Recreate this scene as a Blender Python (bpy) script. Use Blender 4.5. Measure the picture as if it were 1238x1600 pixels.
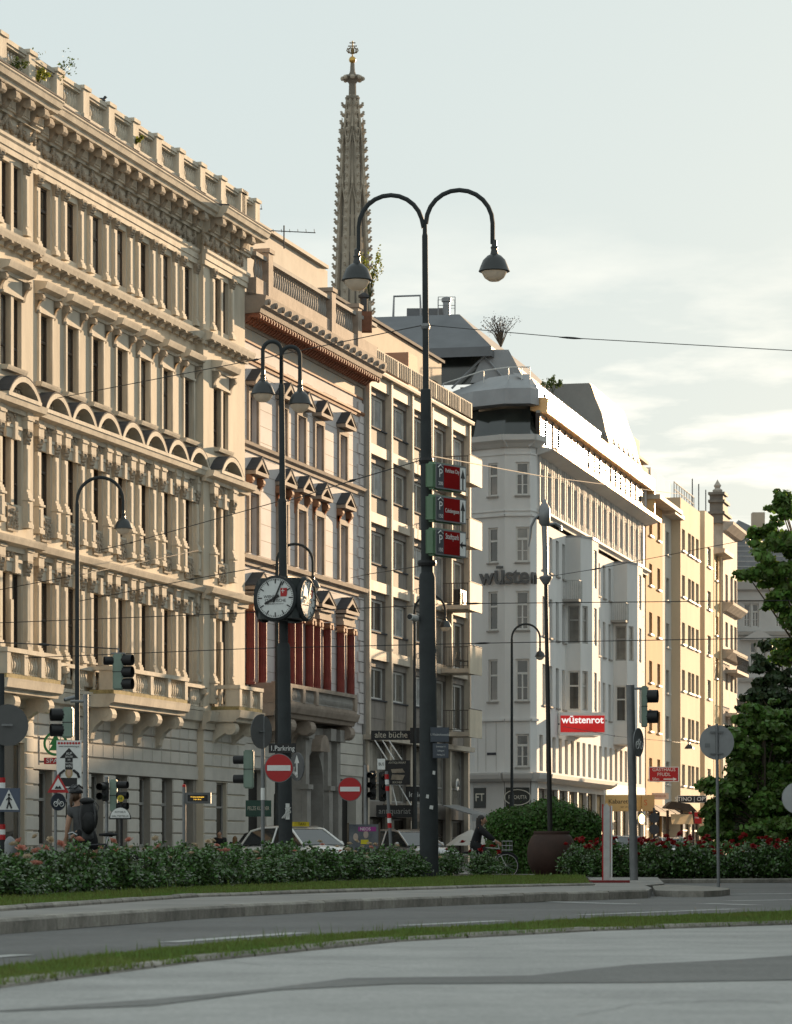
import bpy, bmesh, math, random
import numpy as np
from mathutils import Vector, Matrix
R=math.radians
random.seed(7); RNG=np.random.default_rng(7)
S=bpy.context.scene
for o in list(bpy.data.objects): bpy.data.objects.remove(o)
# ---------------- camera, calibrated from the facade vanishing points
F=5000.; H=1330.; CX=619.; HC=.75            # focal length in photo px, horizon row, centre column, eye height
cd=bpy.data.cameras.new('camera'); cam=bpy.data.objects.new('camera',cd); S.collection.objects.link(cam)
cam.location=(0,0,HC); cam.rotation_euler=(R(90),0,0)
cd.sensor_fit='VERTICAL'; cd.sensor_height=36; cd.lens=36*F/1600; cd.shift_y=(H-800)/1600
cd.clip_start=.5; cd.clip_end=5000
cd.dof.use_dof=True; cd.dof.focus_distance=85; cd.dof.aperture_fstop=6.3
S.camera=cam
S.render.resolution_x=792; S.render.resolution_y=1024
# ---------------- sky and sun
SUN_AZ=R(25.); SUN_EL=R(8.0)                 # azimuth to the right of the view axis
wd=bpy.data.worlds.new('World'); S.world=wd; wd.use_nodes=True
nt=wd.node_tree; N=nt.nodes; L=nt.links
for n in list(N): N.remove(n)
def wn(t,**k):
    n=N.new(t)
    for a,b in k.items(): setattr(n,a,b)
    return n
out=wn('ShaderNodeOutputWorld'); bg=wn('ShaderNodeBackground'); L.new(bg.outputs[0],out.inputs[0])
sky=wn('ShaderNodeTexSky'); sky.sky_type='NISHITA'; sky.sun_disc=False
sky.sun_elevation=SUN_EL; sky.sun_rotation=SUN_AZ; sky.air_density=1.0; sky.dust_density=1.6; sky.ozone_density=1.0
bg.inputs[1].default_value=.062
veil=wn('ShaderNodeMix',data_type='RGBA'); veil.inputs[0].default_value=.91
veil.inputs[7].default_value=(4.85,5.5,5.5,1)      # thin high cloud over the whole sky
L.new(sky.outputs[0],veil.inputs[6])
tc=wn('ShaderNodeTexCoord'); sp=wn('ShaderNodeSeparateXYZ'); L.new(tc.outputs['Generated'],sp.inputs[0])
mx=wn('ShaderNodeMath',operation='MAXIMUM'); L.new(sp.outputs[2],mx.inputs[0]); mx.inputs[1].default_value=.03
dx=wn('ShaderNodeMath',operation='DIVIDE'); L.new(sp.outputs[0],dx.inputs[0]); L.new(mx.outputs[0],dx.inputs[1])
dy=wn('ShaderNodeMath',operation='DIVIDE'); L.new(sp.outputs[1],dy.inputs[0]); L.new(mx.outputs[0],dy.inputs[1])
cb=wn('ShaderNodeCombineXYZ'); L.new(dx.outputs[0],cb.inputs[0]); L.new(dy.outputs[0],cb.inputs[1])
nz=wn('ShaderNodeTexNoise'); nz.inputs['Scale'].default_value=1.15; nz.inputs['Detail'].default_value=7; nz.inputs['Roughness'].default_value=.55
mp=wn('ShaderNodeMapping'); mp.inputs['Location'].default_value=(3.1,1.7,0); mp.inputs['Scale'].default_value=(1.5,.9,1)
L.new(cb.outputs[0],mp.inputs[0]); L.new(mp.outputs[0],nz.inputs['Vector'])
cr=wn('ShaderNodeMapRange'); cr.inputs[1].default_value=.47; cr.inputs[2].default_value=.64; L.new(nz.outputs[0],cr.inputs[0])
# cloud deck lies low and far away: it thins out towards the zenith
el=wn('ShaderNodeMapRange'); el.inputs[1].default_value=.20; el.inputs[2].default_value=.12; L.new(sp.outputs[2],el.inputs[0])
cm=wn('ShaderNodeMath',operation='MULTIPLY'); L.new(cr.outputs[0],cm.inputs[0]); L.new(el.outputs[0],cm.inputs[1])
cm2=wn('ShaderNodeMath',operation='MULTIPLY'); L.new(cm.outputs[0],cm2.inputs[0]); cm2.inputs[1].default_value=.9
cl=wn('ShaderNodeMix',data_type='RGBA'); L.new(cm2.outputs[0],cl.inputs[0]); L.new(veil.outputs[2],cl.inputs[6]); cl.inputs[7].default_value=(10,9.4,8.2,1)
L.new(cl.outputs[2],bg.inputs[0])
sl=bpy.data.lights.new('sun','SUN'); sl.energy=5; sl.angle=R(.5); sl.color=(1,.70,.42)
so=bpy.data.objects.new('sun',sl); S.collection.objects.link(so)
sd=Vector((math.sin(SUN_AZ)*math.cos(SUN_EL),math.cos(SUN_AZ)*math.cos(SUN_EL),math.sin(SUN_EL)))
so.rotation_euler=(-sd).to_track_quat('-Z','Y').to_euler(); so.location=(60,60,80)
S.view_settings.view_transform='Standard'; S.view_settings.look='None'; S.view_settings.exposure=1.2; S.view_settings.gamma=1
S.render.engine='CYCLES'
# ---------------- pixel helpers
def Wp(px,py,Z): return Vector(((px-CX)/F*Z,Z,HC+(H-py)/F*Z))
def Gp(px,py,zg=0.):
    Z=(HC-zg)*F/(py-H); return Vector(((px-CX)/F*Z,Z,zg))
class Frame:                                  # a vertical facade plane: t runs along it, o outwards, z up
    def __init__(s,px0,Z0,V=None,P=None,th=None):
        s.P=P if P else ((px0-CX)/F*Z0,Z0); s.th=th if th is not None else math.atan((V-CX)/F)
        s.u=(math.sin(s.th),math.cos(s.th)); s.n=(math.cos(s.th),-math.sin(s.th)); s.rot=math.pi/2-s.th
    def t(s,px,o=0):
        x=s.P[0]+o*s.n[0]; y=s.P[1]+o*s.n[1]; r=(px-CX)/F
        return (r*y-x)/(s.u[0]-r*s.u[1])
    def Z(s,px,o=0): return s.P[1]+o*s.n[1]+s.t(px,o)*s.u[1]
    def z(s,px,py,o=0): return HC+(H-py)/F*s.Z(px,o)
    def w(s,t,o=0,z=0): return Vector((s.P[0]+t*s.u[0]+o*s.n[0],s.P[1]+t*s.u[1]+o*s.n[1],z))
# ---------------- materials
MATS={}
def mat(name,col,rough=.8,var=.18,scale=3.,bump=0.,metal=0.,streak=0.,spec=.4,col2=None,objrand=0.,island=0.,emit=0.,transl=0.,coat=0.,bscale=None,speck=None):
    if name in MATS: return MATS[name]
    m=bpy.data.materials.new(name); MATS[name]=m; m.use_nodes=True
    n=m.node_tree.nodes; l=m.node_tree.links; b=n['Principled BSDF']
    b.inputs['Roughness'].default_value=rough; b.inputs['Metallic'].default_value=metal; b.inputs['Specular IOR Level'].default_value=spec
    if coat: b.inputs['Coat Weight'].default_value=coat; b.inputs['Coat Roughness'].default_value=.08
    tc=n.new('ShaderNodeTexCoord'); c1=(*col,1)
    c2=(*(col2 if col2 else tuple(c*(1-var*2) for c in col)),1)
    nz=n.new('ShaderNodeTexNoise'); nz.inputs['Scale'].default_value=scale; nz.inputs['Detail'].default_value=6; nz.inputs['Roughness'].default_value=.62
    if streak:
        mp=n.new('ShaderNodeMapping'); mp.inputs['Scale'].default_value=(1,1,streak); l.new(tc.outputs['Object'],mp.inputs[0]); l.new(mp.outputs[0],nz.inputs['Vector'])
    else: l.new(tc.outputs['Object'],nz.inputs['Vector'])
    mr=n.new('ShaderNodeMapRange'); mr.inputs[1].default_value=.35; mr.inputs[2].default_value=.72; l.new(nz.outputs[0],mr.inputs[0])
    mi=n.new('ShaderNodeMix'); mi.data_type='RGBA'; mi.inputs[6].default_value=c1; mi.inputs[7].default_value=c2
    l.new(mr.outputs[0],mi.inputs[0]); cur=mi.outputs[2]
    if speck:
        n2=n.new('ShaderNodeTexNoise'); n2.inputs['Scale'].default_value=speck[0]; n2.inputs['Detail'].default_value=8; n2.inputs['Roughness'].default_value=.75; l.new(tc.outputs['Object'],n2.inputs['Vector'])
        r2=n.new('ShaderNodeMapRange'); r2.inputs[1].default_value=.3; r2.inputs[2].default_value=.7; r2.inputs[3].default_value=1-speck[1]; r2.inputs[4].default_value=1+speck[1]; l.new(n2.outputs[0],r2.inputs[0])
        h2=n.new('ShaderNodeHueSaturation'); l.new(r2.outputs[0],h2.inputs['Value']); l.new(cur,h2.inputs['Color']); cur=h2.outputs[0]
    if objrand or island:
        if island: src=n.new('ShaderNodeNewGeometry').outputs['Random Per Island']; a=island
        else: src=n.new('ShaderNodeObjectInfo').outputs['Random']; a=objrand
        m2=n.new('ShaderNodeMapRange'); m2.inputs[3].default_value=1-a; m2.inputs[4].default_value=1+a*.8; l.new(src,m2.inputs[0])
        h=n.new('ShaderNodeHueSaturation'); l.new(m2.outputs[0],h.inputs['Value']); l.new(cur,h.inputs['Color']); cur=h.outputs[0]
        if island:
            m3=n.new('ShaderNodeMapRange'); m3.inputs[3].default_value=.47; m3.inputs[4].default_value=.52; l.new(src,m3.inputs[0]); l.new(m3.outputs[0],h.inputs['Hue'])
    l.new(cur,b.inputs['Base Color'])
    if bump:
        bn=n.new('ShaderNodeTexNoise'); bn.inputs['Scale'].default_value=bscale or scale*6; bn.inputs['Detail'].default_value=5; l.new(tc.outputs['Object'],bn.inputs['Vector'])
        bp=n.new('ShaderNodeBump'); bp.inputs['Strength'].default_value=bump; bp.inputs['Distance'].default_value=.02; l.new(bn.outputs[0],bp.inputs['Height']); l.new(bp.outputs[0],b.inputs['Normal'])
    if emit: l.new(cur,b.inputs['Emission Color']); b.inputs['Emission Strength'].default_value=emit
    if transl:
        t=n.new('ShaderNodeBsdfTranslucent'); l.new(cur,t.inputs[0]); ms=n.new('ShaderNodeMixShader'); ms.inputs[0].default_value=transl
        l.new(b.outputs[0],ms.inputs[1]); l.new(t.outputs[0],ms.inputs[2]); l.new(ms.outputs[0],n['Material Output'].inputs[0])
    return m
def glassmat(name,col,rand=.5,rough=.04,spec=.9):
    m=mat(name,col,rough=rough,var=.35,scale=.9,spec=spec,objrand=rand,bump=.03,bscale=.9); return m
def plain(name,col,rough=.6,metal=0.,emit=0.): return mat(name,col,rough=rough,var=.06,scale=8,metal=metal,emit=emit)
# ---------------- mesh helpers
COL=S.collection
class MB:
    def __init__(s): s.v=[]; s.f=[]
    def add(s,v,f):
        k=len(s.v); s.v+=[tuple(p) for p in v]; s.f+=[tuple(i+k for i in q) for q in f]; return s
    def box(s,x0,x1,y0,y1,z0,z1):
        return s.add([(x0,y0,z0),(x1,y0,z0),(x1,y1,z0),(x0,y1,z0),(x0,y0,z1),(x1,y0,z1),(x1,y1,z1),(x0,y1,z1)],
          [(0,3,2,1),(4,5,6,7),(0,1,5,4),(1,2,6,5),(2,3,7,6),(3,0,4,7)])
    def bx(s,t0,t1,o0,o1,z0,z1): return s.box(t0,t1,-o1,-o0,z0,z1)       # facade box, o = outwards
    def prism(s,p,a0,a1,ax):
        n=len(p); f=lambda q,a:(a,q[0],q[1]) if ax=='x' else ((q[0],a,q[1]) if ax=='y' else (q[0],q[1],a))
        v=[f(q,a0) for q in p]+[f(q,a1) for q in p]
        return s.add(v,[tuple(range(n-1,-1,-1)),tuple(range(n,2*n))]+[(i,(i+1)%n,n+(i+1)%n,n+i) for i in range(n)])
    def prof(s,p,t0,t1,e=0.):                # moulding with profile (o,z) run along t
        return s.prism([(-o,z) for o,z in p],t0-e,t1+e,'x')
    def lathe(s,p,c=(0,0,0),n=12,cap=True):
        v=[];f=[];m=len(p)
        for i in range(n):
            a=2*math.pi*i/n
            v+=[(c[0]+r*math.cos(a),c[1]+r*math.sin(a),c[2]+z) for r,z in p]
        for i in range(n):
            j=(i+1)%n
            f+=[(i*m+k,j*m+k,j*m+k+1,i*m+k+1) for k in range(m-1)]
        if cap: f+=[tuple(i*m for i in range(n-1,-1,-1)),tuple(i*m+m-1 for i in range(n))]
        return s.add(v,f)
    def tube(s,pts,r,n=8,cap=True):
        P=[Vector(p) for p in pts]; m=len(P); rr=r if isinstance(r,(list,tuple)) else [r]*m
        v=[];f=[]; up=Vector((0,0,1)); prev=None
        for i in range(m):
            d=(P[min(i+1,m-1)]-P[max(i-1,0)]).normalized()
            if prev is None:
                a=d.cross(up if abs(d.z)<.9 else Vector((1,0,0))).normalized()
            else:
                a=prev-d*prev.dot(d); a=a.normalized()
            prev=a; b=d.cross(a)
            v+=[tuple(P[i]+(a*math.cos(2*math.pi*k/n)+b*math.sin(2*math.pi*k/n))*rr[i]) for k in range(n)]
        for i in range(m-1):
            f+=[(i*n+k,i*n+(k+1)%n,(i+1)*n+(k+1)%n,(i+1)*n+k) for k in range(n)]
        if cap: f+=[tuple(range(n-1,-1,-1)),tuple((m-1)*n+k for k in range(n))]
        return s.add(v,f)
    def ball(s,c,r,n=8,m=5):
        rx,ry,rz=r if isinstance(r,(list,tuple)) else (r,r,r)
        v=[(c[0],c[1],c[2]-rz)];f=[]
        for j in range(1,m):
            a=-math.pi/2+math.pi*j/m
            v+=[(c[0]+rx*math.cos(a)*math.cos(2*math.pi*i/n),c[1]+ry*math.cos(a)*math.sin(2*math.pi*i/n),c[2]+rz*math.sin(a)) for i in range(n)]
        v.append((c[0],c[1],c[2]+rz)); e=len(v)-1
        f+=[(0,1+(i+1)%n,1+i) for i in range(n)]
        for j in range(m-2): f+=[(1+j*n+i,1+j*n+(i+1)%n,1+(j+1)*n+(i+1)%n,1+(j+1)*n+i) for i in range(n)]
        f+=[(1+(m-2)*n+i,1+(m-2)*n+(i+1)%n,e) for i in range(n)]
        return s.add(v,f)
    def xf(s,M):
        s.v=[tuple(M@Vector(p)) for p in s.v]; return s
    def mesh(s,name,m=None,smooth=False):
        me=bpy.data.meshes.new(name); me.from_pydata(s.v,[],s.f)
        if m: me.materials.append(m)
        if smooth:
            me.shade_smooth() if hasattr(me,'shade_smooth') else None
            try: me.set_sharp_from_angle(angle=R(42))
            except Exception: pass
        me.update(); return me
def ob(name,me,parent=None,loc=(0,0,0),rot=0.,f=None):
    o=bpy.data.objects.new(name,me); COL.objects.link(o)
    if parent is not None: o.parent=parent
    o.location=loc; o.rotation_euler=(0,0,rot) if not isinstance(rot,(tuple,list)) else rot
    return o
def tag(o,label=None,cat=None,group=None,kind=None):
    if label: o['label']=label
    if cat: o['category']=cat
    if group: o['group']=group
    if kind: o['kind']=kind
    return o
def thing(name,label,cat,loc=(0,0,0),rot=0.,group=None):
    o=ob(name,None,None,loc,rot); o.empty_display_size=.3; return tag(o,label,cat,group)
def part(name,mb,m,parent,smooth=False,loc=(0,0,0),rot=0.): return ob(name,mb.mesh(name,m,smooth),parent,loc,rot)
class Bld:                                    # a building: things placed in facade coordinates under one empty
    def __init__(s,name,label,fr,cat='building',at=None):
        s.base=at if at is not None else fr.w(0); s.fr=fr; s.root=thing(name,label,cat,tuple(s.base))
    def add(s,name,mb,m,t=0,o=0,z=0,fr=None,parent=None,smooth=False):
        me=mb if isinstance(mb,bpy.types.Mesh) else mb.mesh(name,m,smooth)
        if parent is not None: return ob(name,me,parent,(t,-o,z))
        fr=fr or s.fr; return ob(name,me,s.root,tuple(fr.w(t,o,z)-s.base),fr.rot)
def wall(mb,t0,t1,z0,z1,ops,o=0.,rev=.22,cap=None):
    ts=sorted({t0,t1,*[a for q in ops for a in q[:2]]}); zs=sorted({z0,z1,*[a for q in ops for a in q[2:4]]})
    ts=[a for a in ts if t0<=a<=t1]; zs=[a for a in zs if z0<=a<=z1]
    for k in range(len(zs)-1):
        zc=(zs[k]+zs[k+1])/2; run=None
        for i in range(len(ts)-1):
            tcn=(ts[i]+ts[i+1])/2
            hole=any(q[0]<tcn<q[1] and q[2]<zc<q[3] for q in ops)
            if not hole:
                if run is None: run=ts[i]
            if (hole or i==len(ts)-2) and run is not None:
                e=ts[i] if hole else ts[i+1]
                mb.add([(run,-o,zs[k]),(e,-o,zs[k]),(e,-o,zs[k+1]),(run,-o,zs[k+1])],[(0,1,2,3)]); run=None
    for q in ops:
        a,b,c,d=q[:4]; y0=-o; y1=-o+rev
        mb.add([(a,y0,c),(b,y0,c),(b,y0,d),(a,y0,d),(a,y1,c),(b,y1,c),(b,y1,d),(a,y1,d)],[(0,4,7,3),(1,2,6,5),(0,1,5,4),(3,7,6,2)])
    if cap:                                   # body behind the front skin
        mb.add([(t0,-o,z0),(t0,-o,z1),(t0,cap,z1),(t0,cap,z0)],[(0,1,2,3)]); mb.add([(t1,-o,z0),(t1,-o,z1),(t1,cap,z1),(t1,cap,z0)],[(3,2,1,0)])
        mb.add([(t0,-o,z1),(t1,-o,z1),(t1,cap,z1),(t0,cap,z1)],[(0,1,2,3)]); mb.add([(t0,cap,z0),(t1,cap,z0),(t1,cap,z1),(t0,cap,z1)],[(3,2,1,0)])
    return mb
WCACHE={}
def window(B,t,z,w,h,o,style='cross',fm=None,gm=None,fr=None,b=.07,sill=None):
    key=('w',round(w,2),round(h,2),style,fm.name,b)
    if key not in WCACHE:
        m=MB(); m.bx(0,b,0,.06,0,h); m.bx(w-b,w,0,.06,0,h); m.bx(b,w-b,0,.058,0,b); m.bx(b,w-b,0,.058,h-b,h)
        if style in('cross','tee'):
            zt=h*.66; m.bx(b,w-b,0,.08,zt-b*.6,zt+b*.6); m.bx(w/2-b*.4,w/2+b*.4,0,.056,b,zt-b*.6 if style=='tee' else zt-b*.6)
            if style=='cross': m.bx(w/2-b*.35,w/2+b*.35,0,.054,zt+b*.6,h-b)
            m.bx(b,w-b,.0,.03,h*.33-.02,h*.33+.02)
        elif style=='two': m.bx(w*.6-b*.5,w*.6+b*.5,0,.056,b,h-b)
        elif style=='lower': m.bx(b,w-b,0,.07,h*.3-b*.5,h*.3+b*.5)
        elif style=='upper': m.bx(b,w-b,0,.07,h*.62-b*.5,h*.62+b*.5)
        g=MB(); g.add([(b*.5,-.015,b*.5),(w-b*.5,-.015,b*.5),(w-b*.5,-.015,h-b*.5),(b*.5,-.015,h-b*.5)],[(0,1,2,3)])
        WCACHE[key]=(m.mesh('window',fm),{})
    fme,gd=WCACHE[key]
    if gm.name not in gd:
        g=MB(); g.add([(b*.5,-.015,b*.5),(w-b*.5,-.015,b*.5),(w-b*.5,-.015,h-b*.5),(b*.5,-.015,h-b*.5)],[(0,1,2,3)]); gd[gm.name]=g.mesh('pane',gm)
    x=B.add('window',fme,None,t,o,z,fr); ob('pane',gd[gm.name],x)
    return x
def text(body,size,m,parent=None,loc=(0,0,0),rot=(0,0,0),ext=.004,align='CENTER',name='lettering',sx=1.,shear=0.,bold=0.):
    c=bpy.data.curves.new('txt','FONT'); c.body=body; c.size=size; c.extrude=ext; c.align_x=align; c.align_y='CENTER'; c.resolution_u=3; c.shear=shear; c.offset=bold
    tmp=bpy.data.objects.new('txt',c); COL.objects.link(tmp)
    dg=bpy.context.evaluated_depsgraph_get(); me=bpy.data.meshes.new_from_object(tmp.evaluated_get(dg)); bpy.data.objects.remove(tmp)
    me.materials.clear(); me.materials.append(m)
    if sx!=1: me.transform(Matrix.Diagonal((sx,1,1,1)))
    o=ob(name,me,parent,loc,tuple(rot)); return o
def arc(cx,cz,r,a0,a1,n): return [(cx+r*math.cos(R(a0+(a1-a0)*i/n)),cz+r*math.sin(R(a0+(a1-a0)*i/n))) for i in range(n+1)]
def scroll(depth,h):                          # console profile in (y,z): wall at y=0, hangs below z=0
    p=[(0,0),(-depth,0)]; r=h*.2
    p+=[(-depth+r+r*math.cos(a),-r+r*math.sin(a)) for a in [R(x) for x in (110,150,190,230,270,310)]]
    p+=[(-depth*.62,-h*.38),(-depth*.38,-h*.55),(-depth*.24,-h*.75),(-depth*.2,-h*.92),(-depth*.1,-h),(0,-h)]
    return p
BALP=[(.05,0),(.07,.03),(.04,.08),(.075,.22),(.085,.32),(.06,.44),(.035,.56),(.055,.62),(.06,.66)]
def balusters(mb,t0,t1,o,z,h,sp=.24):
    n=max(1,int((t1-t0)/sp)); d=(t1-t0)/n; k=h/.66
    for i in range(n): mb.lathe([(r,q*k) for r,q in BALP],(t0+d*(i+.5),-o,z),6,False)
    return mb
# ================= materials of the houses
STONE=mat('cream_stone',(.62,.545,.43),.85,.2,.6,.25,streak=.25,bscale=9)
STONE2=mat('cream_stone_trim',(.65,.58,.47),.85,.2,1.3,.3,streak=.4,bscale=12)
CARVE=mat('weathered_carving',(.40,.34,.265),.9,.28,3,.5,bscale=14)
GROUNDST=mat('pale_rustication',(.62,.585,.525),.85,.1,.9,.25,objrand=.06,bscale=16)
JOINT=mat('rustication_bed',(.33,.30,.26),.9,.1,2)
LEAD=mat('lead_roofing',(.085,.085,.09),.85,.15,2,spec=.1)
DARKW=mat('dark_wood_window',(.055,.040,.030),.5,.15,4)
WHITEW=mat('white_window_frame',(.62,.61,.58),.5,.08,4)
GREYW=mat('grey_window_frame',(.33,.32,.30),.5,.1,4)
GL=glassmat('window_glass',(.075,.068,.058),.65)
GLC=glassmat('window_glass_curtained',(.30,.28,.245),.4,.10)
GLW=glassmat('window_glass_sky_tint',(.60,.62,.62),.3,.03)  # pane colour whitened to give the look of reflected sky
MOSS=mat('moss_stone',(.42,.34,.16),.95,.3,5)
ROOFG=mat('roof_sheet',(.15,.155,.165),.65,.12,.7)
# ================= 1: the ornate cream palace
f1=Frame(61,104.2,1950)
B=Bld('ornate_palace',"cream stone palace with arched window hoods and heavy bracketed cornice, leftmost building",f1)
T0=-7.6; T1=21.2; OL=.3
TL=f1.t(52,OL); TR=f1.t(318,OL); BAY=2.437
wt=[BAY*i for i in range(7)]
tRa,tRb=f1.t(334,OL),f1.t(357,OL); RW=(tRb-tRa-.22)/2
rR=[tRa,tRa+RW+.22]
lRb=f1.t(27.5,OL)+.35; rL=[lRb-RW*2-.22,lRb-RW]; rL2=[rL[0]-3.6,rL[0]-3.6+RW+.22]
rows=[('ground',.9,3.4),('first',6.35,9.54),('second',11.73,14.04),('third',16.03,18.28),('fourth',20.5,22.47)]
def blind(t): return GL if random.random()<.6 else GLC
mid=MB(); ops=[]
for k,(nm,za,zb) in enumerate(rows):
    for t in wt:
        a,b=(t-.12,t+1.12) if k==0 else (t,t+1.05)
        ops.append((a,b,za,zb))
wall(mid,TL-.05,TR+.05,5.2,24.3,[q for q in ops if q[2]>5],0,.2); 
B.add('wall',mid,STONE)
for (a,b,rs,nm) in [(T0,TL,rL+rL2,'left'),(TR,T1,rR,'right')]:
    m=MB(); qs=[(t,t+RW,za,zb) for t in rs for (_,za,zb) in rows[1:]]
    if nm=='right': qs.append((tRa+.25,tRb-.25,.9,3.35))
    else: qs.append((rL[0]+.1,rL[1]+RW+.25,.3,4.2))
    wall(m,a,b,0,24.3,qs,OL,.2); m.add([(a,-OL,0),(a,-OL,24.3),(a,3,24.3),(a,3,0)],[(0,1,2,3)]); m.add([(b,-OL,0),(b,-OL,24.3),(b,3,24.3),(b,3,0)],[(3,2,1,0)])
    B.add('wall',m,STONE)
    for q in qs[:-1]: window(B,q[0],q[2],q[1]-q[0],q[3]-q[2],OL-.2,'lower' if q[2]>0 else 'upper',DARKW,blind(0))
    q=qs[-1]; window(B,q[0],q[2],q[1]-q[0],q[3]-q[2],OL-.2,'upper',GREYW,GL)
for q in ops:
    if q[2]>5: window(B,q[0],q[2],q[1]-q[0],q[3]-q[2],-.2,'upper',DARKW,blind(0),b=.08)
# attic body and flat roof
m=MB(); m.box(T0,T1,.5,14,24.4,24.88); m.box(T0,T1,2.5,14,0,24.4); B.add('roof',m,LEAD)
# --- ground floor: rusticated blocks on a recessed bed
m=MB(); gops=[q for q in ops if q[2]<1]; wall(m,TL,TR,.0,5.3,gops,.02,.3); B.add('rustication_bed',m,JOINT)
for q in gops: window(B,q[0],q[2],q[1]-q[0],q[3]-q[2],-.28,'upper',GREYW,GL,b=.1)
BLK={}
def block(w,h,t,z,o=.02):
    k=(round(w,2),round(h,2))
    if k not in BLK:
        c=.025; mb=MB(); v=[(0,0,0),(w,0,0),(w,0,h),(0,0,h),(c,-.05,c),(w-c,-.05,c),(w-c,-.05,h-c),(c,-.05,h-c)]
        mb.add(v,[(4,5,6,7),(0,1,5,4),(1,2,6,5),(2,3,7,6),(3,0,4,7)]); BLK[k]=mb.mesh('stone_block',GROUNDST)
    B.add('stone_block',BLK[k],None,t,o,z)
piers=[(TL+.08,wt[0]-.14)]+[(wt[i]+1.14,wt[i+1]-.14) for i in range(6)]+[(wt[6]+1.14,TR-.05)]
for a,b in piers:
    for k in range(5):
        if b-a>.3: block(b-a-.02,.46,a+.01,.92+.5*k)
for z,h,w in [(3.95,.44,.98),(4.43,.42,.98),(4.89,.4,.98)]:
    n=int((TR-TL)/w); d=(TR-TL)/n; off=0
    for i in range(n): block(d-.03,h,TL+d*i+.015,z)
for a,b,rs in [(T0,TL,None),(TR,T1,1)]:
    if rs: segs=[(TR+.02,tRa+.22),(tRb-.22,T1-.02)]
    else: segs=[(rL[1]+RW+.3,TL-.02),(rL[0]-2.2,rL[0]+.05)]
    for (p,q) in segs:
        for k in range(6 if rs else 8): block(q-p-.02,.46,p+.01,.92+.5*k,OL)
    for z,h in ([(3.95,.44),(4.43,.42),(4.89,.4)] if rs else [(4.95,.35)]):
        n=max(2,int((b-a)/.98)); d=(b-a)/n
        for i in range(n): block(d-.03,h,a+d*i+.015,z,OL)
m=MB(); m.bx(TL,TR,.02,.1,3.42,3.9); m.bx(TR,T1,OL,OL+.07,3.42,3.9); B.add('lintel_band',m,GROUNDST)
m=MB(); m.bx(TL,TR,.02,.14,0,.86); m.bx(TR,T1,OL,OL+.12,0,.86); m.bx(T0,TL,OL,OL+.12,0,.86); B.add('plinth',m,mat('plinth_stone',(.42,.4,.37),.85,.15,1,.2))
# --- string courses
def course(name,p,ts=((TL-.02,TR),(TR,T1),(T0,TL)),m_=STONE2):
    for (a,b),oo in zip(ts,(0,OL,OL)):
        mb=MB(); mb.prof([(o+oo,z) for o,z in p],a,b,.0 if oo==0 else .12); B.add(name,mb,m_)
course('ground_cornice',[(-.02,5.3),(.14,5.3),(.16,5.55),(.3,5.62),(.34,5.86),(.36,5.98),(-.02,6.0)])
course('string_cornice',[(-.02,10.2),(.1,10.2),(.12,10.35),(.38,10.42),(.44,10.56),(.46,10.62),(-.02,10.72)])
course('string_cornice',[(-.02,14.6),(.14,14.6),(.16,14.72),(.42,14.78),(.46,14.92),(.48,14.98),(-.02,15.02)])
course('string_cornice',[(-.02,19.72),(.1,19.72),(.12,19.84),(.34,19.89),(.4,20.04),(.42,20.12),(-.02,20.3)])
course('architrave',[(-.02,22.68),(.1,22.68),(.1,22.86),(.14,22.88),(.14,23.08),(.2,23.14),(.2,23.24),(-.02,23.26)])
course('frieze',[(-.02,23.26),(.06,23.26),(.06,23.88),(-.02,23.88)])
course('main_cornice',[(-.02,23.86),(.2,23.86),(.22,23.94),(.3,23.96),(.3,24.4),(.8,24.42),(.84,24.53),(.94,24.57),(1.0,24.72),(1.04,24.76),(1.04,24.82),(-.02,24.92)])
course('gutter',[(.6,24.86),(1.06,24.82),(1.06,24.87),(.6,24.92)],m_=LEAD)
# modillion brackets, coffers and garlands under the cornice
mo=MB(); mo.prism([(0,0),(-.46,0),(-.5,-.06),(-.48,-.16),(-.4,-.2),(-.3,-.15),(-.12,-.3),(0,-.34)],-.13,.13,'x'); mo.lathe([(.09,-.15),(.09,.15)],(0,0,0),8); 
mo2=MB(); mo2.prism([(0,0),(-.46,0),(-.5,-.08),(-.47,-.24),(-.36,-.28),(-.2,-.22),(-.1,-.42),(0,-.5)],-.17,.17,'x')
cyl=MB(); cyl.prism([(-.38+.14*math.cos(R(a)),-.17+.14*math.sin(R(a))) for a in range(0,360,40)],-.21,.21,'x'); mo2.add(cyl.v,cyl.f); mo2.bx(-.24,.24,0,.5,0,.0+.02)
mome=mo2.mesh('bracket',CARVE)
flut=MB(); 
for i in range(5): flut.bx(-.24+i*.12-.035,-.24+i*.12+.035,0,.05,0,.34)
flme=flut.mesh('fluting',STONE2)
d=BAY/2.0; n=int((T1-T0)/d)
for i in range(n):
    t=T0+d*(i+.5); oo=0 if TL<t<TR else OL
    B.add('bracket',mome,None,t,.3+oo,24.39); B.add('fluting',flme,None,t+d/2,.3+oo,24.02)
def garland(seed):
    r=random.Random(seed); g=MB(); w=BAY/2*.94
    for i in range(34):
        x=-w/2+w*i/33; s=abs(x)/(w/2); zc=.44-.26*(1-s*s)+r.uniform(-.05,.05)
        g.ball((x,-.06-r.uniform(0,.05),zc),(r.uniform(.045,.09),r.uniform(.05,.09),r.uniform(.05,.1)),5,4)
    for q in (-w/2,w/2):
        for k in range(6): g.ball((q,-.08,.52-.08*k),(.06,.07,.055),5,4)
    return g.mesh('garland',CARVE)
gs=[garland(i) for i in range(3)]
d=BAY/2; n=int((T1-T0)/d)
for i in range(n):
    t=T0+d*(i+.5); oo=0 if TL<t<TR else OL; B.add('garland',gs[i%3],None,t,.06+oo,23.28)
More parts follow.
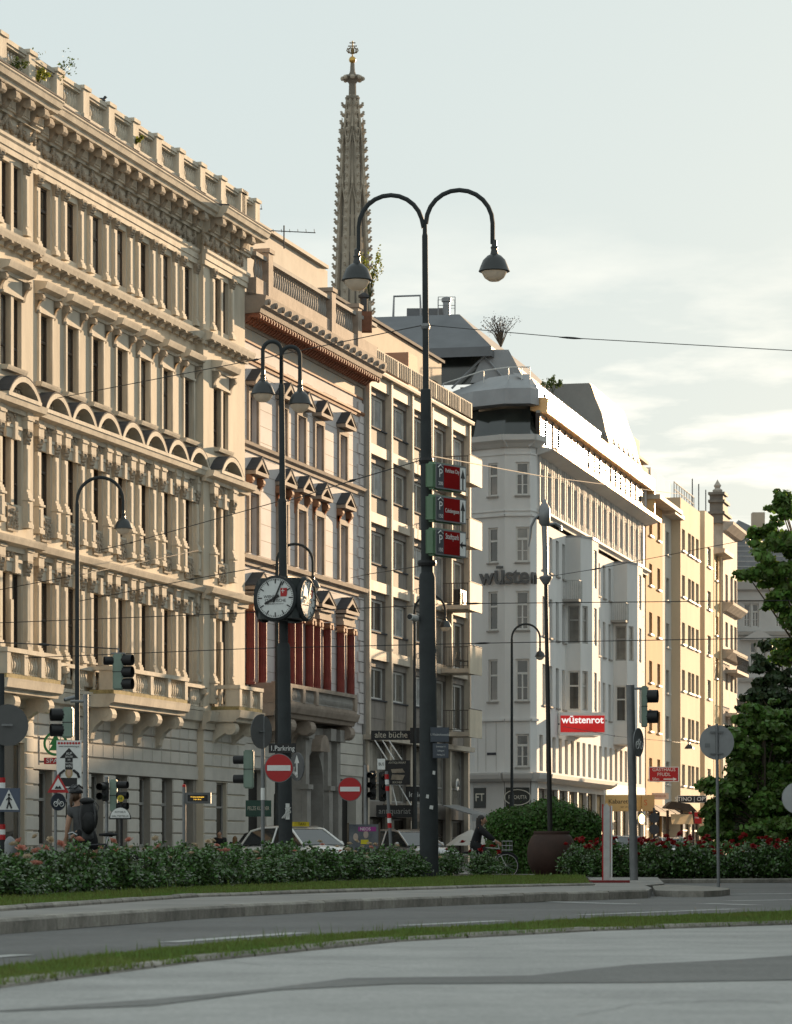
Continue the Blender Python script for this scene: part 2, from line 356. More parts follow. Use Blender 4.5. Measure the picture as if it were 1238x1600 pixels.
# small brackets under the string course of the fourth floor
sb=MB(); sb.prism([(0,0),(-.26,0),(-.28,-.08),(-.1,-.14),(0,-.24)],-.09,.09,'x'); sbm=sb.mesh('bracket',CARVE)
d=BAY/3
for i in range(int((T1-T0)/d)):
    t=T0+d*(i+.5); oo=0 if TL<t<TR else OL; B.add('bracket',sbm,None,t,.1+oo,19.88)
# --- pilasters with capitals and bases
def capital(w,h):
    c=MB(); c.add([(-w*.45,-.06,0),(w*.45,-.06,0),(w*.62,-.17,h),(-w*.62,-.17,h),(-w*.45,0,0),(w*.45,0,0),(w*.62,0,h),(-w*.62,0,h)],[(0,1,2,3),(0,3,7,4),(1,5,6,2),(3,2,6,7)])
    r=random.Random(3)
    for k in range(3):
        for j in range(4): c.ball((-w*.42+w*.28*j,-.1-.03*k,h*(.15+.27*k)),(w*.13,.05,h*.14),5,4)
    for sx in (-1,1): c.ball((sx*w*.55,-.17,h*.86),(w*.2,.06,h*.16),6,4)
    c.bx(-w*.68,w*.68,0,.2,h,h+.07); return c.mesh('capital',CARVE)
def pilaster(w,za,zb,d=.11,ped=None,caph=.36):
    s=MB(); s.bx(-w/2,w/2,0,d,za,zb-caph-.07); s.bx(-w/2+.05,w/2-.05,d,d+.02,za+.3,zb-caph-.2)
    b=MB(); b.bx(-w*.64,w*.64,0,d+.07,za,za+.12); b.bx(-w*.57,w*.57,0,d+.04,za+.12,za+.2)
    if ped: b.bx(-w*.62,w*.62,0,d+.06,za-ped,za-.06); b.bx(-w*.76,w*.76,0,d+.12,za-.07,za-.0); b.bx(-w*.74,w*.74,0,d+.1,za-ped,za-ped+.14); b.bx(-w*.4,w*.4,d+.06,d+.09,za-ped+.22,za-.16)
    return s.mesh('pilaster',STONE2),b.mesh('pilaster_base',STONE2),capital(w,caph),zb-caph-.07
def put(P,t,o):
    x=B.add('pilaster',P[0],None,t,o,0); ob('pilaster_base',P[1],x); ob('capital',P[2],x,(0,0,P[3])); 
P4=pilaster(.3,20.38,22.68,.1,None,.3); P2=pilaster(.3,12.0,14.2,.13,.95,.42); P1=pilaster(.32,7.15,10.0,.13,.85,.42)
for P in (P4,P2,P1):
    for t in wt: put(P,t-.27,0); put(P,t+1.32,0)
    for rs in (rR,rL,rL2): put(P,rs[0]-.27,OL); put(P,rs[1]+RW+.27,OL); 
mull=MB(); mull.bx(.0,.22,-.15,.05,0,2.35); mme=mull.mesh('stone_mullion',STONE2)
for rs in (rR,rL,rL2):
    for (_,za,zb) in rows[1:]: B.add('stone_mullion',mme,None,rs[0]+RW,OL,zb-2.35 if zb-za<3 else za)
# entablature blocks and carved panels over first/second floor windows
def panel(w,h,seed):
    r=random.Random(seed); g=MB(); g.bx(-w/2,w/2,0,.03,0,h)
    for i in range(26): g.ball((r.uniform(-w*.44,w*.44),-.04,r.uniform(h*.12,h*.88)),(r.uniform(.04,.09),.05,r.uniform(.03,.07)),5,4)
    return g.mesh('carved_panel',CARVE)
pn=panel(.95,.48,1); pp=panel(.85,.78,2); fb=MB(); fb.bx(-.24,.24,0,.2,0,.66); fb.bx(-.28,.28,0,.24,.28,.36); fbm=fb.mesh('entablature_block',STONE2)
ar=MB(); ar.bx(-.62,.62,0,.1,-.42,0); ar.bx(-.66,.66,0,.14,-.1,0); ar.bx(-.12,.12,.1,.2,-.46,.1); arm=ar.mesh('keystone_lintel',STONE2)
sur=MB(); sur.bx(-.14,0,0,.07,0,2.4); sur.bx(1.05,1.19,0,.07,0,2.4); surm=sur.mesh('window_surround',STONE2)
def bays():
    for t in wt: yield t+.525,0,(t-.27,t+1.32)
    for rs in (rR,rL,rL2): yield (rs[0]+rs[1]+RW)/2,OL,(rs[0]-.27,rs[1]+RW+.27)
for c,oo,(pa,pb) in bays():
    B.add('carved_panel',pn,None,c,oo,14.24); B.add('carved_panel',pp,None,c,oo+.04,10.86); B.add('carved_panel',pn,None,c,oo,9.98)
    for z in (14.2,10.0):
        B.add('entablature_block',fbm,None,pa,oo,z) ; B.add('entablature_block',fbm,None,pb,oo,z)
    B.add('keystone_lintel',arm,None,c,oo,14.2); B.add('keystone_lintel',arm,None,c,oo,9.98)
for t in wt:
    B.add('window_surround',surm,None,t,0,15.98); 
# --- arched hoods on the second-floor cornice
def hood(w):
    a=MB(); hw=w/2; rr=(hw*hw+.62*.62)/(2*.62); an=math.degrees(math.asin(hw/rr))
    out=arc(0,.72-rr,rr,90+an,90-an,10); inn=arc(0,.72-rr,rr-.17,90-an+5,90+an-5,10)
    a.prism(out+inn,-.5,-.05,'y'); a.bx(-hw-.06,hw+.06,0,.5,-.02,.1); return a.mesh('arched_hood',STONE2)
def hoodroof(w):
    a=MB(); hw=w/2; rr=(hw*hw+.62*.62)/(2*.62); an=math.degrees(math.asin(hw/rr))
    a.prism(arc(0,.74-rr,rr+.03,90+an,90-an,10)+arc(0,.74-rr,rr-.0,90-an,90+an,10),-.5,0,'y'); return a.mesh('hood_roofing',LEAD)
tym=MB(); tym.prism(arc(0,-.35,1.0,130,50,8),-.12,.0,'y'); 
for i in range(7): tym.ball((-.35+.11*i,-.16,.18+.1*(i%2)),(.07,.06,.08),5,4)
tym=tym.mesh('tympanum',CARVE)
hm,hr,hm2,hr2=hood(2.3),hoodroof(2.3),hood(2.7),hoodroof(2.7)
for c,oo,_ in bays():
    x=B.add('arched_hood',hm if oo==0 else hm2,None,c,oo,14.98); ob('hood_roofing',hr if oo==0 else hr2,x); ob('tympanum',tym,x)
# --- straight hoods on consoles, third floor
def flat_hood(w):
    a=MB(); hw=w/2; a.prof([(-.0,.0),(.12,0),(.14,.1),(.38,.16),(.44,.3),(.46,.36),(0,.42)],-hw,hw); a.bx(-hw*.7,hw*.7,0,.06,-.5,0); a.bx(-hw*.74,hw*.74,0,.1,-.58,-.5); return a.mesh('window_hood',STONE2)
fh,fh2=flat_hood(1.85),flat_hood(2.3)
co=MB(); co.prism([(y,z) for y,z in scroll(.3,.62)],-.1,.1,'x'); com=co.mesh('console',CARVE)
si=MB(); si.prof([(0,0),(.2,.0),(.24,.08),(.26,.14),(0,.16)],-.85,.85); sim=si.mesh('window_sill',STONE2)
for c,oo,(pa,pb) in bays():
    x=B.add('window_hood',fh if oo==0 else fh2,None,c,oo,18.86); s=.78 if oo==0 else 1.0
    ob('console',com,x,(-s,0,0)); ob('console',com,x,(s,0,0))
    B.add('window_sill',sim,None,c,oo,15.86)
# --- roof balustrade
m=MB(); m.bx(T0,T1,.52,.92,24.93,25.05); B.add('balustrade_base',m,STONE2)
m=MB(); m.bx(T0,T1-.1,.5,.92,25.79,25.93); m.bx(T0,T1-.1,.55,.87,25.71,25.79); B.add('balustrade_rail',m,STONE2)
po=MB(); po.bx(-.28,.28,.14,.68,.0,.94); po.bx(-.34,.34,.08,.74,.94,1.06); po.bx(-.32,.32,.1,.72,0,.14); pom=po.mesh('balustrade_post',STONE2)
posts=[T0+.3]+[wt[0]-.65+BAY*i for i in range(-2,9)]; posts=sorted(p for p in posts if p<T1-1)+[T1-2.2,T1-.5]
bl=balusters(MB(),.3,BAY-.3,.42,.16,.56).mesh('balusters',STONE2)
for p in posts: B.add('balustrade_post',pom,None,p,.3,24.93)
for i in range(-2,8): B.add('balusters',bl,None,wt[0]-.65+BAY*i,.3,24.93)
# --- first-floor balconies on scroll consoles
def balcony(tc,to,te,oo,cons,dep):
    # tc near end, to far end in t; slab projects to oo
    m=MB(); m.prof([(0,5.62),(oo-.12,5.62),(oo-.1,5.72),(oo+.04,5.78),(oo+.08,5.98),(oo+.1,6.06),(0,6.06)],tc,to,.1); s=B.add('balcony',m,STONE2)
    m=MB(); m.bx(tc,to,oo-.26,oo+.0,6.07,6.2); m.bx(tc,tc+.26,.2,oo-.26,6.07,6.2); m.bx(to-.26,to,.2,oo-.26,6.07,6.2); ob('balustrade_base',m.mesh('balustrade_base',MOSS),s)
    m=MB(); m.bx(tc-.05,to+.05,oo-.3,oo+.05,6.86,7.0); m.bx(tc-.05,tc+.28,.2,oo-.3,6.86,7.0); m.bx(to-.28,to+.05,.2,oo-.3,6.86,7.0); ob('balustrade_rail',m.mesh('balustrade_rail',STONE2),s)
    n=max(1,round((to-tc)/1.75)); d=(to-tc-.3)/n
    for i in range(n+1):
        m=MB(); a=tc+.0+d*i; m.bx(a,a+.3,oo-.28,oo+.02,6.2,6.86); ob('balustrade_post',m.mesh('balustrade_post',STONE2),s)
        if i<n:
            m=balusters(MB(),a+.32,a+d-.02,oo-.14,6.2,.66,.2); ob('balusters',m.mesh('balusters',STONE2),s)
    m=MB(); 
    for q in (.35,.6,.85):
        if q<oo-.3: m.lathe([(r,z) for r,z in BALP],(tc+.13,-q,6.2),6,False)
    m.bx(tc,tc+.24,oo-.52,oo-.28,6.2,6.86)
    ob('balusters',m.mesh('balusters',STONE2),s)
    for c in cons:
        m=MB(); m.prism(scroll(dep,1.15),-.19,.19,'x'); e=MB(); e.prism([(-dep+.24+.25*math.cos(R(a)),-.24+.25*math.sin(R(a))) for a in range(0,360,30)],-.22,.22,'x'); m.add(e.v,e.f)
        e=MB(); e.prism([(-dep+.24+.11*math.cos(R(a)),-.24+.11*math.sin(R(a))) for a in range(0,360,45)],-.25,.25,'x'); m.add(e.v,e.f)
        x=B.add('console',m,STONE2,c,0,5.62)
    return s
OB=1.1
ta=f1.t(178,OB); tb=f1.t(293,OB)
balcony(ta,tb,0,OB,[ta+.35+i*(tb-ta-.7)/3 for i in range(4)],1.0)
tb=f1.t(95,OB+OL); balcony(tb-4.6,tb,0,OB+OL,[tb-.4,tb-3.3],1.25)
ta=f1.t(374,OB+OL); balcony(ta,ta+2.9,0,OB+OL,[ta+.25,ta+2.5],1.25)
m=MB(); m.bx(TL,TR,.12,.36,6.82,6.95); m.bx(TL,TR,.12,.36,6.0,6.12); B.add('balustrade_rail',m,STONE2)
for i in range(7):
    B.add('balusters',balusters(MB(),wt[i],wt[i]+1.05,.24,6.12,.7,.2),STONE2)
    if i in(0,3,6): 
        v=MB(); v.prism([(y-.2,z) for y,z in scroll(.3,.7)],-.12,.12,'x'); B.add('scroll_bracket',v,STONE2,wt[i]+1.4,.0,6.85)
# plants growing on the roof balustrade are added with the vegetation
PAL=B
# SPAR-type shop sign is a thing of its own (see street signs)
# ================= 2: pale house with red half-columns
PINK=mat('pale_pink_render',(.62,.575,.56),.85,.12,.5,.2,bscale=14)
TRIM2=mat('brown_grey_stone',(.36,.29,.235),.85,.2,1.5,.3)
TERRA=mat('terracotta_trim',(.36,.175,.095),.8,.2,3,.3)
RED=mat('red_column',(.27,.06,.045),.65,.18,2)
GREYST=mat('grey_stone',(.33,.31,.285),.85,.15,1.5,.25)
DARK=mat('dark_interior',(.02,.018,.016),.8,.1,1)
B=Bld('red_column_house',"pale pink house with red half columns, triangular window gables and deep brown cornice",f1)
A0=21.24; A1=f1.t(566); c2=[22.55,26.5,29.15,31.8,35.5]; W2=1.12
r2=[('second',7.2,10.3),('third',12.52,14.84),('fourth',16.93,18.77)]
ops=[(t,t+W2,a,b) for t in c2 for (_,a,b) in r2]
DO=(26.2,28.6,.0,4.1)
m=MB(); wall(m,A0,A1,5.9,21.9,ops,0,.28); B.add('wall',m,PINK)
m=MB(); m.box(A0,A1,2.2,12,0,22.8); m.add([(A1,0,0),(A1,0,22.8),(A1,3,22.8),(A1,3,0)],[(3,2,1,0)]); B.add('rear_wall',m,GREYST)
for q in ops: window(B,q[0],q[2],W2,q[3]-q[2],-.26,'lower',DARKW,blind(0))
# course lines of the ashlar render
for k in range(22):
    z=7.3+.65*k
    if 21.3>z:
        m=MB(); a=A0
        for t in c2+[A1]:
            e=min(t-.25,A1)
            if e-a>.3: m.bx(a,e,0,.006,z,z+.02)
            a=t+W2+.25
        B.add('joint_line',m,TRIM2)
def gable(w,dep=.42,m_=TRIM2):
    a=MB(); hw=w/2; t=.13; h=.62
    a.prism([(-hw,.16),(-hw+.02,.02),(hw-.02,.02),(hw,.16)],-dep,0,'y')
    a.prism([(-hw,.16),(-hw+.24,.16),(0,h-.12),(hw-.24,.16),(hw,.16),(0,h+.1)],-dep,-.02,'y')
    b=MB(); b.prism([(-hw-.02,.17),(0,h+.11),(hw+.02,.17),(hw+.02,.21),(0,h+.16),(-hw-.02,.21)],-dep-.02,0,'y')
    c=MB(); c.prism([(-hw+.24,.17),(hw-.24,.17),(0,h-.12)],-.1,0,'y'); return a.mesh('window_gable',m_),b.mesh('gable_roofing',LEAD),c.mesh('tympanum',CARVE)
G1=gable(1.75); jm=MB(); jm.bx(-.2,0,0,.12,0,2.4); jm.bx(W2,W2+.2,0,.12,0,2.4); jm.bx(-.2,W2+.2,0,.13,2.4,2.62); jmm=jm.mesh('window_surround',TRIM2)
jm=MB(); jm.bx(-.18,0,0,.1,0,1.9); jm.bx(W2,W2+.18,0,.1,0,1.9); jm.bx(-.18,W2+.18,0,.11,1.9,2.1); jmm4=jm.mesh('window_surround',TRIM2)
cs=MB(); cs.prism(scroll(.3,.85),-.13,.13,'x'); csm=cs.mesh('console',TERRA)
colm=MB(); 
colm.lathe([(.2,0),(.2,.1),(.17,.14),(.165,.2),(.16,2.9)],(0,-.17,0),12); 
for k in range(9):
    a=R(180+k*22.5); colm.box(.165*math.cos(a)-.012,.165*math.cos(a)+.012,-.17+.165*math.sin(a)-.012,-.17+.165*math.sin(a)+.012,.22,2.85)
colm=colm.mesh('half_column',RED)
cap=MB(); cap.bx(-.24,.24,0,.4,.12,.2); 
for sx in (-1,1): cap.prism([(sx*.2+.11*math.cos(R(a)),.03+.11*math.sin(R(a))) for a in range(0,360,40)],-.4,-.1,'y')
cap=cap.mesh('ionic_capital',TERRA)
ent=MB(); ent.bx(-.95,.95,0,.36,0,.16); ent.bx(-.93,.93,0,.32,.16,.34); ent.bx(-1.0,1.0,0,.42,.34,.44); entm=ent.mesh('entablature',TRIM2)
G2=gable(2.1,.5)
for t in c2:
    c=t+W2/2
    x=B.add('window_gable',G1[0],None,c,0,19.05); ob('gable_roofing',G1[1],x); ob('tympanum',G1[2],x)
    x=B.add('window_gable',G1[0],None,c,0,15.55); ob('gable_roofing',G1[1],x); ob('tympanum',G1[2],x); ob('console',csm,x,(-.72,0,.0)); ob('console',csm,x,(.72,0,.0))
    x=B.add('window_gable',G2[0],None,c,0,11.0); ob('gable_roofing',G2[1],x); ob('tympanum',G2[2],x)
    B.add('entablature',entm,None,c,0,10.52)
    B.add('window_surround',jmm,None,t,0,12.5); B.add('window_surround',jmm4,None,t,0,16.9)
    for s in (-.24,W2+.24):
        x=B.add('half_column',colm,None,t+s,0,7.3); ob('ionic_capital',cap,x,(0,0,2.95))
for z in (11.95,12.3):pass
def course2(name,p,m_=TRIM2,a=A0,b=A1): 
    mb=MB(); mb.prof(p,a,b); return B.add(name,mb,m_)
course2('string_cornice',[(0,12.0),(.1,12.0),(.12,12.15),(.28,12.22),(.32,12.38),(0,12.44)])
course2('string_cornice',[(0,16.5),(.08,16.5),(.1,16.62),(.22,16.7),(.26,16.82),(0,16.88)])
course2('string_cornice',[(0,19.98),(.06,19.98),(.08,20.08),(.14,20.12),(.14,20.2),(0,20.22)],TERRA)
course2('painted_frieze',[(0,20.85),(.03,20.85),(.03,21.3),(0,21.3)],mat('painted_frieze',(.36,.36,.34),.8,.3,6,col2=(.5,.38,.25)))
course2('frieze_line',[(0,20.78),(.06,20.78),(.06,20.86),(0,20.86)],TERRA)
course2('main_cornice',[(0,21.3),(.1,21.3),(.14,21.4),(.2,21.44),(.2,21.7),(.9,21.73),(.95,21.92),(1.08,22.0),(1.14,22.28),(1.16,22.38),(0,22.6)])
br=MB(); br.prism([(0,0),(-.66,0),(-.68,-.1),(-.6,-.18),(-.3,-.14),(-.12,-.3),(0,-.34)],-.09,.09,'x'); br.ball((0,-.62,-.12),(.1,.1,.12),6,4); brm=br.mesh('bracket',mat('painted_bracket',(.30,.11,.06),.7,.25,3))
dn=MB(); dn.bx(-.06,.06,0,.08,0,.12); lion=MB(); lion.ball((0,0,0),(.13,.1,.13),7,5); lm=lion.mesh('lion_mask',TRIM2)
d=.36; n=int((A1-A0)/d)
for i in range(n): B.add('bracket',brm,None,A0+d*(i+.5),.2,21.72)
for i in range(int((A1-A0)/.95)): B.add('lion_mask',lm,None,A0+.95*(i+.5),1.12,22.18)
# roof balustrade, set over the wall, and attic behind
RB=.55
m=MB(); m.bx(A0,A1-.2,RB-.2,RB+.2,22.4,23.1); B.add('attic_parapet',m,TRIM2)
m=MB(); m.bx(A0,A1-.2,RB-.2,RB+.2,23.95,24.1); B.add('balustrade_rail',m,GREYST)
pst=MB(); pst.bx(-.3,.3,RB-.28,RB+.28,0,2.0); pst.bx(-.36,.36,RB-.34,RB+.34,2.0,2.16); pm=pst.mesh('balustrade_post',TRIM2)
pt=[f1.t(p,RB) for p in (413,512,553)]; pt[-1]=min(pt[-1],A1-.5)
for p in pt: B.add('balustrade_post',pm,None,p,0,22.3)
seg=[A0]+pt
for a,b in zip(seg[:-1],seg[1:]): B.add('balusters',balusters(MB(),a+.3,b-.3,RB,23.1,.85,.3),GREYST)
m=MB(); m.bx(A0+.2,f1.t(512,-2.2),-5,-2.2,22.5,27.0); m.bx(A0+.1,f1.t(514,-2.0),-5.2,-2.0,27.0,27.15); B.add('attic_storey',m,mat('attic_render',(.5,.45,.38),.85,.1,1))
# corner quoins
for k in range(31):
    z=6.4+.46*k
    if z<20.6:
        w=.55 if k%2 else .85
        m=MB(); m.bx(A1-w,A1+.04,0,.07,z,z+.42); B.add('quoin',m,PINK)
# balcony over the doorway
tb0=f1.t(452,1.1); tb1=f1.t(558,1.1)
m=MB(); m.prof([(0,6.1),(.95,6.1),(1.0,6.25),(1.12,6.3),(1.2,6.5),(1.22,6.6),(0,6.62)],tb0-1.6,tb1,.1); bal=B.add('balcony',m,TRIM2)
m=MB(); m.bx(tb0-1.6,tb1,.85,1.1,7.3,7.45); m.bx(tb0-1.6,tb1,.85,1.1,6.62,6.75); m.bx(tb0-1.6,tb0-1.35,0,.85,6.62,7.4); m.bx(tb1-.25,tb1,0,.85,7.3,7.45); ob('balustrade_rail',m.mesh('balustrade_rail',TRIM2),bal)
for t in (tb0-1.6,tb0,tb0+1.9,tb0+3.8,tb1-.35):
    m=MB(); m.bx(t,t+.35,.82,1.13,6.75,7.3); ob('balustrade_post',m.mesh('balustrade_post',TRIM2),bal)
for a,b in ((tb0-1.2,tb0),(tb0+.35,tb0+1.9),(tb0+2.25,tb0+3.8),(tb0+4.15,tb1-.35)):
    if b-a>.3: ob('balusters',balusters(MB(),a,b,.97,6.75,.55,.18).mesh('balusters',GREYST),bal)
for t in (tb0-1.0,tb0+.8,tb0+3.6,tb1-.5):
    m=MB(); m.prism(scroll(1.05,1.0),-.28,.28,'x'); e=MB(); e.prism([(-1.05+.3+.32*math.cos(R(a)),-.3+.32*math.sin(R(a))) for a in range(0,360,24)],-.36,.36,'x'); m.add(e.v,e.f); B.add('console',m,TRIM2,t,0,6.1)
# ground floor with arched portal
P0=f1.t(455); P1=f1.t(510)
m=MB(); wall(m,A0,P0,0,6.0,[(22.6,25.0,0,4.0)],0,.5); B.add('ground_wall',m,GROUNDST); m=MB(); wall(m,P1,A1,0,6.0,[(f1.t(527),A1-1.0,0,3.9)],0,.5); B.add('ground_wall',m,GROUNDST)
for a,b in ((P1+.1,A1-.1),(A0+.1,P0-.2)):
    for k in range(4):
        m=MB(); m.bx(a,b,.0,.06,4.05+.48*k,4.05+.44+.48*k); B.add('stone_block',m,GROUNDST)
    for k in range(8):
        if a>P0: 
            m=MB(); m.bx(a,f1.t(525),.0,.06,.2+.48*k,.2+.44+.48*k); B.add('stone_block',m,GROUNDST)
for a,b in ((22.6,25.0),(f1.t(527),A1-1.0)): m=MB(); m.bx(a,b,-.5,-.4,0,3.9); B.add('shop_front',m,DARK)
po=MB()
def archwall(mb,t0,t1,z1,a0,a1,zs,o,rev):
    c=(a0+a1)/2; r=(a1-a0)/2; pts=[(a0,0),(a0,zs)]+[(c-r*math.cos(R(x)),zs+r*math.sin(R(x))) for x in range(15,180,15)]+[(a1,zs),(a1,0)]
    top=[(t0,0),(t0,z1),(t1,z1),(t1,0)]
    # left and right strips and the fan above
    mb.add([(t0,-o,0),(a0,-o,0),(a0,-o,zs),(t0,-o,zs)],[(0,1,2,3)]); mb.add([(a1,-o,0),(t1,-o,0),(t1,-o,zs),(a1,-o,zs)],[(0,1,2,3)])
    fan=pts[1:-1]; n=len(fan)
    for i in range(n-1):
        p,q=fan[i],fan[i+1]; mb.add([(p[0],-o,p[1]),(q[0],-o,q[1]),(q[0],-o,z1),(p[0],-o,z1)],[(0,1,2,3)])
    mb.add([(t0,-o,zs),(a0,-o,zs),(a0,-o,z1),(t0,-o,z1)],[(0,1,2,3)]); mb.add([(a1,-o,zs),(t1,-o,zs),(t1,-o,z1),(a1,-o,z1)],[(0,1,2,3)])
    for i in range(len(pts)-1):
        p,q=pts[i],pts[i+1]; mb.add([(p[0],-o,p[1]),(q[0],-o,q[1]),(q[0],-o+rev,q[1]),(p[0],-o+rev,p[1])],[(0,1,2,3)])
pc=f1.t(478)
archwall(po,P0,f1.t(497),5.9,P0+.55,f1.t(497)-.75,3.6,.45,.9); archwall(po,f1.t(497),P1,5.9,f1.t(497)+.35,P1-.45,3.2,.3,.7); po.add([(P0,-.45,0),(P0,-.45,5.9),(P0,0,5.9),(P0,0,0)],[(0,1,2,3)])
B.add('portal',po,GREYST)
m=MB(); m.bx(P0+.3,P1-.1,-.5,-.42,0,5.5); B.add('portal_door',m,mat('portal_door_wood',(.05,.03,.02),.6,.2,2))
for t in (P0+.3,f1.t(497)-.35,P1-.2):
    m=MB(); m.bx(t-.28,t+.28,.3,.68,0,3.3); m.bx(t-.36,t+.36,.3,.76,3.3,3.5); m.bx(t-.26,t+.26,.3,.62,3.5,5.4); m.bx(t-.4,t+.4,.3,.8,5.4,5.9); B.add('portal_pilaster',m,GREYST)
m=MB(); e=arc(pc,4.9,.7,180,0,8); m.prism([(x,z) for x,z in e]+[(pc+.5,4.9),(pc-.5,4.9)],-.85,-.45,'y'); B.add('portal_keystone',m,TRIM2)
# ================= 3: post-war grid facade
ST3=mat('travertine',(.55,.48,.39),.75,.2,1.2,.2,streak=.5)
SP3=mat('brown_spandrel',(.25,.22,.195),.8,.2,2.5,.2,streak=.3)
B=Bld('grid_facade_house',"post-war office house with travertine grid, grey spandrels and stacked corner balconies",f1)
q0=f1.t(579,.3); fins=[q0+i*(f1.t(735.5,.3)-q0)/5 for i in range(6)]; C1=fins[5]+.12
zt=[21.3-3.06*k for k in range(5)]
m=MB(); wall(m,A1+.02,C1,0,22.2,[(fins[i]+.2,fins[i+1]-.15,z-2.32,z) for i in range(5) for z in zt]+[(fins[i]+.2,fins[i+1]-.15,3.0,5.85) for i in range(5)]+[(fins[i]+.2,fins[i+1]-.15,.1,2.3) for i in range(5)],0,.22,)
m.add([(C1,0,0),(C1,0,22.2),(C1,12,22.2),(C1,12,0)],[(3,2,1,0)]); B.add('wall',m,SP3)
m=MB(); m.box(A1+.02,C1,1.4,12,0,22.15); B.add('rear_wall',m,GREYST)
m=MB(); m.bx(A1+.03,q0-.15,.02,.12,0,22.2); B.add('party_strip',m,GREYST)
fi=MB(); fi.bx(-.13,.13,0,.3,5.9,22.2); fim=fi.mesh('vertical_fin',ST3)
fi=MB(); fi.bx(-.16,.16,0,.22,0,5.7); fim0=fi.mesh('ground_pier',ST3)
for t in fins: B.add('vertical_fin',fim,None,t,.0,0); B.add('ground_pier',fim0,None,t,0,0)
for k,z in enumerate(zt):
    for i in range(5):
        a,b=fins[i]+.14,fins[i+1]-.14
        m=MB(); m.bx(a,b,0,.2,z+.3 if k else z+.25,z+.76 if k else z+.9); B.add('stone_band',m,ST3)
        door=i>=3
        zb=z-2.3 if door else z-1.46
        x=window(B,fins[i]+.22,zb,fins[i+1]-fins[i]-.4,z-zb,-.2,'two',WHITEW,[GLW,GLW,GLC][random.randrange(3)] if k<3 else [GLC,GL,GLW][random.randrange(3)],b=.11)
        if not door:
            m=MB(); m.bx(fins[i]+.2,fins[i+1]-.15,-.2,.02,z-2.32,z-1.52); B.add('spandrel_panel',m,SP3)
            m=MB(); m.bx(fins[i]+.16,fins[i+1]-.14,-.2,.1,z-1.52,z-1.46); B.add('window_sill',m,LEAD)
for i in range(5):
    m=MB(); m.bx(fins[i]+.2,fins[i+1]-.15,-.1,-.02,2.32,3.0); B.add('shop_panel',m,ST3)
    window(B,fins[i]+.22,3.0,fins[i+1]-fins[i]-.4,2.8,-.2,'lower',GREYW,GLC); window(B,fins[i]+.22,.1,fins[i+1]-fins[i]-.4,2.15,-.2,'upper',DARKW,GL)
m=MB(); m.bx(q0-.3,C1,.05,.5,5.72,5.95); B.add('canopy_slab',m,ST3)
m=MB(); m.prof([(0,22.15),(.45,22.15),(.48,22.25),(.48,22.32),(0,22.36)],q0-.2,C1,.05); B.add('eave_slab',m,ST3)
# ribbed roof parapet in panels
for k in range(8):
    a=q0+(C1-q0)*k/8; b=q0+(C1-q0)*(k+1)/8
    m=MB(); m.bx(a+.02,b-.02,.3,.36,22.5,23.25)
    for j in range(7): m.bx(a+.1+j*(b-a-.2)/7,a+.16+j*(b-a-.2)/7,.36,.39,22.5,23.2)
    B.add('parapet_panel',m,mat('ribbed_parapet',(.44,.37,.29),.8,.12,1))
# set-back penthouse
p1=f1.t(690,-2.6); m=MB(); po=[(f1.t(583,-2.6),f1.t(590,-2.6)),(f1.t(641,-2.6),f1.t(652,-2.6)),(f1.t(676,-2.6),f1.t(684,-2.6))]
PH=mat('penthouse_render',(.47,.39,.30),.85,.1,1)
wall(m,q0-.4,p1,22.3,26.2,[(a,b,23.7,25.1) for a,b in po],-2.6,.2,cap=9); B.add('penthouse',m,PH)
for a,b in po: window(B,a,23.7,b-a,1.4,-2.78,'two',WHITEW,GL)
m=MB(); m.bx(q0-.5,p1+.15,-9,-2.45,26.2,26.34); B.add('penthouse_roof',m,LEAD)
m=MB(); a=f1.t(601,-2.4); m.prism([(a,22.4),(a+2.0,22.4),(a+1.7,24.9),(a,24.9)],1.2,2.4,'y'); B.add('roof_hatch',m,mat('peach_render',(.55,.3,.2),.8,.1,1))
m=MB(); c=f1.w(f1.t(646,-2.2),-2.2,24.2)-B.base; m.ball((0,0,0),.26,10,6); x=ob('globe_lamp',m.mesh('globe_lamp',mat('opal_globe',(.75,.72,.66),.3,.03),True),B.root,tuple(c)); 
m=MB(); m.tube([(0,0,-.25),(-.2,0,-.5),(-.8,0.5,-.5)],.03,6); ob('lamp_bracket',m.mesh('lamp_bracket',LEAD),x)
# balconies at the far corner
MET=mat('balcony_rail_metal',(.10,.09,.08),.5,.1,3,metal=.5)
BPAN=mat('balcony_front_panel',(.62,.54,.42),.75,.1,1)
for k,zf in enumerate([18.85-3.08*i for i in range(5)]):
    a=f1.t(683); b=f1.t(752,1.6); oo=1.6
    m=MB(); m.bx(a,b,.22,oo,zf-.2,zf); s=B.add('balcony',m,ST3)
    ms=MB(); ms.bx(a,b,oo-.02,oo+.05,zf-.25,zf+1.1); ob('balcony_front',ms.mesh('balcony_front',BPAN),s)
    mr=MB(); mr.tube([(a+.03,-.3,zf+1.05),(a+.03,-oo,zf+1.05)],.025,6); mr.tube([(a+.03,-.3,zf+.12),(a+.03,-oo,zf+.12)],.02,6)
    for j in range(10): mr.tube([(a+.03,-.35-j*.13,zf+.1),(a+.03,-.35-j*.13,zf+1.05)],.012,4)
    mr.tube([(a,-oo-.02,zf+1.13),(b,-oo-.02,zf+1.13)],.03,6)
    ob('railing',mr.mesh('railing',MET),s)
GRID=B
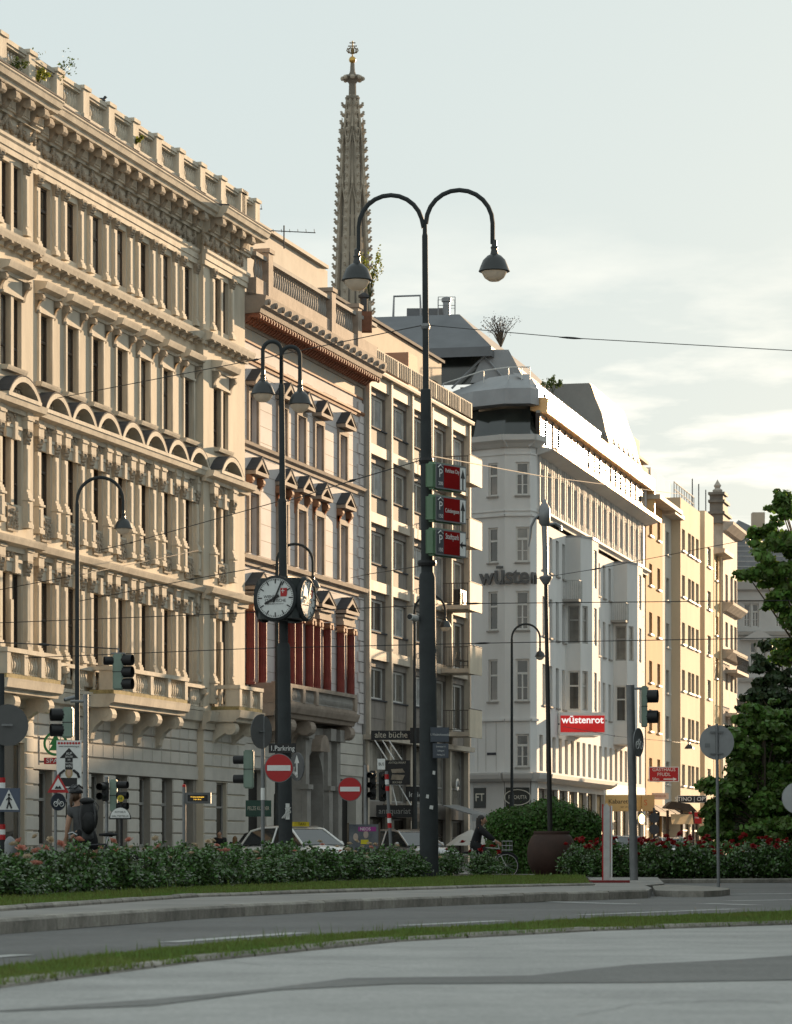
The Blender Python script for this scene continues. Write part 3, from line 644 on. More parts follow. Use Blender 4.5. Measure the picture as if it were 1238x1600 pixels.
# things on the balconies
def chair(loc,label,rot=0):
    t=thing('balcony_chair',label,'chair',loc,rot); w=.42
    m=MB(); m.box(0,w,0,w,.42,.46); part('seat',m,MET,t); m=MB(); m.box(0,.03,0,w,.5,.9); part('backrest',m,MET,t)
    for x in (0.02,w-.02):
        for y in (.02,w-.02): m=MB(); m.tube([(x,y,0),(x,y,.42 if x>.1 else .9)],.014,5); part('leg',m,MET,t)
zf=18.85-3.08*3
chair(tuple(f1.w(f1.t(683)+.5,.8,zf)),'dark metal chair on the corner balcony above the camera, nearer the railing'); chair(tuple(f1.w(f1.t(683)+1.4,.8,zf)),'dark metal chair at the far end of the corner balcony')
zf=18.85-3.08*2; m=MB(); m.bx(0,1.2,0,.35,0,.78)
for j in range(8): m.bx(.05,1.15,.35,.37,.06+j*.09,.1+j*.09)
c=ob('air_conditioner',None,None,tuple(f1.w(f1.t(683)+.3,.75,zf)),f1.rot); tag(c,'black air conditioning box on the third corner balcony beside the tall pole','air conditioner')
x=ob('casing',m.mesh('casing',mat('black_casing',(.015,.015,.015),.5,.1,2)),c); m=MB(); m.lathe([(.26,-.01),(.26,.02),(.05,.02)],(0,0,0),14); y=ob('fan_grille',m.mesh('fan_grille',MET),c,(.6,-.38,.4)); y.rotation_euler=(R(90),0,0)
# ================= 4: white corner house with oriels and glazed roof storey
WHT=mat('white_render',(.66,.655,.64),.85,.11,.35,.15,streak=.3,bscale=20)
WHG=mat('grey_clad',(.50,.495,.48),.7,.08,.6)
ZINC=mat('zinc_sheet',(.27,.275,.285),.42,.1,.8,metal=.35)
GOLD=mat('glow_tinted_metal',(.72,.48,.24),.5,.08,.5,metal=.8)  # warm sun glow of the roof edge tinted into the metal colour
DGL=glassmat('dark_roof_glass',(.03,.035,.03),.2,.12)
f2=Frame(845,176,1785)
A=f2.w(f2.t(839))
# two flat facets turn the corner towards the side street, joined by short chamfers
pC=[Vector((1.2,181.5,0)),Vector(((741-CX)/F*175.6,175.6,0)),Vector(((789-CX)/F*174.3,174.3,0)),Vector(((829-CX)/F*174.2,174.2,0)),Vector((A.x,A.y,0))]
def seg(p,q): 
    d=q-p; return Frame(0,0,P=(p.x,p.y),th=math.atan2(d.x,d.y)),d.length
B=Bld('white_corner_house','white rendered corner house with polygonal oriels, rounded corner and glazed metal roof storey',f2,at=Vector((A.x,A.y,0)))
TW=f2.t(1009.5); tA=f2.t(839)
cz=[(f2.z(845,y1)-.1,f2.z(845,y0)-.1) for y0,y1 in ((723,775),(824,879),(924,985),(1030,1096))]
cz=[(HC+(H-y1)/F*174.6,HC+(H-y0)/F*174.6) for y0,y1 in ((723,775),(824,879),(924,985),(1030,1096),(1147,1199))]
ZT=23.1
for k in range(4):
    fr,Ln=seg(pC[k],pC[k+1]); qs=[]
    if k in(1,2):
        pa,pb=((763,778),(806,827))[k-1]
        qs=[(fr.t(pa),fr.t(pb),a,b) for a,b in cz]
        if k==1: qs=qs[:4]
    m=MB(); wall(m,0,Ln,4.9,ZT,qs,0,.16); B.add('wall',m,WHT,fr=fr)
    for j,q in enumerate(qs):
        window(B,q[0],q[2],q[1]-q[0],q[3]-q[2],-.15,'tee' if k==2 else 'upper',WHITEW,GLC if (k==2 and j==1) else GL,fr=fr,b=.1)
        s=MB(); s.bx(-.06,q[1]-q[0]+.06,0,.1,-.08,0); B.add('window_sill',s,GREYST,q[0],0,q[2],fr=fr)
    # mouldings that turn the corner
    e=.0
    for z0,z1,o in ((19.0,19.12,.1),(19.28,19.34,.06),(22.35,22.42,.05),(7.85,7.98,.12)):
        m=MB(); m.bx(-e,Ln+e,0,o,z0,z1); B.add('string_moulding',m,WHT,fr=fr)
    m=MB(); m.prof([(0,22.75),(.12,22.75),(.3,22.95),(.5,23.1),(.52,23.4),(0,23.44)],-.25,Ln+.25); B.add('corner_cornice',m,WHG,fr=fr)
    # shop zone
    m=MB(); m.prof([(0,4.55),(.35,4.55),(.55,4.7),(.62,4.92),(.62,5.02),(0,5.06)],-.1,Ln+.1); B.add('shop_cornice',m,WHG,fr=fr)
    m=MB(); wall(m,0,Ln,0,4.6,[(.3,max(.55,Ln-.3),.1,2.7)] if k in(1,2) else [],.05,.2); B.add('shop_wall',m,WHG,fr=fr)
    if k in(1,2):
        m=MB(); m.bx(.05,Ln-.05 if k==2 else .84,.05,.09,3.12,4.22); B.add('sign_board',m,plain('black_green_sign',(.012,.018,.016),.35),fr=fr)
        m=MB(); m.bx(.3,Ln-.3,-.13,-.1,.1,2.7); B.add('shop_door',m,mat('grey_panel_door',(.4,.38,.35),.6,.1,1),fr=fr)
        cr=plain('cream_lettering',(.62,.6,.52))
        if k==1: text('FT',.6,cr,B.root,tuple(fr.w(.46,.1,3.68)-B.base),(R(90),0,fr.rot),bold=.004)
        else:
            text('PLACHUTTA',.3,cr,B.root,tuple(fr.w(Ln/2-.0,.1,3.68)-B.base),(R(90),0,fr.rot),sx=.58)
            m=MB(); pts=[(Ln/2+.72*math.cos(R(a)),-.1,3.68+.42*math.sin(R(a))) for a in range(0,361,15)]; m.tube(pts,.025,5); B.add('sign_oval',m,cr,fr=fr)
# vertical joints on the left facets
fr,Ln=seg(pC[1],pC[2])
for x in (.25,.8,1.5):
    m=MB(); m.bx(x,x+.02,0,.008,5.1,7.8); B.add('panel_joint',m,GREYST,fr=fr)
m=MB(); m.bx(.9,1.5,0,.03,6.0,6.14); B.add('street_plate',m,plain('dark_plate',(.03,.03,.04)),fr=fr)
# individual letters round the corner
let=plain('grey_letters',(.10,.10,.10),.5)
for ch,px in zip('wūsten',(763,783,796,807,819.5,831)):
    k=1 if px<789 else (2 if px<829 else 3); fr,Ln=seg(pC[k],pC[k+1]); z=HC+(H-901)/F*174.4
    text(ch,1.3,let,B.root,tuple(fr.w(fr.t(px),.14,z)-B.base),(R(90),0,fr.rot),ext=.06,name='letter_sign',bold=.02)
# ---- long facade
o1=(7.9,12.6); o2=(24.9,29.6)
zr=[(16.3,18.3),(12.67,14.84),(8.84,11.1)]
colsA=[.55,2.65,4.7,6.75]; colsB=[14.7,16.75,18.8,20.85,23.0]; colsC=[31.5,33.6,35.7]
qs=[(t,t+.95,a,b) for t in colsA+colsB+colsC for a,b in zr]
c1=[-.35+1.98*i for i in range(19)]; qs1=[(t,t+1.05,5.16,7.16) for t in c1]
m=MB(); wall(m,tA,TW,4.95,18.9,qs+qs1,0,.22); m.add([(TW,0,0),(TW,0,23),(TW,14,23),(TW,14,0)],[(3,2,1,0)]); B.add('wall',m,WHT)
m=MB(); m.box(tA+2.5,TW,2.5,14,0,25.4); B.add('rear_wall',m,WHT)
for q in qs+qs1: window(B,q[0],q[2],q[1]-q[0],q[3]-q[2],-.2,'upper',GREYW,GLC if random.random()<.5 else GL,b=.07)
sm=MB(); sm.bx(-.05,1.05,0,.1,-.09,0); smm=sm.mesh('window_sill',GREYST)
for q in qs: B.add('window_sill',smm,None,q[0],0,q[2])
m=MB(); m.prof([(0,19.1),(.1,19.1),(.14,19.25),(.34,19.32),(.36,19.44),(0,19.5)],tA,TW+.1); B.add('string_cornice',m,WHG)
# clad attic storey with narrow windows
tw=[f2.t(842.8)+i*(f2.t(998.5)-f2.t(842.8))/17 for i in range(18)]
m=MB(); wall(m,tA,TW,19.5,22.6,[(t,t+1.1,19.95,21.75) for t in tw],.0,.3); B.add('attic_wall',m,WHG)
for t in tw: window(B,t,19.95,1.1,1.8,-.26,'two',GREYW,GLC if random.random()<.6 else GL)
bat=MB(); bat.bx(-.035,.035,0,.07,19.5,19.93); bam=bat.mesh('cladding_batten',WHG); bat=MB(); bat.bx(-.035,.035,0,.07,21.78,22.42); bam2=bat.mesh('cladding_batten',WHG); bat=MB(); bat.bx(-.07,.07,0,.1,19.5,22.42); bam3=bat.mesh('cladding_batten',WHG)
for t in tw:
    for s in (.3,.8): B.add('cladding_batten',bam,None,t+s,0,0); B.add('cladding_batten',bam2,None,t+s,0,0)
    for s in (-.2,1.3): B.add('cladding_batten',bam3,None,t+s,0,0)
# eave slab, ribbon windows, metal fascia
m=MB(); m.prof([(0,22.4),(.12,22.42),(.95,22.66),(.95,22.72),(0,22.9)],tA-.1,TW); B.add('eave_soffit',m,WHG)
m=MB(); m.prof([(.6,22.7),(.98,22.66),(1.0,22.9),(.6,22.96)],tA+.9,TW+.4); B.add('eave_edge',m,GOLD)
m=MB(); m.bx(tA,TW-1.2,-.05,.16,22.88,23.12); m.bx(tA,TW-1.2,-.05,.16,24.6,24.85); B.add('ribbon_frame',m,GREYW)
nw=19; d=(TW-1.4-tA)/nw
rp=MB(); rp.bx(-.07,.07,-.05,.2,23.1,24.7); rpm=rp.mesh('ribbon_mullion',DARKW); rg=MB(); rg.add([(0,0,23.1),(d,0,23.1),(d,0,24.7),(0,0,24.7)],[(0,1,2,3)]); rgm=rg.mesh('pane',glassmat('ribbon_glass',(.30,.27,.22),.45,.22,.6))
for i in range(nw): B.add('ribbon_mullion',rpm,None,tA+d*i,0,0); B.add('pane',rgm,None,tA+d*i,.13,0)
m=MB(); m.bx(TW-1.3,TW,-.3,.1,22.9,24.8); B.add('end_panel',m,WHG)
m=MB(); m.prof([(.1,24.76),(.5,24.7),(.55,24.75),(.62,25.5),(.5,25.56),(-.5,25.6),(-.5,24.9)],tA+.15,TW+.1); B.add('fascia',m,GOLD)
m=MB(); m.bx(TW-.15,TW+.1,-.2,.6,22.95,24.8); B.add('fascia_return',m,GOLD)
# corner roof: dark glazed gore, zinc collar, sloped shoulders
def ring(inset,z): # corner polyline offset inwards by inset (approximate, towards the block's middle)
    ctr=Vector((7.5,184,0)); r=[]
    for p in pC[:4]: 
        d=(ctr-p); r.append(p+d.normalized()*inset+Vector((0,0,z)))
    p=pC[4]; r.append(Vector((p.x-f2.n[0]*inset*.6+f2.u[0]*inset*.4,p.y-f2.n[1]*inset*.6+f2.u[1]*inset*.4,z))); return r
def loft(name,za,ia,zb,ib,m_):
    a=ring(ia,za); b=ring(ib,zb); mb=MB(); n=len(a)
    mb.add([tuple(v-B.base) for v in a+b],[(i,i+1,n+i+1,n+i) for i in range(n-1)]); return ob(name,mb.mesh(name,m_),B.root)
loft('corner_glazing',23.4,-.15,25.1,.75,DGL); loft('zinc_collar',25.06,.6,25.1,-.25,ZINC); loft('zinc_collar',25.1,-.25,25.95,-.2,ZINC); loft('zinc_shoulder',25.95,-.2,27.1,2.6,ZINC)
m=MB(); m.bx(tA+.6,TW,-12,-.4,25.4,25.66); B.add('terrace_deck',m,ZINC)
m=MB(); m.bx(tA+.2,tA+24,-.05,-.02,25.65,26.35); B.add('terrace_glass',m,glassmat('terrace_glass',(.55,.5,.42),.1,.1))
rl=MB(); rl.bx(-.04,.04,-.1,.06,25.55,26.1); rlm=rl.mesh('railing_post',ZINC)
for i in range(13): B.add('railing_post',rlm,None,tA+.4+1.95*i,0,0)
m=MB(); m.tube([(tA+.2,.03,26.38),(tA+24,.03,26.38)],.035,6); B.add('railing',m,ZINC)
# terrace railing over the corner
a=[v for v in ring(1.6,27.35)]; m=MB(); m.tube([tuple(v-B.base) for v in a],.035,6)
for v in a: m.tube([tuple(v-B.base-Vector((0,0,.75))),tuple(v-B.base)],.03,5)
ob('corner_railing',m.mesh('corner_railing',WHITEW),B.root)
# upper storey under a large sloping zinc roof
def w2(px,py,Z): return Wp(px,py,Z)-B.base
Zr=186.
eL=w2(560,548,Zr-3); eR=w2(768,541,Zr-3); rR_=w2(718,491,Zr+3); rL_=w2(575,496,Zr+3)
fu=Vector((f2.u[0],f2.u[1],0)); eR2=eR+fu*26; rR2=rR_+fu*22; eR2.z=eR.z; rR2.z=rR_.z
m=MB(); m.add([tuple(v) for v in (eL,eR,rR_,rL_,eR2,rR2)],[(0,1,2,3),(1,4,5,2)]); dn=Vector((0,0,-.55)); m.add([tuple(v) for v in (eL,eR,eR2,eL+dn,eR+dn,eR2+dn)],[(0,1,4,3),(1,2,5,4)]); m.add([tuple(v) for v in (rL_,rR_,rR2,rL_+Vector((0,8,0)),rR2+Vector((-6,4,0)))],[(0,1,2,4,3)])
ob('upper_roof',m.mesh('upper_roof',ROOFG),B.root)
# glazed penthouse wall under the roof
b0=w2(560,606,Zr-1); b1=w2(762,600,Zr-1); t0=w2(560,552,Zr-1); t1=w2(762,548,Zr-1); b2=b1+fu*25; t2=t1+fu*25
m=MB(); m.add([tuple(v) for v in (b0,b1,t1,t0,b2,t2)],[(0,1,2,3),(1,4,5,2)]); ob('penthouse_glazing',m.mesh('penthouse_glazing',DGL),B.root)
m=MB(); g=w2(735,598,Zr-2.2); m.prism([(0,0),(3.2,0),(2.2,1.9),(.9,1.9)],0,.2,'y'); ob('penthouse_gable',m.mesh('penthouse_gable',ZINC),B.root,tuple(g))
for pa,pb in (((706,607),(757,556)),((757,556),(795,600))):
    m=MB(); m.tube([tuple(w2(*pa,Zr-2.4)),tuple(w2(*pb,Zr-2.4))],.07,6); ob('roof_strut',m.mesh('roof_strut',ZINC),B.root)
# raised roof house with sloped metal front
k0=f2.t(936,-.3); k1=f2.t(1006,.0)
Zd=f2.Z(936)
zz=f2.z(937,612,-.9); 
m=MB(); pr=[(.35,25.5),(-.1,27.6),(-.9,zz),(-9,zz),(-9,25.5)]; m.prof(pr,k0,k1-3.2); B.add('roof_house',m,mat('grey_roof_panels',(.30,.285,.265),.6,.12,.5))
m=MB(); a,b=k0,k1-3.2
def sl(o,z): return (o,z)
for (ta_,tb_,o0,z0_,o1_,z1_) in ((a,b,.37,25.52,.3,25.9),(a,b,-.33,28.0,-.86,zz),(a,a+.7,.3,25.9,-.33,28.0),(b-.7,b,.3,25.9,-.33,28.0)):
    m.add([(ta_,-o0-.03,z0_),(tb_,-o0-.03,z0_),(tb_,-o1_-.03,z1_),(ta_,-o1_-.03,z1_)],[(0,1,2,3)])
B.add('roof_house_front',m,GOLD)
m=MB(); m.add([(a+.7,-.28,25.9),(b-.7,-.28,25.9),(b-.7,.35,28.0),(a+.7,.35,28.0)],[(0,1,2,3)]); B.add('roof_house_glazing',m,GL)
for i in range(7):
    t=a+.7+(b-a-1.4)*i/6; m=MB(); m.tube([(t,-.3,25.9),(t,.33,28.0)],.06,5); B.add('glazing_bar',m,GREYW)
m=MB(); m.bx(TW-2.4,TW,-3,-.8,25.5,27.3); B.add('end_chimney',m,PH)
# chimneys and frames on the roof
for px,py,w,h in ((698,486,.5,.9),):
    p=w2(px,py,Zr+4); m=MB(); m.lathe([(.22,-.6),(.22,.5),(.3,.55),(.3,.75),(.1,.85)],(0,0,0),10); ob('roof_vent',m.mesh('roof_vent',ZINC),B.root,tuple(p))
    m=MB()
    for x in (-.5,.5):
        for y in (-.5,.5): m.tube([(x,y,-.6),(x,y,.75)],.025,4)
    for z in (.75,.25):
        m.tube([(-.5,-.5,z),(.5,-.5,z),(.5,.5,z),(-.5,.5,z),(-.5,-.5,z)],.02,4)
    ob('vent_cage',m.mesh('vent_cage',ZINC),B.root,tuple(p))
p=w2(637,492,Zr+4); m=MB(); m.tube([(-.85,0,-.2),(-.8,0,1.1),(.75,0,1.15),(.8,0,-.2)],.07,4); ob('roof_frame',m.mesh('roof_frame',ZINC),B.root,tuple(p))
p=w2(662,496,Zr+5); m=MB(); m.box(-1,1.6,0,2,0,.55); ob('roof_plant_box',m.mesh('roof_plant_box',ROOFG),B.root,tuple(p))
# ---- oriels
for (ta_,tb_) in (o1,o2):
    pts=[(ta_,0),(ta_,.86),(ta_+1.25,1.32),(tb_-1.25,1.32),(tb_,.86),(tb_,0)]
    zb,zt=7.45,18.75
    P2=[f2.w(t,o) for t,o in pts]
    for i in range(5):
        fr,Ln=seg(P2[i],P2[i+1]); q=[]
        wz=[(8.84,11.1),(12.67,14.84)]
        if i==0: q=[(.12,Ln-.06,a,b) for a,b in wz]
        if i==1: q=[(.2,min(.85,Ln-.2),a,b) for a,b in wz]
        if i==2: q=[(Ln/2-.5,Ln/2+.5,a,b) for a,b in wz+[(16.0,18.2)]]
        m=MB(); wall(m,0,Ln,zb,zt,q,0,.16); x=B.add('oriel_wall',m,WHT,fr=fr)
        for w_ in q: window(B,w_[0],w_[2],w_[1]-w_[0],w_[3]-w_[2],-.14,'upper' if i<2 else 'two',WHITEW if i==0 and w_[2]<12 else GREYW,GL if i==0 and w_[2]<12 else GLC,fr=fr,b=.09)
    m=MB(); m.prism([(t,-o*1.05) for t,o in pts],zt,zt+.12,'z'); B.add('oriel_roof',m,ZINC)
    m=MB(); m.prism([(t,-o) for t,o in pts],zb-.02,zb+.02,'z'); B.add('oriel_floor',m,WHT)
    # small balcony on the oriel's near side
    m=MB(); m.bx(ta_-1.1,ta_,.0,.95,15.0,15.14); s=B.add('oriel_balcony',m,GREYST)
    m=MB()
    for j in range(8): m.tube([(ta_-1.05,-.08-j*.12,15.14),(ta_-1.05,-.08-j*.12,16.2)],.02,4)
    m.tube([(ta_-1.05,-.05,16.2),(ta_-1.05,-.95,16.2),(ta_,-.95,16.2)],.03,5)
    for j in range(7): m.tube([(ta_-.95+j*.15,-.95,15.14),(ta_-.95+j*.15,-.95,16.2)],.02,4)
    ob('railing',m.mesh('railing',mat('pale_rail',(.45,.45,.43),.6)),s)
# ---- ground floor along the facade
m=MB(); m.prof([(0,4.5),(.5,4.55),(.85,4.75),(.9,4.95),(0,5.05)],tA,21); B.add('shop_canopy',m,WHG)
m=MB(); wall(m,tA,TW,0,4.95,[(tA+.4+3.2*i,tA+3.2+3.2*i,.15,4.2) for i in range(12)],.02,.3); B.add('shop_wall',m,WHG)
AMB=mat('lit_shop_glass',(.55,.42,.24),.1,.35,1.3,objrand=.5,spec=.9)
for i in range(12):
    window(B,tA+.4+3.2*i,.15,2.8,4.05,-.26,'two' if i%2 else 'upper',DARKW,AMB if i>2 else GLC,b=.1)
WHOUSE=B
# ---- red box sign on the oriel
def boxsign(name,label,fr,t,o,z,w,h,d,face,lines,txtm,rim=None,cat='sign',sizes=None,arrow=False,sx=1.):
    b=fr.w(t,o,z); r=thing(name,label,cat,tuple(b),fr.rot)
    m=MB(); m.bx(0,w,-d,0,0,h); part('sign_case',m,rim or face,r)
    m=MB(); e=.04*h if rim else .0; m.bx(e,w-e,.003,.012,e*1.5,h-e*1.5); part('sign_face',m,face,r)
    n=len(lines)
    for i,(tx,sz,cx_,cz_) in enumerate(lines): text(tx,sz,txtm,r,(w*cx_,-.018,h*cz_),(R(90),0,0),sx=sx)
    return r
# perpendicular frame: faces the camera along the street
def facing(px,Z,yaw=0): return Frame(0,0,P=((px-CX)/F*Z,Z),th=R(90)+yaw)
SIGNRED=mat('red_sign',(.42,.012,.014),.35,.05,2); SIGNW=plain('white_sign',(.74,.74,.72),.5); SIGNK=plain('black_sign',(.012,.012,.013),.4)
# white letters on the red lightbox, hung out from the near oriel, square to the street
fb=facing(875,f2.Z(876)-1.0)
r=thing('lightbox_sign','red lightbox sign with white lettering hung under the near oriel of the white corner house','sign',tuple(fb.w(0,0,HC+(H-1149)/F*fb.P[1])),fb.rot)
s=fb.P[1]/F; w=71*s; h=36*s
m=MB(); m.bx(0,w,-.35,0,0,h); part('sign_case',m,SIGNW,r)
m=MB(); m.bx(.04,w-.04,.004,.02,h*.14,h*.86); part('sign_face',m,mat('red_lightbox',(.42,.012,.012),.3,.1,1,emit=.35),r)
text('wūstenrot',.55,plain('white_lit',(.8,.78,.76),emit=.4),r,(w/2,-.03,h*.66),(R(90),0,0),bold=.012)
m=MB(); m.tube([(0,.2,h*.5),(-.6,.4,h*.5)],.05,5); part('sign_bracket',m,ZINC,r)
# ================= far row on the same street
OCH=mat('ochre_render',(.50,.285,.115),.9,.1,.5,.2,streak=.3); OFFW=mat('offwhite_render',(.55,.51,.45),.9,.07,.5); CRM=mat('cream_render',(.62,.50,.35),.9,.1,.5,.2,streak=.3)
AWN1=mat('ochre_awning',(.4,.25,.1),.8,.1,2); AWN2=mat('brown_far_awning',(.10,.075,.06),.8,.1,2)
def plainhouse(name,label,px0,px1,o,ztop,m_,cols,rows,ww,side=True,fm=GREYW,sills=True):
    B=Bld(name,label,f2); a,b=(f2.t(px0,o),f2.t(px1,o)) if px1 else (px0)
    qs=[(a+(b-a)*c-ww/2,a+(b-a)*c+ww/2,z0,z1) for c in cols for z0,z1 in rows]
    ns=max(1,int((b-a)/3.4)); dd=(b-a)/ns; sh=[(a+dd*i+.3,a+dd*(i+1)-.3,.15,3.5) for i in range(ns)]
    m=MB(); wall(m,a,b,0,ztop,qs+sh,o,.2,cap=10)
    for q in sh:
        window(B,q[0],.15,q[1]-q[0],3.35,o-.19,'upper',DARKW,AMB if random.random()<.35 else GL,b=.12)
        w_=MB(); w_.prism([(0,3.9),(-.9,3.35),(-.9,3.1),(-.86,3.3),(0,3.8)],q[0]-.1,q[1]+.1,'x'); B.add('shop_awning',w_,random.choice([DARK,AWN1,AWN2]),0,o,0)
    B.add('wall',m,m_)
    for q in qs:
        window(B,q[0],q[2],ww,q[3]-q[2],o-.19,'two',fm,GL if random.random()<.55 else GLC)
        if sills: s=MB(); s.bx(-.08,ww+.08,0,.14,-.1,0); B.add('window_sill',s,WHITEW,q[0],o,q[2])
    return B,a,b
zO=[(f2.z(1014,y1),f2.z(1014,y0)) for y0,y1 in ((806,836),(880,914),(956,990),(1032,1066),(1108,1142),(1184,1216))]
B,a,b=plainhouse('ochre_house','narrow ochre rendered house with two columns of windows beside the white corner house',1009.6,1035,.05,24.2,OCH,(.28,.78),zO,1.35)
m=MB(); m.bx(a,b+3.5,-.1,1.0,24.2,24.5); B.add('eave',m,ST3)
m=MB(); m.bx(a+.5,b+5,-9,-1.6,24.4,27.6); m.bx(a+1,b+2,-9,-1.2,27.6,27.8); B.add('set_back_storey',m,PH)
m=MB(); m.bx(a+.6,b+3,-4,-2,27.8,29.4); B.add('chimney_stack',m,PH)
for i in range(4): m=MB(); m.lathe([(.3,0),(.3,.7),(.4,.75),(.4,.9),(.2,1.0)],(0,0,0),8); B.add('chimney_pot',m,ZINC,a+1+i*1.4,-3,29.4)
# off-white neighbour
B,a,b=plainhouse('offwhite_house','shaded off-white house between the ochre house and the cream block',1035.2,1050.5,0,24.0,OFFW,(.55,),[(f2.z(1043,y1),f2.z(1043,y0)) for y0,y1 in ((831,867),(903,938),(974,1011),(1047,1083),(1119,1155),(1190,1225))],1.5)
m=MB(); m.bx(a,b,-.1,.9,24.0,24.3); B.add('eave',m,ST3)
# cream block, stepping forward
zc=[(f2.z(1072,y1),f2.z(1072,y0)) for y0,y1 in ((840,873),(910,943),(982,1015),(1054,1086),(1126,1158),(1198,1230))]
B,a,b=plainhouse('cream_block','tall cream rendered block lit gold, stepping forward from the ochre house',1063.5,1094,.65,25.6,CRM,(.15,.45,.63,.86),zc,1.5)
m=MB(); wall(m,a-.02,a+.01,0,25.6,[],.65,.1); B.add('side_wall',m,CRM)
m=MB(); m.bx(a+.3,b-.3,-2.5,-1.5,25.6,27.8); B.add('roof_terrace_house',m,WHT)
m=MB(); 
for i in range(9): m.tube([(a+i*(b-a)/8,-.2,25.6),(a+i*(b-a)/8,-.2,26.7)],.04,4)
m.tube([(a,-.2,26.7),(b,-.2,26.7)],.05,5); m.tube([(a,-.2,26.2),(b,-.2,26.2)],.04,5); B.add('terrace_railing',m,WHITEW)
cb=b
B,a,b=plainhouse('cream_wing','cream rendered wing of shallow projection beyond the cream block',1101.5,1115,.65,26.0,CRM,(.5,),[(f2.z(1108,y1),f2.z(1108,y0)) for y0,y1 in ((865,895),(932,960),(1000,1030),(1068,1097),(1136,1165),(1204,1232))],1.9)
m=MB(); m.bx(cb,a,-3,0,0,25.2); B.add('recessed_wall',m,OFFW)
B2_,a2,b2=plainhouse('yellow_house','yellowish house with downpipes just before the gabled house',1116,1131,.2,23.6,mat('yellow_render',(.60,.48,.28),.9,.1,.5),(.3,),[(f2.z(1120,y1),f2.z(1120,y0)) for y0,y1 in ((862,910),(965,995),(1030,1062))],1.8)
m=MB(); m.prof([(.2,23.6),(1.0,23.7),(1.05,24.0),(.2,24.1)],a2,b2); B2_.add('eave',m,ST3)
m=MB(); m.tube([(a2+2.4,-.4,0),(a2+2.4,-.4,23.6)],.12,6); B2_.add('downpipe',m,CRM)
# dark mansard behind the cream block
Bm=Bld('mansard_house','steep dark mansard roof with small dormers rising behind the cream block',f2)
a,b=f2.t(1062,-4),f2.t(1128,-4)
m=MB(); m.prof([(-4,20),(-4,25.8),(-6.0,29.8),(-14,30.3),(-14,20)],a,b); Bm.add('roof',m,ROOFG)
m=MB(); m.bx(a+.5,a+9,-4.5,-3.8,25.6,28.3); Bm.add('dormer_wall',m,OFFW)
for px in (1068,1078,1088,1104): m=MB(); m.lathe([(.35,0),(.3,.9),(.45,.95),(.45,1.1)],(0,0,0),8); Bm.add('chimney_pot',m,PH,f2.t(px,-8),-8,30.1)
for px in (1082,1092,1103): m=MB(); m.tube([(0,0,0),(0,0,4)],.05,4); Bm.add('antenna',m,LEAD,f2.t(px,-7),-7,30.1)
# ornate gabled house
G=Bld('gabled_ornate_house','ornate stone house with stepped gable finial and iron balconies at the street bend',f2)
a,b=f2.t(1130,.3),f2.t(1152,.3); GS=mat('ornate_grey_stone',(.48,.42,.36),.85,.2,1,.2)
rws=[(f2.z(1146,y1,.3),f2.z(1146,y0,.3)) for y0,y1 in ((905,948),(978,1016),(1048,1082),(1115,1150))]
qs=[(a+(b-a)*c-.8,a+(b-a)*c+.8,z0,z1) for c in (.25,.6,.88) for z0,z1 in rws]
m=MB(); wall(m,a,b,0,26.5,qs,.3,.25,cap=10); G.add('wall',m,GS)
for q in qs: window(G,q[0],q[2],1.6,q[3]-q[2],.08,'two',WHITEW,GL)
for z in (25.8,19.5,15.8): m=MB(); m.prof([(.3,z),(.6,z+.05),(1.1,z+.5),(1.15,z+.7),(.3,z+.75)],a,b,.2); G.add('cornice',m,GS)
zg=f2.z(1134,772,.3); t0=a
for k,(w_,h0,h1) in enumerate(((4.2,26.4,27.3),(3.0,27.3,28.2),(1.8,28.2,28.8))): m=MB(); m.bx(t0-.4,t0-.4+w_,-.7,.35,h0,h1); m.bx(t0-.6,t0-.2+w_,-.8,.5,h1-.2,h1); G.add('gable_step',m,mat('dark_gable_stone',(.2,.18,.16),.85,.2,1))
m=MB(); m.lathe([(.35,0),(.4,.25),(.2,.4),(.3,.6),(.1,.9),(.0,1.1)],(0,0,0),8); G.add('gable_finial',m,GS,t0+.5,-.2,28.8)
for z in (15.0,11.6):
    m=MB(); m.bx(a+1,b-.5,.3,1.3,z-.25,z); s=G.add('iron_balcony',m,GS); m=MB()
    for j in range(14): m.tube([(a+1+j*(b-a-1.5)/13,-1.25,z),(a+1+j*(b-a-1.5)/13,-1.35,z+.5),(a+1+j*(b-a-1.5)/13,-1.25,z+1.1)],.03,4)
    m.tube([(a+1,-1.25,z+1.1),(b-.5,-1.25,z+1.1)],.05,4); ob('railing',m.mesh('railing',MET),s)
# pale house closing the view
Zq=282.; fq=facing(1153,Zq); Q=Bld('pale_slate_roof_house','pale house with slate mansard roof and pedimented windows closing the street at right',fq); sq=Zq/F
def qz(y): return HC+(H-y)*sq
PALE=mat('pale_grey_render',(.55,.54,.52),.85,.07,.5); SLATE=mat('slate_roof',(.24,.25,.265),.55,.15,1.2)
wq=(1262-1153)*sq
def qt(px): return (px-1153)*sq
qs=[(qt(x0),qt(x1),qz(y1),qz(y0)) for x0,x1 in ((1162,1173),(1175,1186),(1212,1222),(1230,1240)) for y0,y1 in ((943,980),)]+[(qt(x0),qt(x1),qz(y1),qz(y0)) for x0,x1 in ((1172,1182),(1188,1198),(1215,1226)) for y0,y1 in ((1003,1052),(1080,1120),(1150,1190))]
m=MB(); wall(m,0,wq,0,qz(912),qs,0,.3,cap=16); Q.add('wall',m,PALE)
for q in qs: window(Q,q[0],q[2],q[1]-q[0],q[3]-q[2],-.26,'tee',WHITEW,GL,b=.12)
m=MB(); m.prof([(0,qz(938)),(.3,qz(938)),(.35,qz(925)),(.8,qz(922)),(1.1,qz(908)),(1.2,qz(901)),(0,qz(899))],-.5,wq); Q.add('main_cornice',m,PALE)
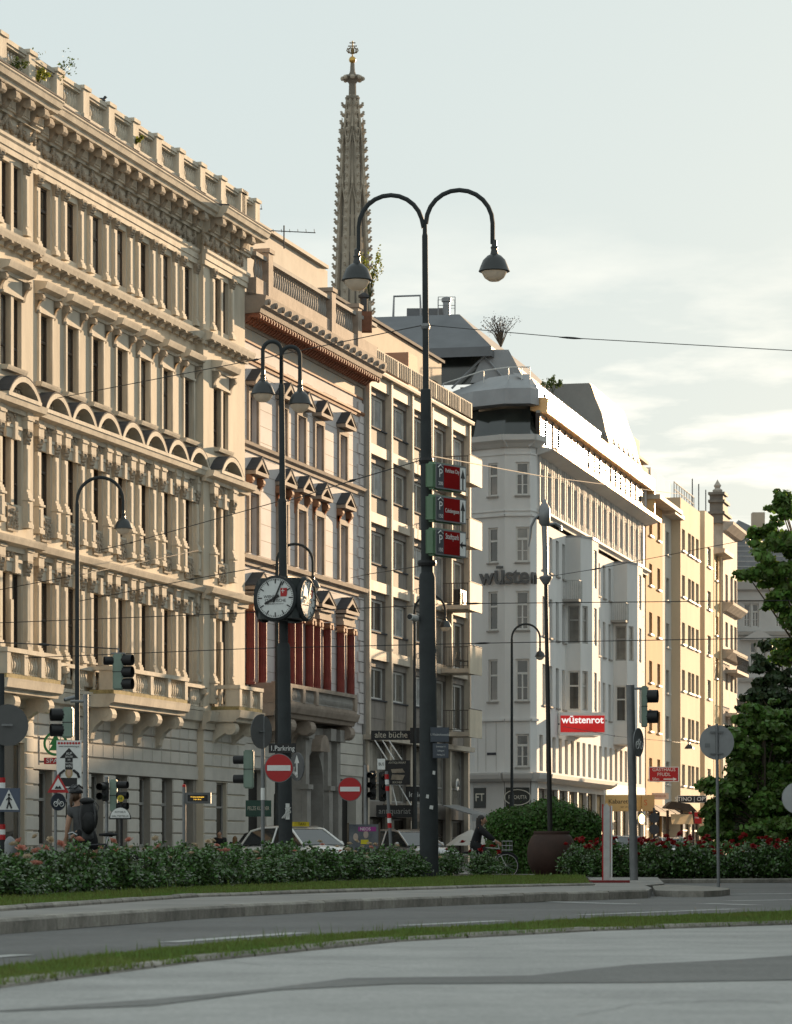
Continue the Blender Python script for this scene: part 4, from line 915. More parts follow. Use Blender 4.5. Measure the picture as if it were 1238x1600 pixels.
m=MB(); m.bx(0,wq,.0,.06,qz(925),qz(912)); Q.add('painted_frieze',m,mat('brown_frieze',(.3,.19,.12),.8,.2,3))
for z in (qz(987),qz(1060)): m=MB(); m.prof([(0,z-.3),(.3,z-.3),(.5,z),(0,z+.06)],0,wq); Q.add('string_cornice',m,PALE)
m=MB(); c=(qt(1172)+qt(1198))/2; m.prism([(c-1.6,0),(c+1.6,0),(c,.9)],-.6,0,'y'); Q.add('window_gable',m,PALE,0,0,qz(1000))
ro=[(-.5,qz(900)),(qt(1160),qz(830)),(qt(1152),qz(812)),(qt(1215),qz(850)),(qt(1275),qz(850)),(wq,qz(900))]
m=MB(); m.prism([(-.4,qz(900)),(-.4,qz(835)),(.1,qz(812)),(wq,qz(862)),(wq,qz(900))],.3,16,'y'); Q.add('roof',m,SLATE)
for k in range(9):
    z=qz(893-k*8); m=MB(); m.bx(-.4,wq-1,-.3,-.26,z,z+.05); Q.add('slate_course',m,PALE)
m=MB(); m.bx(1.5,2.6,-3,-1.8,qz(830),qz(797)); Q.add('chimney_stack',m,PH)
# unseen block added beyond the right edge to shade the palace's ground floor
fx=facing(1785,284); X=Bld('shadow_block','tall rendered block across the street, beyond the right edge',fx)
m=MB(); wall(m,0,60,0,31,[(2+4*i,3.4+4*i,3+3.6*k,5.2+3.6*k) for i in range(14) for k in range(7)],0,.2,cap=12); X.add('wall',m,OFFW)
m=MB(); m.bx(-.3,60.3,-12.3,.3,31,31.4); X.add('roof',m,ROOFG)
# ================= cathedral spire
ZS=535.; ss=ZS/F; bx0=Wp(551,1330,ZS); 
SPI=mat('spire_limestone',(.43,.375,.30),.9,.2,.25,.2); SPD=mat('spire_slot_shade',(.17,.15,.125),.9,.2,.3)
r=thing('cathedral_spire','tall Gothic openwork cathedral spire with crockets rising behind the roofs','spire',(bx0.x,ZS,0))
def sz(y): return HC+(H-y)*ss
prof=[(33,500),(29,452),(26.5,400),(24,350),(22,300),(19.5,240),(17.5,222),(15,190),(12,150),(8.5,152)]
def rad(y):
    pts=[(520,34),(452,29),(400,26.5),(330,23),(240,18),(200,14),(150,8.5)]
    for (y0,r0),(y1,r1) in zip(pts[:-1],pts[1:]):
        if y0>=y>=y1: return (r0+(r1-r0)*(y0-y)/(y0-y1))*ss
    return 8.5*ss
m=MB(); m.lathe([(rad(y)*.8,sz(y)) for y in range(520,149,-10)],(0,0,0),8); part('spire_core',m,SPI,r)
for k in range(8):
    a=R(22.5+45*k); m=MB(); m.tube([(rad(y)*.9*math.cos(a),rad(y)*.9*math.sin(a),sz(y)) for y in range(520,149,-10)],[.42 if y>230 else .3 for y in range(520,149,-10)],4)
    rib=part('spire_rib',m,SPI,r)
    for j,y in enumerate(range(515,155,-14)):
        m=MB(); q=rad(y)*.92+.25; x,yy=q*math.cos(a),q*math.sin(a); m.tube([(x*.96,yy*.96,sz(y)-.25),(x*1.0+.45*math.cos(a),yy+.45*math.sin(a),sz(y)),(x+.6*math.cos(a),yy+.6*math.sin(a),sz(y)+.28)],[.22,.2,.1],4); m.ball((x+.6*math.cos(a),yy+.6*math.sin(a),sz(y)+.25),(.24,.24,.2),4,3); part('crocket',m,SPI,rib)
    # dark panes painted as shaded openwork slots, and little gables between the ribs
    b=R(45*k); 
    for (y0,y1,w_) in ((495,458,.5),(440,400,.45),(372,345,.35),(338,300,.35),(293,262,.3),(225,175,.16)):
        for s in (-1,1):
            ra,rb=rad(y0)*.8*math.cos(R(22.5))+.06,rad(y1)*.8*math.cos(R(22.5))+.06; off=s*w_*1.25
            ux,uy=math.cos(b),math.sin(b); tx,ty=-uy,ux; m=MB()
            P=lambda rr,q,z:(ux*rr+tx*q,uy*rr+ty*q,z)
            m.add([P(ra,off-w_/2,sz(y0)),P(ra,off+w_/2,sz(y0)),P(rb,off+w_/2,sz(y1)),P((ra*.1+rb*.9),off,sz(y1)+w_),P(rb,off-w_/2,sz(y1))],[(0,1,2,3,4)]); part('slot_shade_pane',m,SPD,r)
    for yb in (330,240):
        ra=rad(yb)*.95; ux,uy=math.cos(b),math.sin(b); tx,ty=-uy,ux; w_=rad(yb)*.34; m=MB()
        P=lambda rr,q,z:(ux*rr+tx*q,uy*rr+ty*q,z)
        m.tube([P(ra,-w_,sz(yb)),P(ra*.97,0,sz(yb)+4.2),P(ra,w_,sz(yb))],.22,4); m.tube([P(ra*.97,0,sz(yb)+4.2),P(ra*.95,0,sz(yb)+6)],[.2,.06],4); part('gablet',m,SPI,r)
m=MB(); m.lathe([(8.4*ss,sz(157)),(11.5*ss,sz(155)),(11.5*ss,sz(152)),(6*ss,sz(150)),(5.5*ss,sz(131)),(9*ss,sz(127)),(17*ss,sz(122)),(15*ss,sz(119)),(6*ss,sz(117)),(3.8*ss,sz(111)),(3.2*ss,sz(99))],(0,0,0),8); part('spire_crown',m,mat('spire_top_stone',(.24,.21,.17),.9,.2,.3),r)
m=MB()
for k in range(8): a=R(45*k); m.ball((15.5*ss*math.cos(a),15.5*ss*math.sin(a),sz(123)),(.45,.45,.4),5,4)
part('crown_knobs',m,SPI,r)
m=MB(); m.ball((0,0,sz(93.5)),5.6*ss,12,8); part('golden_orb',m,mat('gilding',(.62,.38,.10),.3,.1,1,metal=.8),r,True)
m=MB(); m.tube([(0,0,sz(88)),(0,0,sz(64))],.12,5); m.tube([(-.5,0,sz(67)),(.5,0,sz(67))],.1,4); m.tube([(-.75,0,sz(72)),(.75,0,sz(72))],.1,4)
for s in (-1,1): m.tube([(0,0,sz(84)),(s*.55,0,sz(82)),(s*.62,0,sz(77)),(s*.25,0,sz(74))],.13,4); m.tube([(s*.6,0,sz(83)),(s*.95,0,sz(79)),(s*.75,0,sz(75))],.1,4)
m.ball((0,0,sz(79)),(.35,.2,.5),6,5); part('eagle_cross',m,mat('dark_gilding',(.2,.14,.06),.5,.1,1,metal=.5),r)

# covered stand in front of the far shops
kz=200.; kb=Wp(1068,1330,kz); kb.z=0; t=thing('covered_stand','dark timber stand with low pitched roof in front of the cream block','stand',tuple(kb)); s=kz/F
m=MB(); m.prism([(-28*s,HC+(H-1262)*s),(22*s,HC+(H-1268)*s),(10*s,HC+(H-1256)*s),(-18*s,HC+(H-1252)*s)],0,3,'y'); part('roof',m,mat('dark_timber',(.06,.045,.035),.8,.2,2),t)
for x in (-24,-2,16): m=MB(); m.box(x*s-.08,x*s+.08,.2,.36,0,HC+(H-1266)*s); part('post',m,MATS['dark_timber'],t)
m=MB(); m.box(-26*s,18*s,.1,.3,.0,1.0); part('counter',m,MATS['dark_timber'],t)
m=MB(); m.add([(-20*s,.05,HC+(H-1272)*s),(14*s,.05,HC+(H-1272)*s),(14*s,-.9,HC+(H-1288)*s),(-20*s,-.9,HC+(H-1288)*s)],[(0,1,2,3)]); part('canvas',m,mat('cream_canvas',(.55,.42,.26),.8,.1,2,transl=.3),t)
# far street: round mirror-like sign and signal post
kz=185.; kb=Wp(1022,1330,kz); kb.z=0; t=thing('far_signal','dark round-headed street signal before the cabaret','traffic light',tuple(kb)); m=MB(); m.tube([(0,0,0),(0,0,HC+(H-1262)*kz/F)],.07,6); part('pole',m,LEAD,t)
for dy in (1278,1296): m=MB(); m.lathe([(.3,-.08),(.3,.08)],(0,0,0),14); m.xf(Matrix.Translation((0,-.1,HC+(H-dy)*kz/F))@Matrix.Rotation(R(90),4,'X')); part('signal_head',m,LEAD,t)
# ================= ground
def sheet(name,pts,z,m_,kind='structure'):
    m=MB(); m.add([(p[0],p[1],z) for p in pts],[tuple(range(len(pts)))]); o=part(name,m,m_,None); tag(o,kind=kind); return o
ASPH=mat('asphalt',(.15,.146,.14),.75,.2,.3,.5,bscale=70,speck=(9,.3)); ASPL=mat('pale_asphalt',(.44,.43,.41),.8,.16,.7,.6,bscale=90,speck=(28,.32)); ASPD=mat('asphalt_patch',(.19,.185,.175),.8,.15,.5,.4,bscale=60,speck=(28,.35))
PAVE=mat('paving',(.27,.255,.235),.8,.15,.5,.3); PAINT=mat('road_paint',(.52,.52,.50),.7,.25,3,.2); SOIL=mat('soil',(.05,.04,.028),.95,.2,3,.5); KERB=mat('granite_kerb',(.34,.315,.275),.8,.25,2,.4,objrand=.2,bscale=40,speck=(14,.3))
sheet('road',[(-1500,-5),(1500,-5),(1500,3500),(-1500,3500)],0,ASPH)
def poly(pts,zg=0): return [Gp(x,y,zg) for x,y in pts]
# street pavement in front of the houses
pv=[f1.w(-30,.0),f1.w(-30,4.2),f1.w(62,4.2),f1.w(62,0)]
m=MB(); m.prism([(p.x,p.y) for p in pv],0,.13,'z'); tag(part('pavement',m,PAVE,None),kind='structure')
pv=[f2.w(-3,0),f2.w(-3,4),f2.w(110,4),f2.w(110,0)]
m=MB(); m.prism([(p.x,p.y) for p in pv],0,.12,'z'); tag(part('pavement',m,PAVE,None),kind='structure')
# near footway
near=[Gp(-60,1562),Gp(0,1546),Gp(310,1505),Gp(620,1473),Gp(930,1456),Gp(1238,1446),Gp(1330,1443)]
sheet('near_footway',[Vector((-6,3,0))]+near+[Vector((12,20,0)),Vector((12,3,0))],.006,ASPL)
sheet('asphalt_patch',poly([(-40,1583),(240,1562),(415,1546),(545,1529),(700,1527),(830,1525),(985,1508),(1150,1500),(1300,1489),(1300,1531),(1000,1536),(618,1538),(430,1548),(240,1572)],.006),.01,ASPD)
# low edging stones in front of the near verge
def along(pts,step):
    out=[];acc=0
    for p,q in zip(pts[:-1],pts[1:]):
        d=(q-p).length; n=max(1,int(d/step))
        for i in range(n): out.append((p+(q-p)*(i/n),p+(q-p)*((i+1)/n)))
    return out
def kerb(name,pts,step,h,wd,m_,z0=0,part_='kerb_stone',rough=.006):
    root=ob(name,None); tag(root,kind='structure'); cache={}
    for a,b in along(pts,step):
        Ln=round((b-a).length,1); 
        if Ln not in cache:
            c=.025; k=MB(); k.prism([(0,0),(0,h-c),(c,h),(wd,h),(wd,0)],.006,Ln-.006,'x'); k.v=[(x,y,z) for x,y,z in k.v]; cache[Ln]=k.mesh(part_,m_)
        d=b-a; o=ob(part_,cache[Ln],root,(a.x,a.y,z0+random.uniform(-rough,rough)),math.atan2(d.y,d.x)+random.uniform(-.004,.004))
    return root
kerb('verge_edging',[Vector((p.x,p.y,0)) for p in near],1.0,.045,.13,KERB)
vf=[Gp(-60,1534),Gp(0,1518),Gp(310,1484),Gp(620,1459.5),Gp(930,1441.5),Gp(1238,1428),Gp(1330,1425)]
sheet('verge_soil',[p for p in near]+[p for p in reversed(vf)],.02,SOIL)
# the rose island
k0=[Gp(-80,1468),Gp(0,1460),Gp(310,1436),Gp(620,1418.5),Gp(820,1410.5),Gp(1014,1403.5)]
ZI=.125
kerb('island_kerb',k0,1.35,ZI+.012,.24,KERB)
tip=[k0[-1],Gp(1019,1399),Gp(1008,1394)]
back=[Vector((5.2,62,0)),Vector((7.6,95,0)),Vector((1,95,0)),Vector((-9,62,0)),Vector((-9,30,0))]
m=MB(); ip=[Vector((p.x-.05,p.y+.18,0)) for p in k0]+[Vector((tip[0].x,tip[0].y+.1,0)),Vector((tip[1].x,tip[1].y,0)),Vector((tip[2].x,tip[2].y,0))]+back; m.prism([(p.x,p.y) for p in ip],0,ZI,'z'); tag(part('island',m,PAVE,None),kind='structure')
# grass edge stones
ed=[Gp(-60,1429,ZI),Gp(0,1424,ZI),Gp(310,1402,ZI),Gp(620,1391.5,ZI),Gp(760,1387,ZI),Gp(930,1383.5,ZI)]
kerb('lawn_edging',ed,1.1,.05,.12,KERB,ZI)
rb=[Gp(-60,1412,ZI),Gp(0,1409,ZI),Gp(310,1391,ZI),Gp(620,1376.5,ZI),Gp(760,1371,ZI),Gp(930,1371,ZI)]
lawn=ed+[p+Vector((0,4,0)) for p in reversed(rb)]
sheet('lawn_soil',lawn,ZI+.02,SOIL)
# bed soil behind, second traffic refuge, right bed
sheet('bed_soil',[p for p in rb]+[p+Vector((-2,9,0)) for p in reversed(rb)],ZI+.024,SOIL)
rf=[Gp(1024,1400.5),Gp(1060,1402),Gp(1100,1402),Gp(1128,1400.5),Gp(1141,1398.5),Gp(1136,1396.5),Gp(1118,1394),Gp(1080,1391.5),Gp(1040,1390),Gp(1018,1390)]
m=MB(); m.prism([(p.x,p.y) for p in rf],0,.1,'z'); tag(part('traffic_refuge',m,KERB,None),kind='structure')
rr=[Gp(700,1381.5),Gp(1000,1380.5),Gp(1320,1379)]; 
kerb('right_bed_kerb',rr,1.3,.1,.2,KERB)
rr2=[p+Vector((.05,.2,0)) for p in rr]; m=MB(); m.prism([(p.x,p.y) for p in rr2+[Vector((14,90,0)),Vector((2,90,0))]],0,.09,'z'); tag(part('right_bed',m,SOIL,None),kind='structure')
# painted lines
def stripe(a,b,w,name='lane_dash'):
    a=Gp(*a);b=Gp(*b); d=(b-a).normalized(); n=Vector((-d.y,d.x,0))*w/2; sheet(name,[a-n,b-n,b+n,a+n],.005,PAINT)
for a,b,w in (((-40,1498),(36,1492.5),.2),((263,1473),(470,1458),.2),((628,1446.7),(785,1439),.2),((908,1430),(1150,1420.5),.2),((850,1409),(990,1413),.3),((1100,1412),(1180,1414.5),.3),((1140,1408),(1250,1406),.3),((1060,1399),(1250,1396),.3)): stripe(a,b,w)
# ================= grass
def blades(name,label,area,n,h0,h1,z,m_,cat='grass',lean=.5,wid=.006):
    # area: list of quads (4 ground points)
    ar=np.array([abs((q[1]-q[0]).cross(q[3]-q[0]).z) for q in area]); pr=ar/ar.sum(); idx=RNG.choice(len(area),n,p=pr)
    A=np.array([[[p.x,p.y] for p in q] for q in area]); u=RNG.random(n)[:,None]; v=RNG.random(n)[:,None]; Q=A[idx]
    P=(Q[:,0]*(1-u)+Q[:,1]*u)*(1-v)+(Q[:,3]*(1-u)+Q[:,2]*u)*v
    keep=(np.sin(P[:,0]*2.1+np.sin(P[:,1]*1.3)*2)+np.sin(P[:,1]*3.7+P[:,0])+RNG.normal(0,.7,n))>-1.15; P=P[keep]; n=len(P)
    clump=.55+.45*np.sin(P[:,0]*3.1+1.3*np.sin(P[:,1]*1.9))*np.sin(P[:,1]*2.3); h=RNG.uniform(h0,h1,n)*(.5+.6*np.clip(clump,0,1))
    tall=RNG.random(n)<.012; h[tall]*=2.6
    a=RNG.uniform(0,6.28,n); w=RNG.uniform(.6,1.4,n)*wid; dx,dy=np.cos(a)*w,np.sin(a)*w; b=RNG.uniform(0,6.28,n); l=h*lean*RNG.random(n)
    v0=np.stack([P[:,0]-dx,P[:,1]-dy,np.full(n,z)],1); v1=np.stack([P[:,0]+dx,P[:,1]+dy,np.full(n,z)],1); v2=np.stack([P[:,0]+np.cos(b)*l,P[:,1]+np.sin(b)*l,z+h],1)
    V=np.stack([v0,v1,v2],1).reshape(-1,3); me=bpy.data.meshes.new(name); me.vertices.add(3*n); me.vertices.foreach_set('co',V.ravel()); me.loops.add(3*n); me.loops.foreach_set('vertex_index',np.arange(3*n)); me.polygons.add(n); me.polygons.foreach_set('loop_start',np.arange(0,3*n,3)); me.polygons.foreach_set('loop_total',np.full(n,3)); me.materials.append(m_); me.update()
    return tag(ob(name,me),label,cat,kind='stuff')
GRASS=mat('grass_blade',(.12,.21,.035),.6,.2,1.5,island=.4,transl=.3,col2=(.19,.21,.05))
def quads(a,b): return [(a[i],a[i+1],b[i+1],b[i]) for i in range(len(a)-1)]
blades('verge_grass','strip of short grass between the near footway and the road',quads(near,vf),120000,.02,.06,.02,GRASS)
gl=[p+Vector((-.1,.15,0)) for p in ed]; gu=[p+Vector((-.2,.6,0)) for p in rb]
blades('lawn_grass','mown grass edge in front of the rose bushes',quads(gl,gu),80000,.03,.075,ZI+.02,GRASS,wid=.008)

# cracks and stains in the near footway
CRK=mat('crack',(.10,.10,.098),.9,.2,5)
for k,pts in enumerate(([(330,1502),(420,1512),(520,1508),(640,1516)],[(60,1575),(200,1558),(330,1562),(450,1549)],[(760,1478),(900,1481),(1060,1474),(1240,1478)],[(900,1590),(1000,1572),(1130,1566),(1240,1570)])):
    r_=random.Random(k); P=[]
    for (x0,y0),(x1,y1) in zip(pts[:-1],pts[1:]):
        for j in range(6): P.append(Gp(x0+(x1-x0)*j/6,y0+(y1-y0)*j/6+r_.uniform(-1.2,1.2),.0))
    m=MB(); n=len(P)
    up=[p+Vector((0,r_.uniform(.006,.03),0)) for p in P]; m.add([(p.x,p.y,.012) for p in P+up],[(i,i+1,n+i+1,n+i) for i in range(n-1)]); tag(part('footway_crack',m,CRK,None),kind='structure')
# ================= foliage helpers
def leafmesh(name,C,Nn,size,m_,shape='quad',jit=.35):
    # C: leaf centres (n,3); Nn: preferred normals
    n=len(C); nr=Nn+RNG.normal(0,.6,(n,3)); nr/=np.linalg.norm(nr,axis=1)[:,None]+1e-9
    r=RNG.normal(0,1,(n,3)); a=np.cross(nr,r); a/=np.linalg.norm(a,axis=1)[:,None]+1e-9; b=np.cross(nr,a)
    s=(size*RNG.uniform(1-jit,1+jit,n))[:,None]
    if shape=='quad': offs=[(-.5,0,0),(0,-.34,.08),(.5,0,0),(0,.34,.08)]
    else: offs=[(-.5,0,0),(-.22,-.4,.06),(.1,-.3,0),(.5,-.22,.05),(.42,0,0),(.5,.22,.05),(.1,.3,0),(-.22,.4,.06)]
    k=len(offs); V=np.stack([C+a*s*o[0]+b*s*o[1]+nr*s*o[2] for o in offs],1).reshape(-1,3)
    me=bpy.data.meshes.new(name); me.vertices.add(k*n); me.vertices.foreach_set('co',V.ravel()); me.loops.add(k*n); me.loops.foreach_set('vertex_index',np.arange(k*n)); me.polygons.add(n); me.polygons.foreach_set('loop_start',np.arange(0,k*n,k)); me.polygons.foreach_set('loop_total',np.full(n,k)); me.materials.append(m_); me.update(); return me
def blobpts(cs,n,shell=.55):
    # cs: list of (centre, radii); points in shells of ellipsoids with clumpy density
    vol=np.array([r[0]*r[1]*r[2] for c,r in cs])**.67; idx=RNG.choice(len(cs),n,p=vol/vol.sum())
    d=RNG.normal(0,1,(n,3)); d/=np.linalg.norm(d,axis=1)[:,None]; rad=(shell+(1-shell)*RNG.random(n))**.7
    C=np.array([c for c,r in cs])[idx]; Rr=np.array([r for c,r in cs])[idx]
    return C+d*Rr*rad[:,None]*(1+RNG.normal(0,.16,(n,1))),d
ROSEL=mat('rose_leaf',(.085,.17,.04),.3,.2,2,island=.75,transl=.25,spec=.8); STEM=mat('green_stem',(.05,.06,.02),.7,.2,3); BARK=mat('bark',(.12,.095,.07),.9,.25,2,.5)
PINKR=mat('pink_petal',(.62,.27,.20),.6,.12,20,transl=.3); PALER=mat('cream_petal',(.62,.48,.33),.6,.12,20,transl=.3); REDR=mat('red_petal',(.30,.012,.014),.55,.15,20,transl=.2)
def rose_flower(m_,seed,r0=.055):
    r=random.Random(seed); m=MB()
    for ringn,(rad,cnt,h) in enumerate(((.2,3,.9),(.55,5,.6),(.95,6,.25))):
        for k in range(cnt):
            a=2*math.pi*(k+.5*ringn)/cnt+r.uniform(-.2,.2); c,s=math.cos(a),math.sin(a); w=.5
            pts=[(c*rad*.3+s*-w*.5,s*rad*.3+c*w*.5,-.3),(c*rad*.3+s*w*.5,s*rad*.3-c*w*.5,-.3),(c*rad*1.1+s*w*.8,s*rad*1.1-c*w*.8,h*.6),(c*rad*1.25,s*rad*1.25,h*.8),(c*rad*1.1-s*w*.8,s*rad*1.1+c*w*.8,h*.6)]
            m.add([(x*r0,y*r0,z*r0) for x,y,z in pts],[(0,1,2,3,4)])
    return m.mesh('rose',m_)
def bushmesh(seed,W=.62,Ht=.74,n=1500):
    global RNG
    RNG=np.random.default_rng(seed); r=random.Random(seed); cs=[]
    for i in range(9):
        a=r.uniform(0,6.28); d=r.uniform(.1,.8)*W*.75; cs.append(((d*math.cos(a),d*math.sin(a),r.uniform(.25,.78)*Ht),(r.uniform(.2,.3)*W/.62,r.uniform(.2,.3)*W/.62,r.uniform(.16,.26)*Ht/.74)))
    cs.append(((0,0,Ht*.35),(W*.8,W*.8,Ht*.33)))
    for i in range(4): a=r.uniform(0,6.28); d=r.uniform(.1,.6)*W; cs.append(((d*math.cos(a),d*math.sin(a),Ht*r.uniform(.85,1.05)),(.09,.09,.12)))
    P,d=blobpts(cs,n,.4); P=P[P[:,2]>.02]; d=d[:len(P)]; d[:,2]+=.6
    leaf=leafmesh('foliage',P,d,.075,ROSEL); st=MB()
    for i in range(7):
        a=r.uniform(0,6.28); q=r.uniform(.2,.7)*W; st.tube([(0.05*math.cos(a),.05*math.sin(a),0),(q*.5*math.cos(a),q*.5*math.sin(a),Ht*.5),(q*math.cos(a),q*math.sin(a),Ht*.95)],[.012,.009,.005],4)
    return leaf,st.mesh('stems',STEM)
BUSH=[bushmesh(40+i) for i in range(5)]
FL={'pink':[rose_flower(PINKR,1,.075),rose_flower(PALER,2,.06)],'red':[rose_flower(REDR,3,.075),rose_flower(REDR,4,.06)],'pale':[rose_flower(PALER,5,.06),rose_flower(PINKR,6,.05)]}
def rose_bush(p,i,label,group,kind,nf,sc=1.,zs=.78):
    t=thing('rose_bush',label,'rose bush',tuple(p),random.uniform(0,6.28),group); lf,st=BUSH[i%5]; t.scale=(sc,sc,sc*zs*random.choice([random.uniform(.62,.85),random.uniform(.85,1.08),random.uniform(1.0,1.22)]))
    ob('foliage',lf,t); ob('stems',st,t)
    for k in range(nf):
        a=random.uniform(0,6.28); d=random.uniform(0,.5); z=random.uniform(.72,.98); o=ob('rose',FL[kind][k%2],t,(d*math.cos(a),d*math.sin(a),z),(random.uniform(-.8,.8),random.uniform(-.8,.8),a))
i=0
def mark(px,tbl):
    for x,n in tbl:
        if px<x: return n
    return tbl[-1][1]
LM=[(25,'the banded pole'),(75,'the dome bollard'),(110,'the warning triangle'),(155,'the standing cyclist'),(205,'the bus stop sign'),(260,'the left ground-floor windows'),(310,'the passenger display'),(358,'the leaning man'),(395,'the long-haired girl'),(430,'the round sign back'),(470,'the clock lamp'),(515,'the white taxi'),(560,'the smaller no-entry sign'),(600,'the poster stand'),(650,'the silver car'),(695,'the tall lamp post'),(740,'the cafe parasol'),(2000,'the riding woman')]
LR=[(945,'the delineator'),(1010,'the grey signal pole'),(1050,'the seated woman'),(1095,'the seated man'),(1145,'the disc sign'),(1205,'the concrete box'),(9999,'the right edge')]
ROW=('front row','middle row','back row')
front=[p for p in rb]
for row,(off,cnt) in enumerate(((.7,1.),(1.7,1.),(2.7,1.))):
    for a,b in along(front,1.0):
        d=(b-a).normalized(); nrm=Vector((-d.y,d.x,0)); p=a+nrm*off+Vector((random.uniform(-.15,.15),random.uniform(-.25,.25),0)); p.z=ZI+.02; i+=1
        px=CX+p.x/p.y*F
        if px>1000 : continue
        if 800<px<1000 and p.y<84: continue
        if px>745 and row==0: continue
        kind='pink' if px<330 else ('red' if px>690 or random.random()<.12 else 'pale'); nf=random.choice([0,1,2,3]) if px<700 else random.choice([2,3,4,5])
        if 200<px<500: nf=random.choice([0,0,1,2])
        rose_bush(p,i,{'pink':'rose bush with pink blooms, ','pale':'rose bush with few pale blooms, ','red':'rose bush with deep red blooms, '}[kind]+ROW[row]+' before '+mark(px,LM),{'pink':'pink rose bushes of the left bed','pale':'sparse rose bushes of the middle bed','red':'red rose bushes of the middle bed'}[kind],kind,nf)
for row in range(3):
    for k in range(14):
        px=905+k*27+random.uniform(-6,6)+row*9; Z=77.5+row*1.0; p=Wp(px,1330,Z); p.z=.09; i+=1
        rose_bush(p,i,'red-flowering rose bush of the right bed, '+ROW[row]+' near '+mark(px,LR),'red rose bushes of the right bed','red',random.choice([2,3,4,6]),1.05,.95)
# ================= clipped hedge
RNG=np.random.default_rng(5)
HED=mat('hedge_leaf',(.055,.13,.016),.55,.2,2,island=.5,transl=.25)
Zh=89.; sh=Zh/F; hx=(850-CX)*sh; hw=86*sh; hh=HC+(H-1262)*sh
t=thing('clipped_hedge','dense dark green clipped hedge with rounded ends behind the terracotta pot','hedge',(hx,Zh,.1))
n=26000; u=RNG.uniform(-1,1,n); v=RNG.uniform(-1,1,n); w=RNG.uniform(0,1,n); f=RNG.integers(0,3,n)
x=np.where(f==0,np.sign(u),u); y=np.where(f==1,-1+0*v,v); z=np.where(f==2,1+0*w,w)
# superellipsoid rounding
q=(np.abs(x)**5+np.abs(y)**5+np.abs(z)**7)**.19; x,y,z=x/q,y/q,z/q
ht=hh-.1+.12*np.sin(x*5+1)-.25*np.clip(-x-.55,0,1); P=np.stack([x*hw*(1+.02*np.sin(z*9)),y*1.3,z*ht],1)*(1+RNG.normal(0,.035,(n,1))); d=np.stack([x,y,z],1); d/=np.linalg.norm(d,axis=1)[:,None]
P[:,2]=np.abs(P[:,2]); ob('foliage',leafmesh('foliage',P,d,.085,HED),t)
m=MB(); m.ball((0,0,.6*hh*.5),(hw*.9,1.1,hh*.62),12,8); part('dark_core',m,mat('hedge_inside',(.012,.02,.006),.9),t)  # solid near-black core painted as the shade between the leaves
# ================= plane trees at the right
def tree(name,label,px,Z,trunk_h,blobs,n,size,m_,seed,r0=.22,group=None):
    global RNG
    RNG=np.random.default_rng(seed); b=Wp(px,1330,Z); b.z=0; t=thing(name,label,'tree',tuple(b),0,group)
    cs=[]; s=Z/F
    for (x,y,rx,ry) in blobs:
        c=Wp(x,y,Z)-b; k=22
        cs0=(c.x,random.uniform(-.6,.6)*rx*s,c.z)
        for j in range(k):
            d=RNG.normal(0,1,3); d/=np.linalg.norm(d); q0=RNG.uniform(.25,1.05); cc=(cs0[0]+d[0]*rx*s*q0,cs0[1]+d[1]*rx*s*q0,cs0[2]+d[2]*ry*s*q0); q=RNG.uniform(.14,.34); cs.append((cc,(rx*s*q*1.25,rx*s*q*1.25,ry*s*q*.7)))
    P,d=blobpts(cs,n,.3); d[:,2]+=.5; keep=P[:,2]>.25; ob('crown',leafmesh('crown',P[keep],d[keep],size,m_,'leaf'),t)
    m=MB(); top=max(c[2] for c,r in cs); m.tube([(0,0,0),(.05,0,trunk_h*.5),(-.05,.1,trunk_h),(.0,0,top*.8)],[r0*1.25,r0,r0*.85,r0*.3],8); tr=part('trunk',m,BARK,t,True)
    m=MB()
    for (c,r) in cs[::9]: zz=max(trunk_h*.7,c[2]*.55); m.tube([(0,0,zz),(c[0]*.5,c[1]*.5,(zz+c[2])*.5+.2),(c[0],c[1],c[2])],[r0*.3,r0*.18,.02],5)
    ob('limbs',m.mesh('limbs',BARK),t)
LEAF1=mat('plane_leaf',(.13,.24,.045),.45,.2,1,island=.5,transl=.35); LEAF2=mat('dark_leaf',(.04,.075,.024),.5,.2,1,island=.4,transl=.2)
tree('plane_tree','tall plane tree reaching in from the right edge high over the street',1300,118,5,[(1222,790,26,28),(1205,835,32,26),(1236,850,40,45),(1195,890,36,34),(1240,925,50,45),(1212,940,24,18),(1290,880,60,90),(1300,1000,60,80),(1232,1010,30,30)],30000,.2,LEAF1,11)
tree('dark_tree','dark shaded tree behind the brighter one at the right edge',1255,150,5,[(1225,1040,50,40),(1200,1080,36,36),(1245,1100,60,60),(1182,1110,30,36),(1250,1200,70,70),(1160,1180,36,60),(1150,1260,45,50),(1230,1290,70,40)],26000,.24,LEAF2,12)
tree('bushy_tree','low bushy plane tree with bright leaf tips behind the disc sign',1195,105,2.0,[(1185,1125,45,36),(1225,1140,45,45),(1160,1170,40,40),(1205,1195,55,50),(1150,1230,46,46),(1190,1270,55,50),(1125,1268,34,40),(1115,1305,26,24),(1235,1240,50,60),(1230,1300,60,36),(1160,1310,50,26),(1250,1180,40,50)],46000,.17,LEAF1,13,.16)
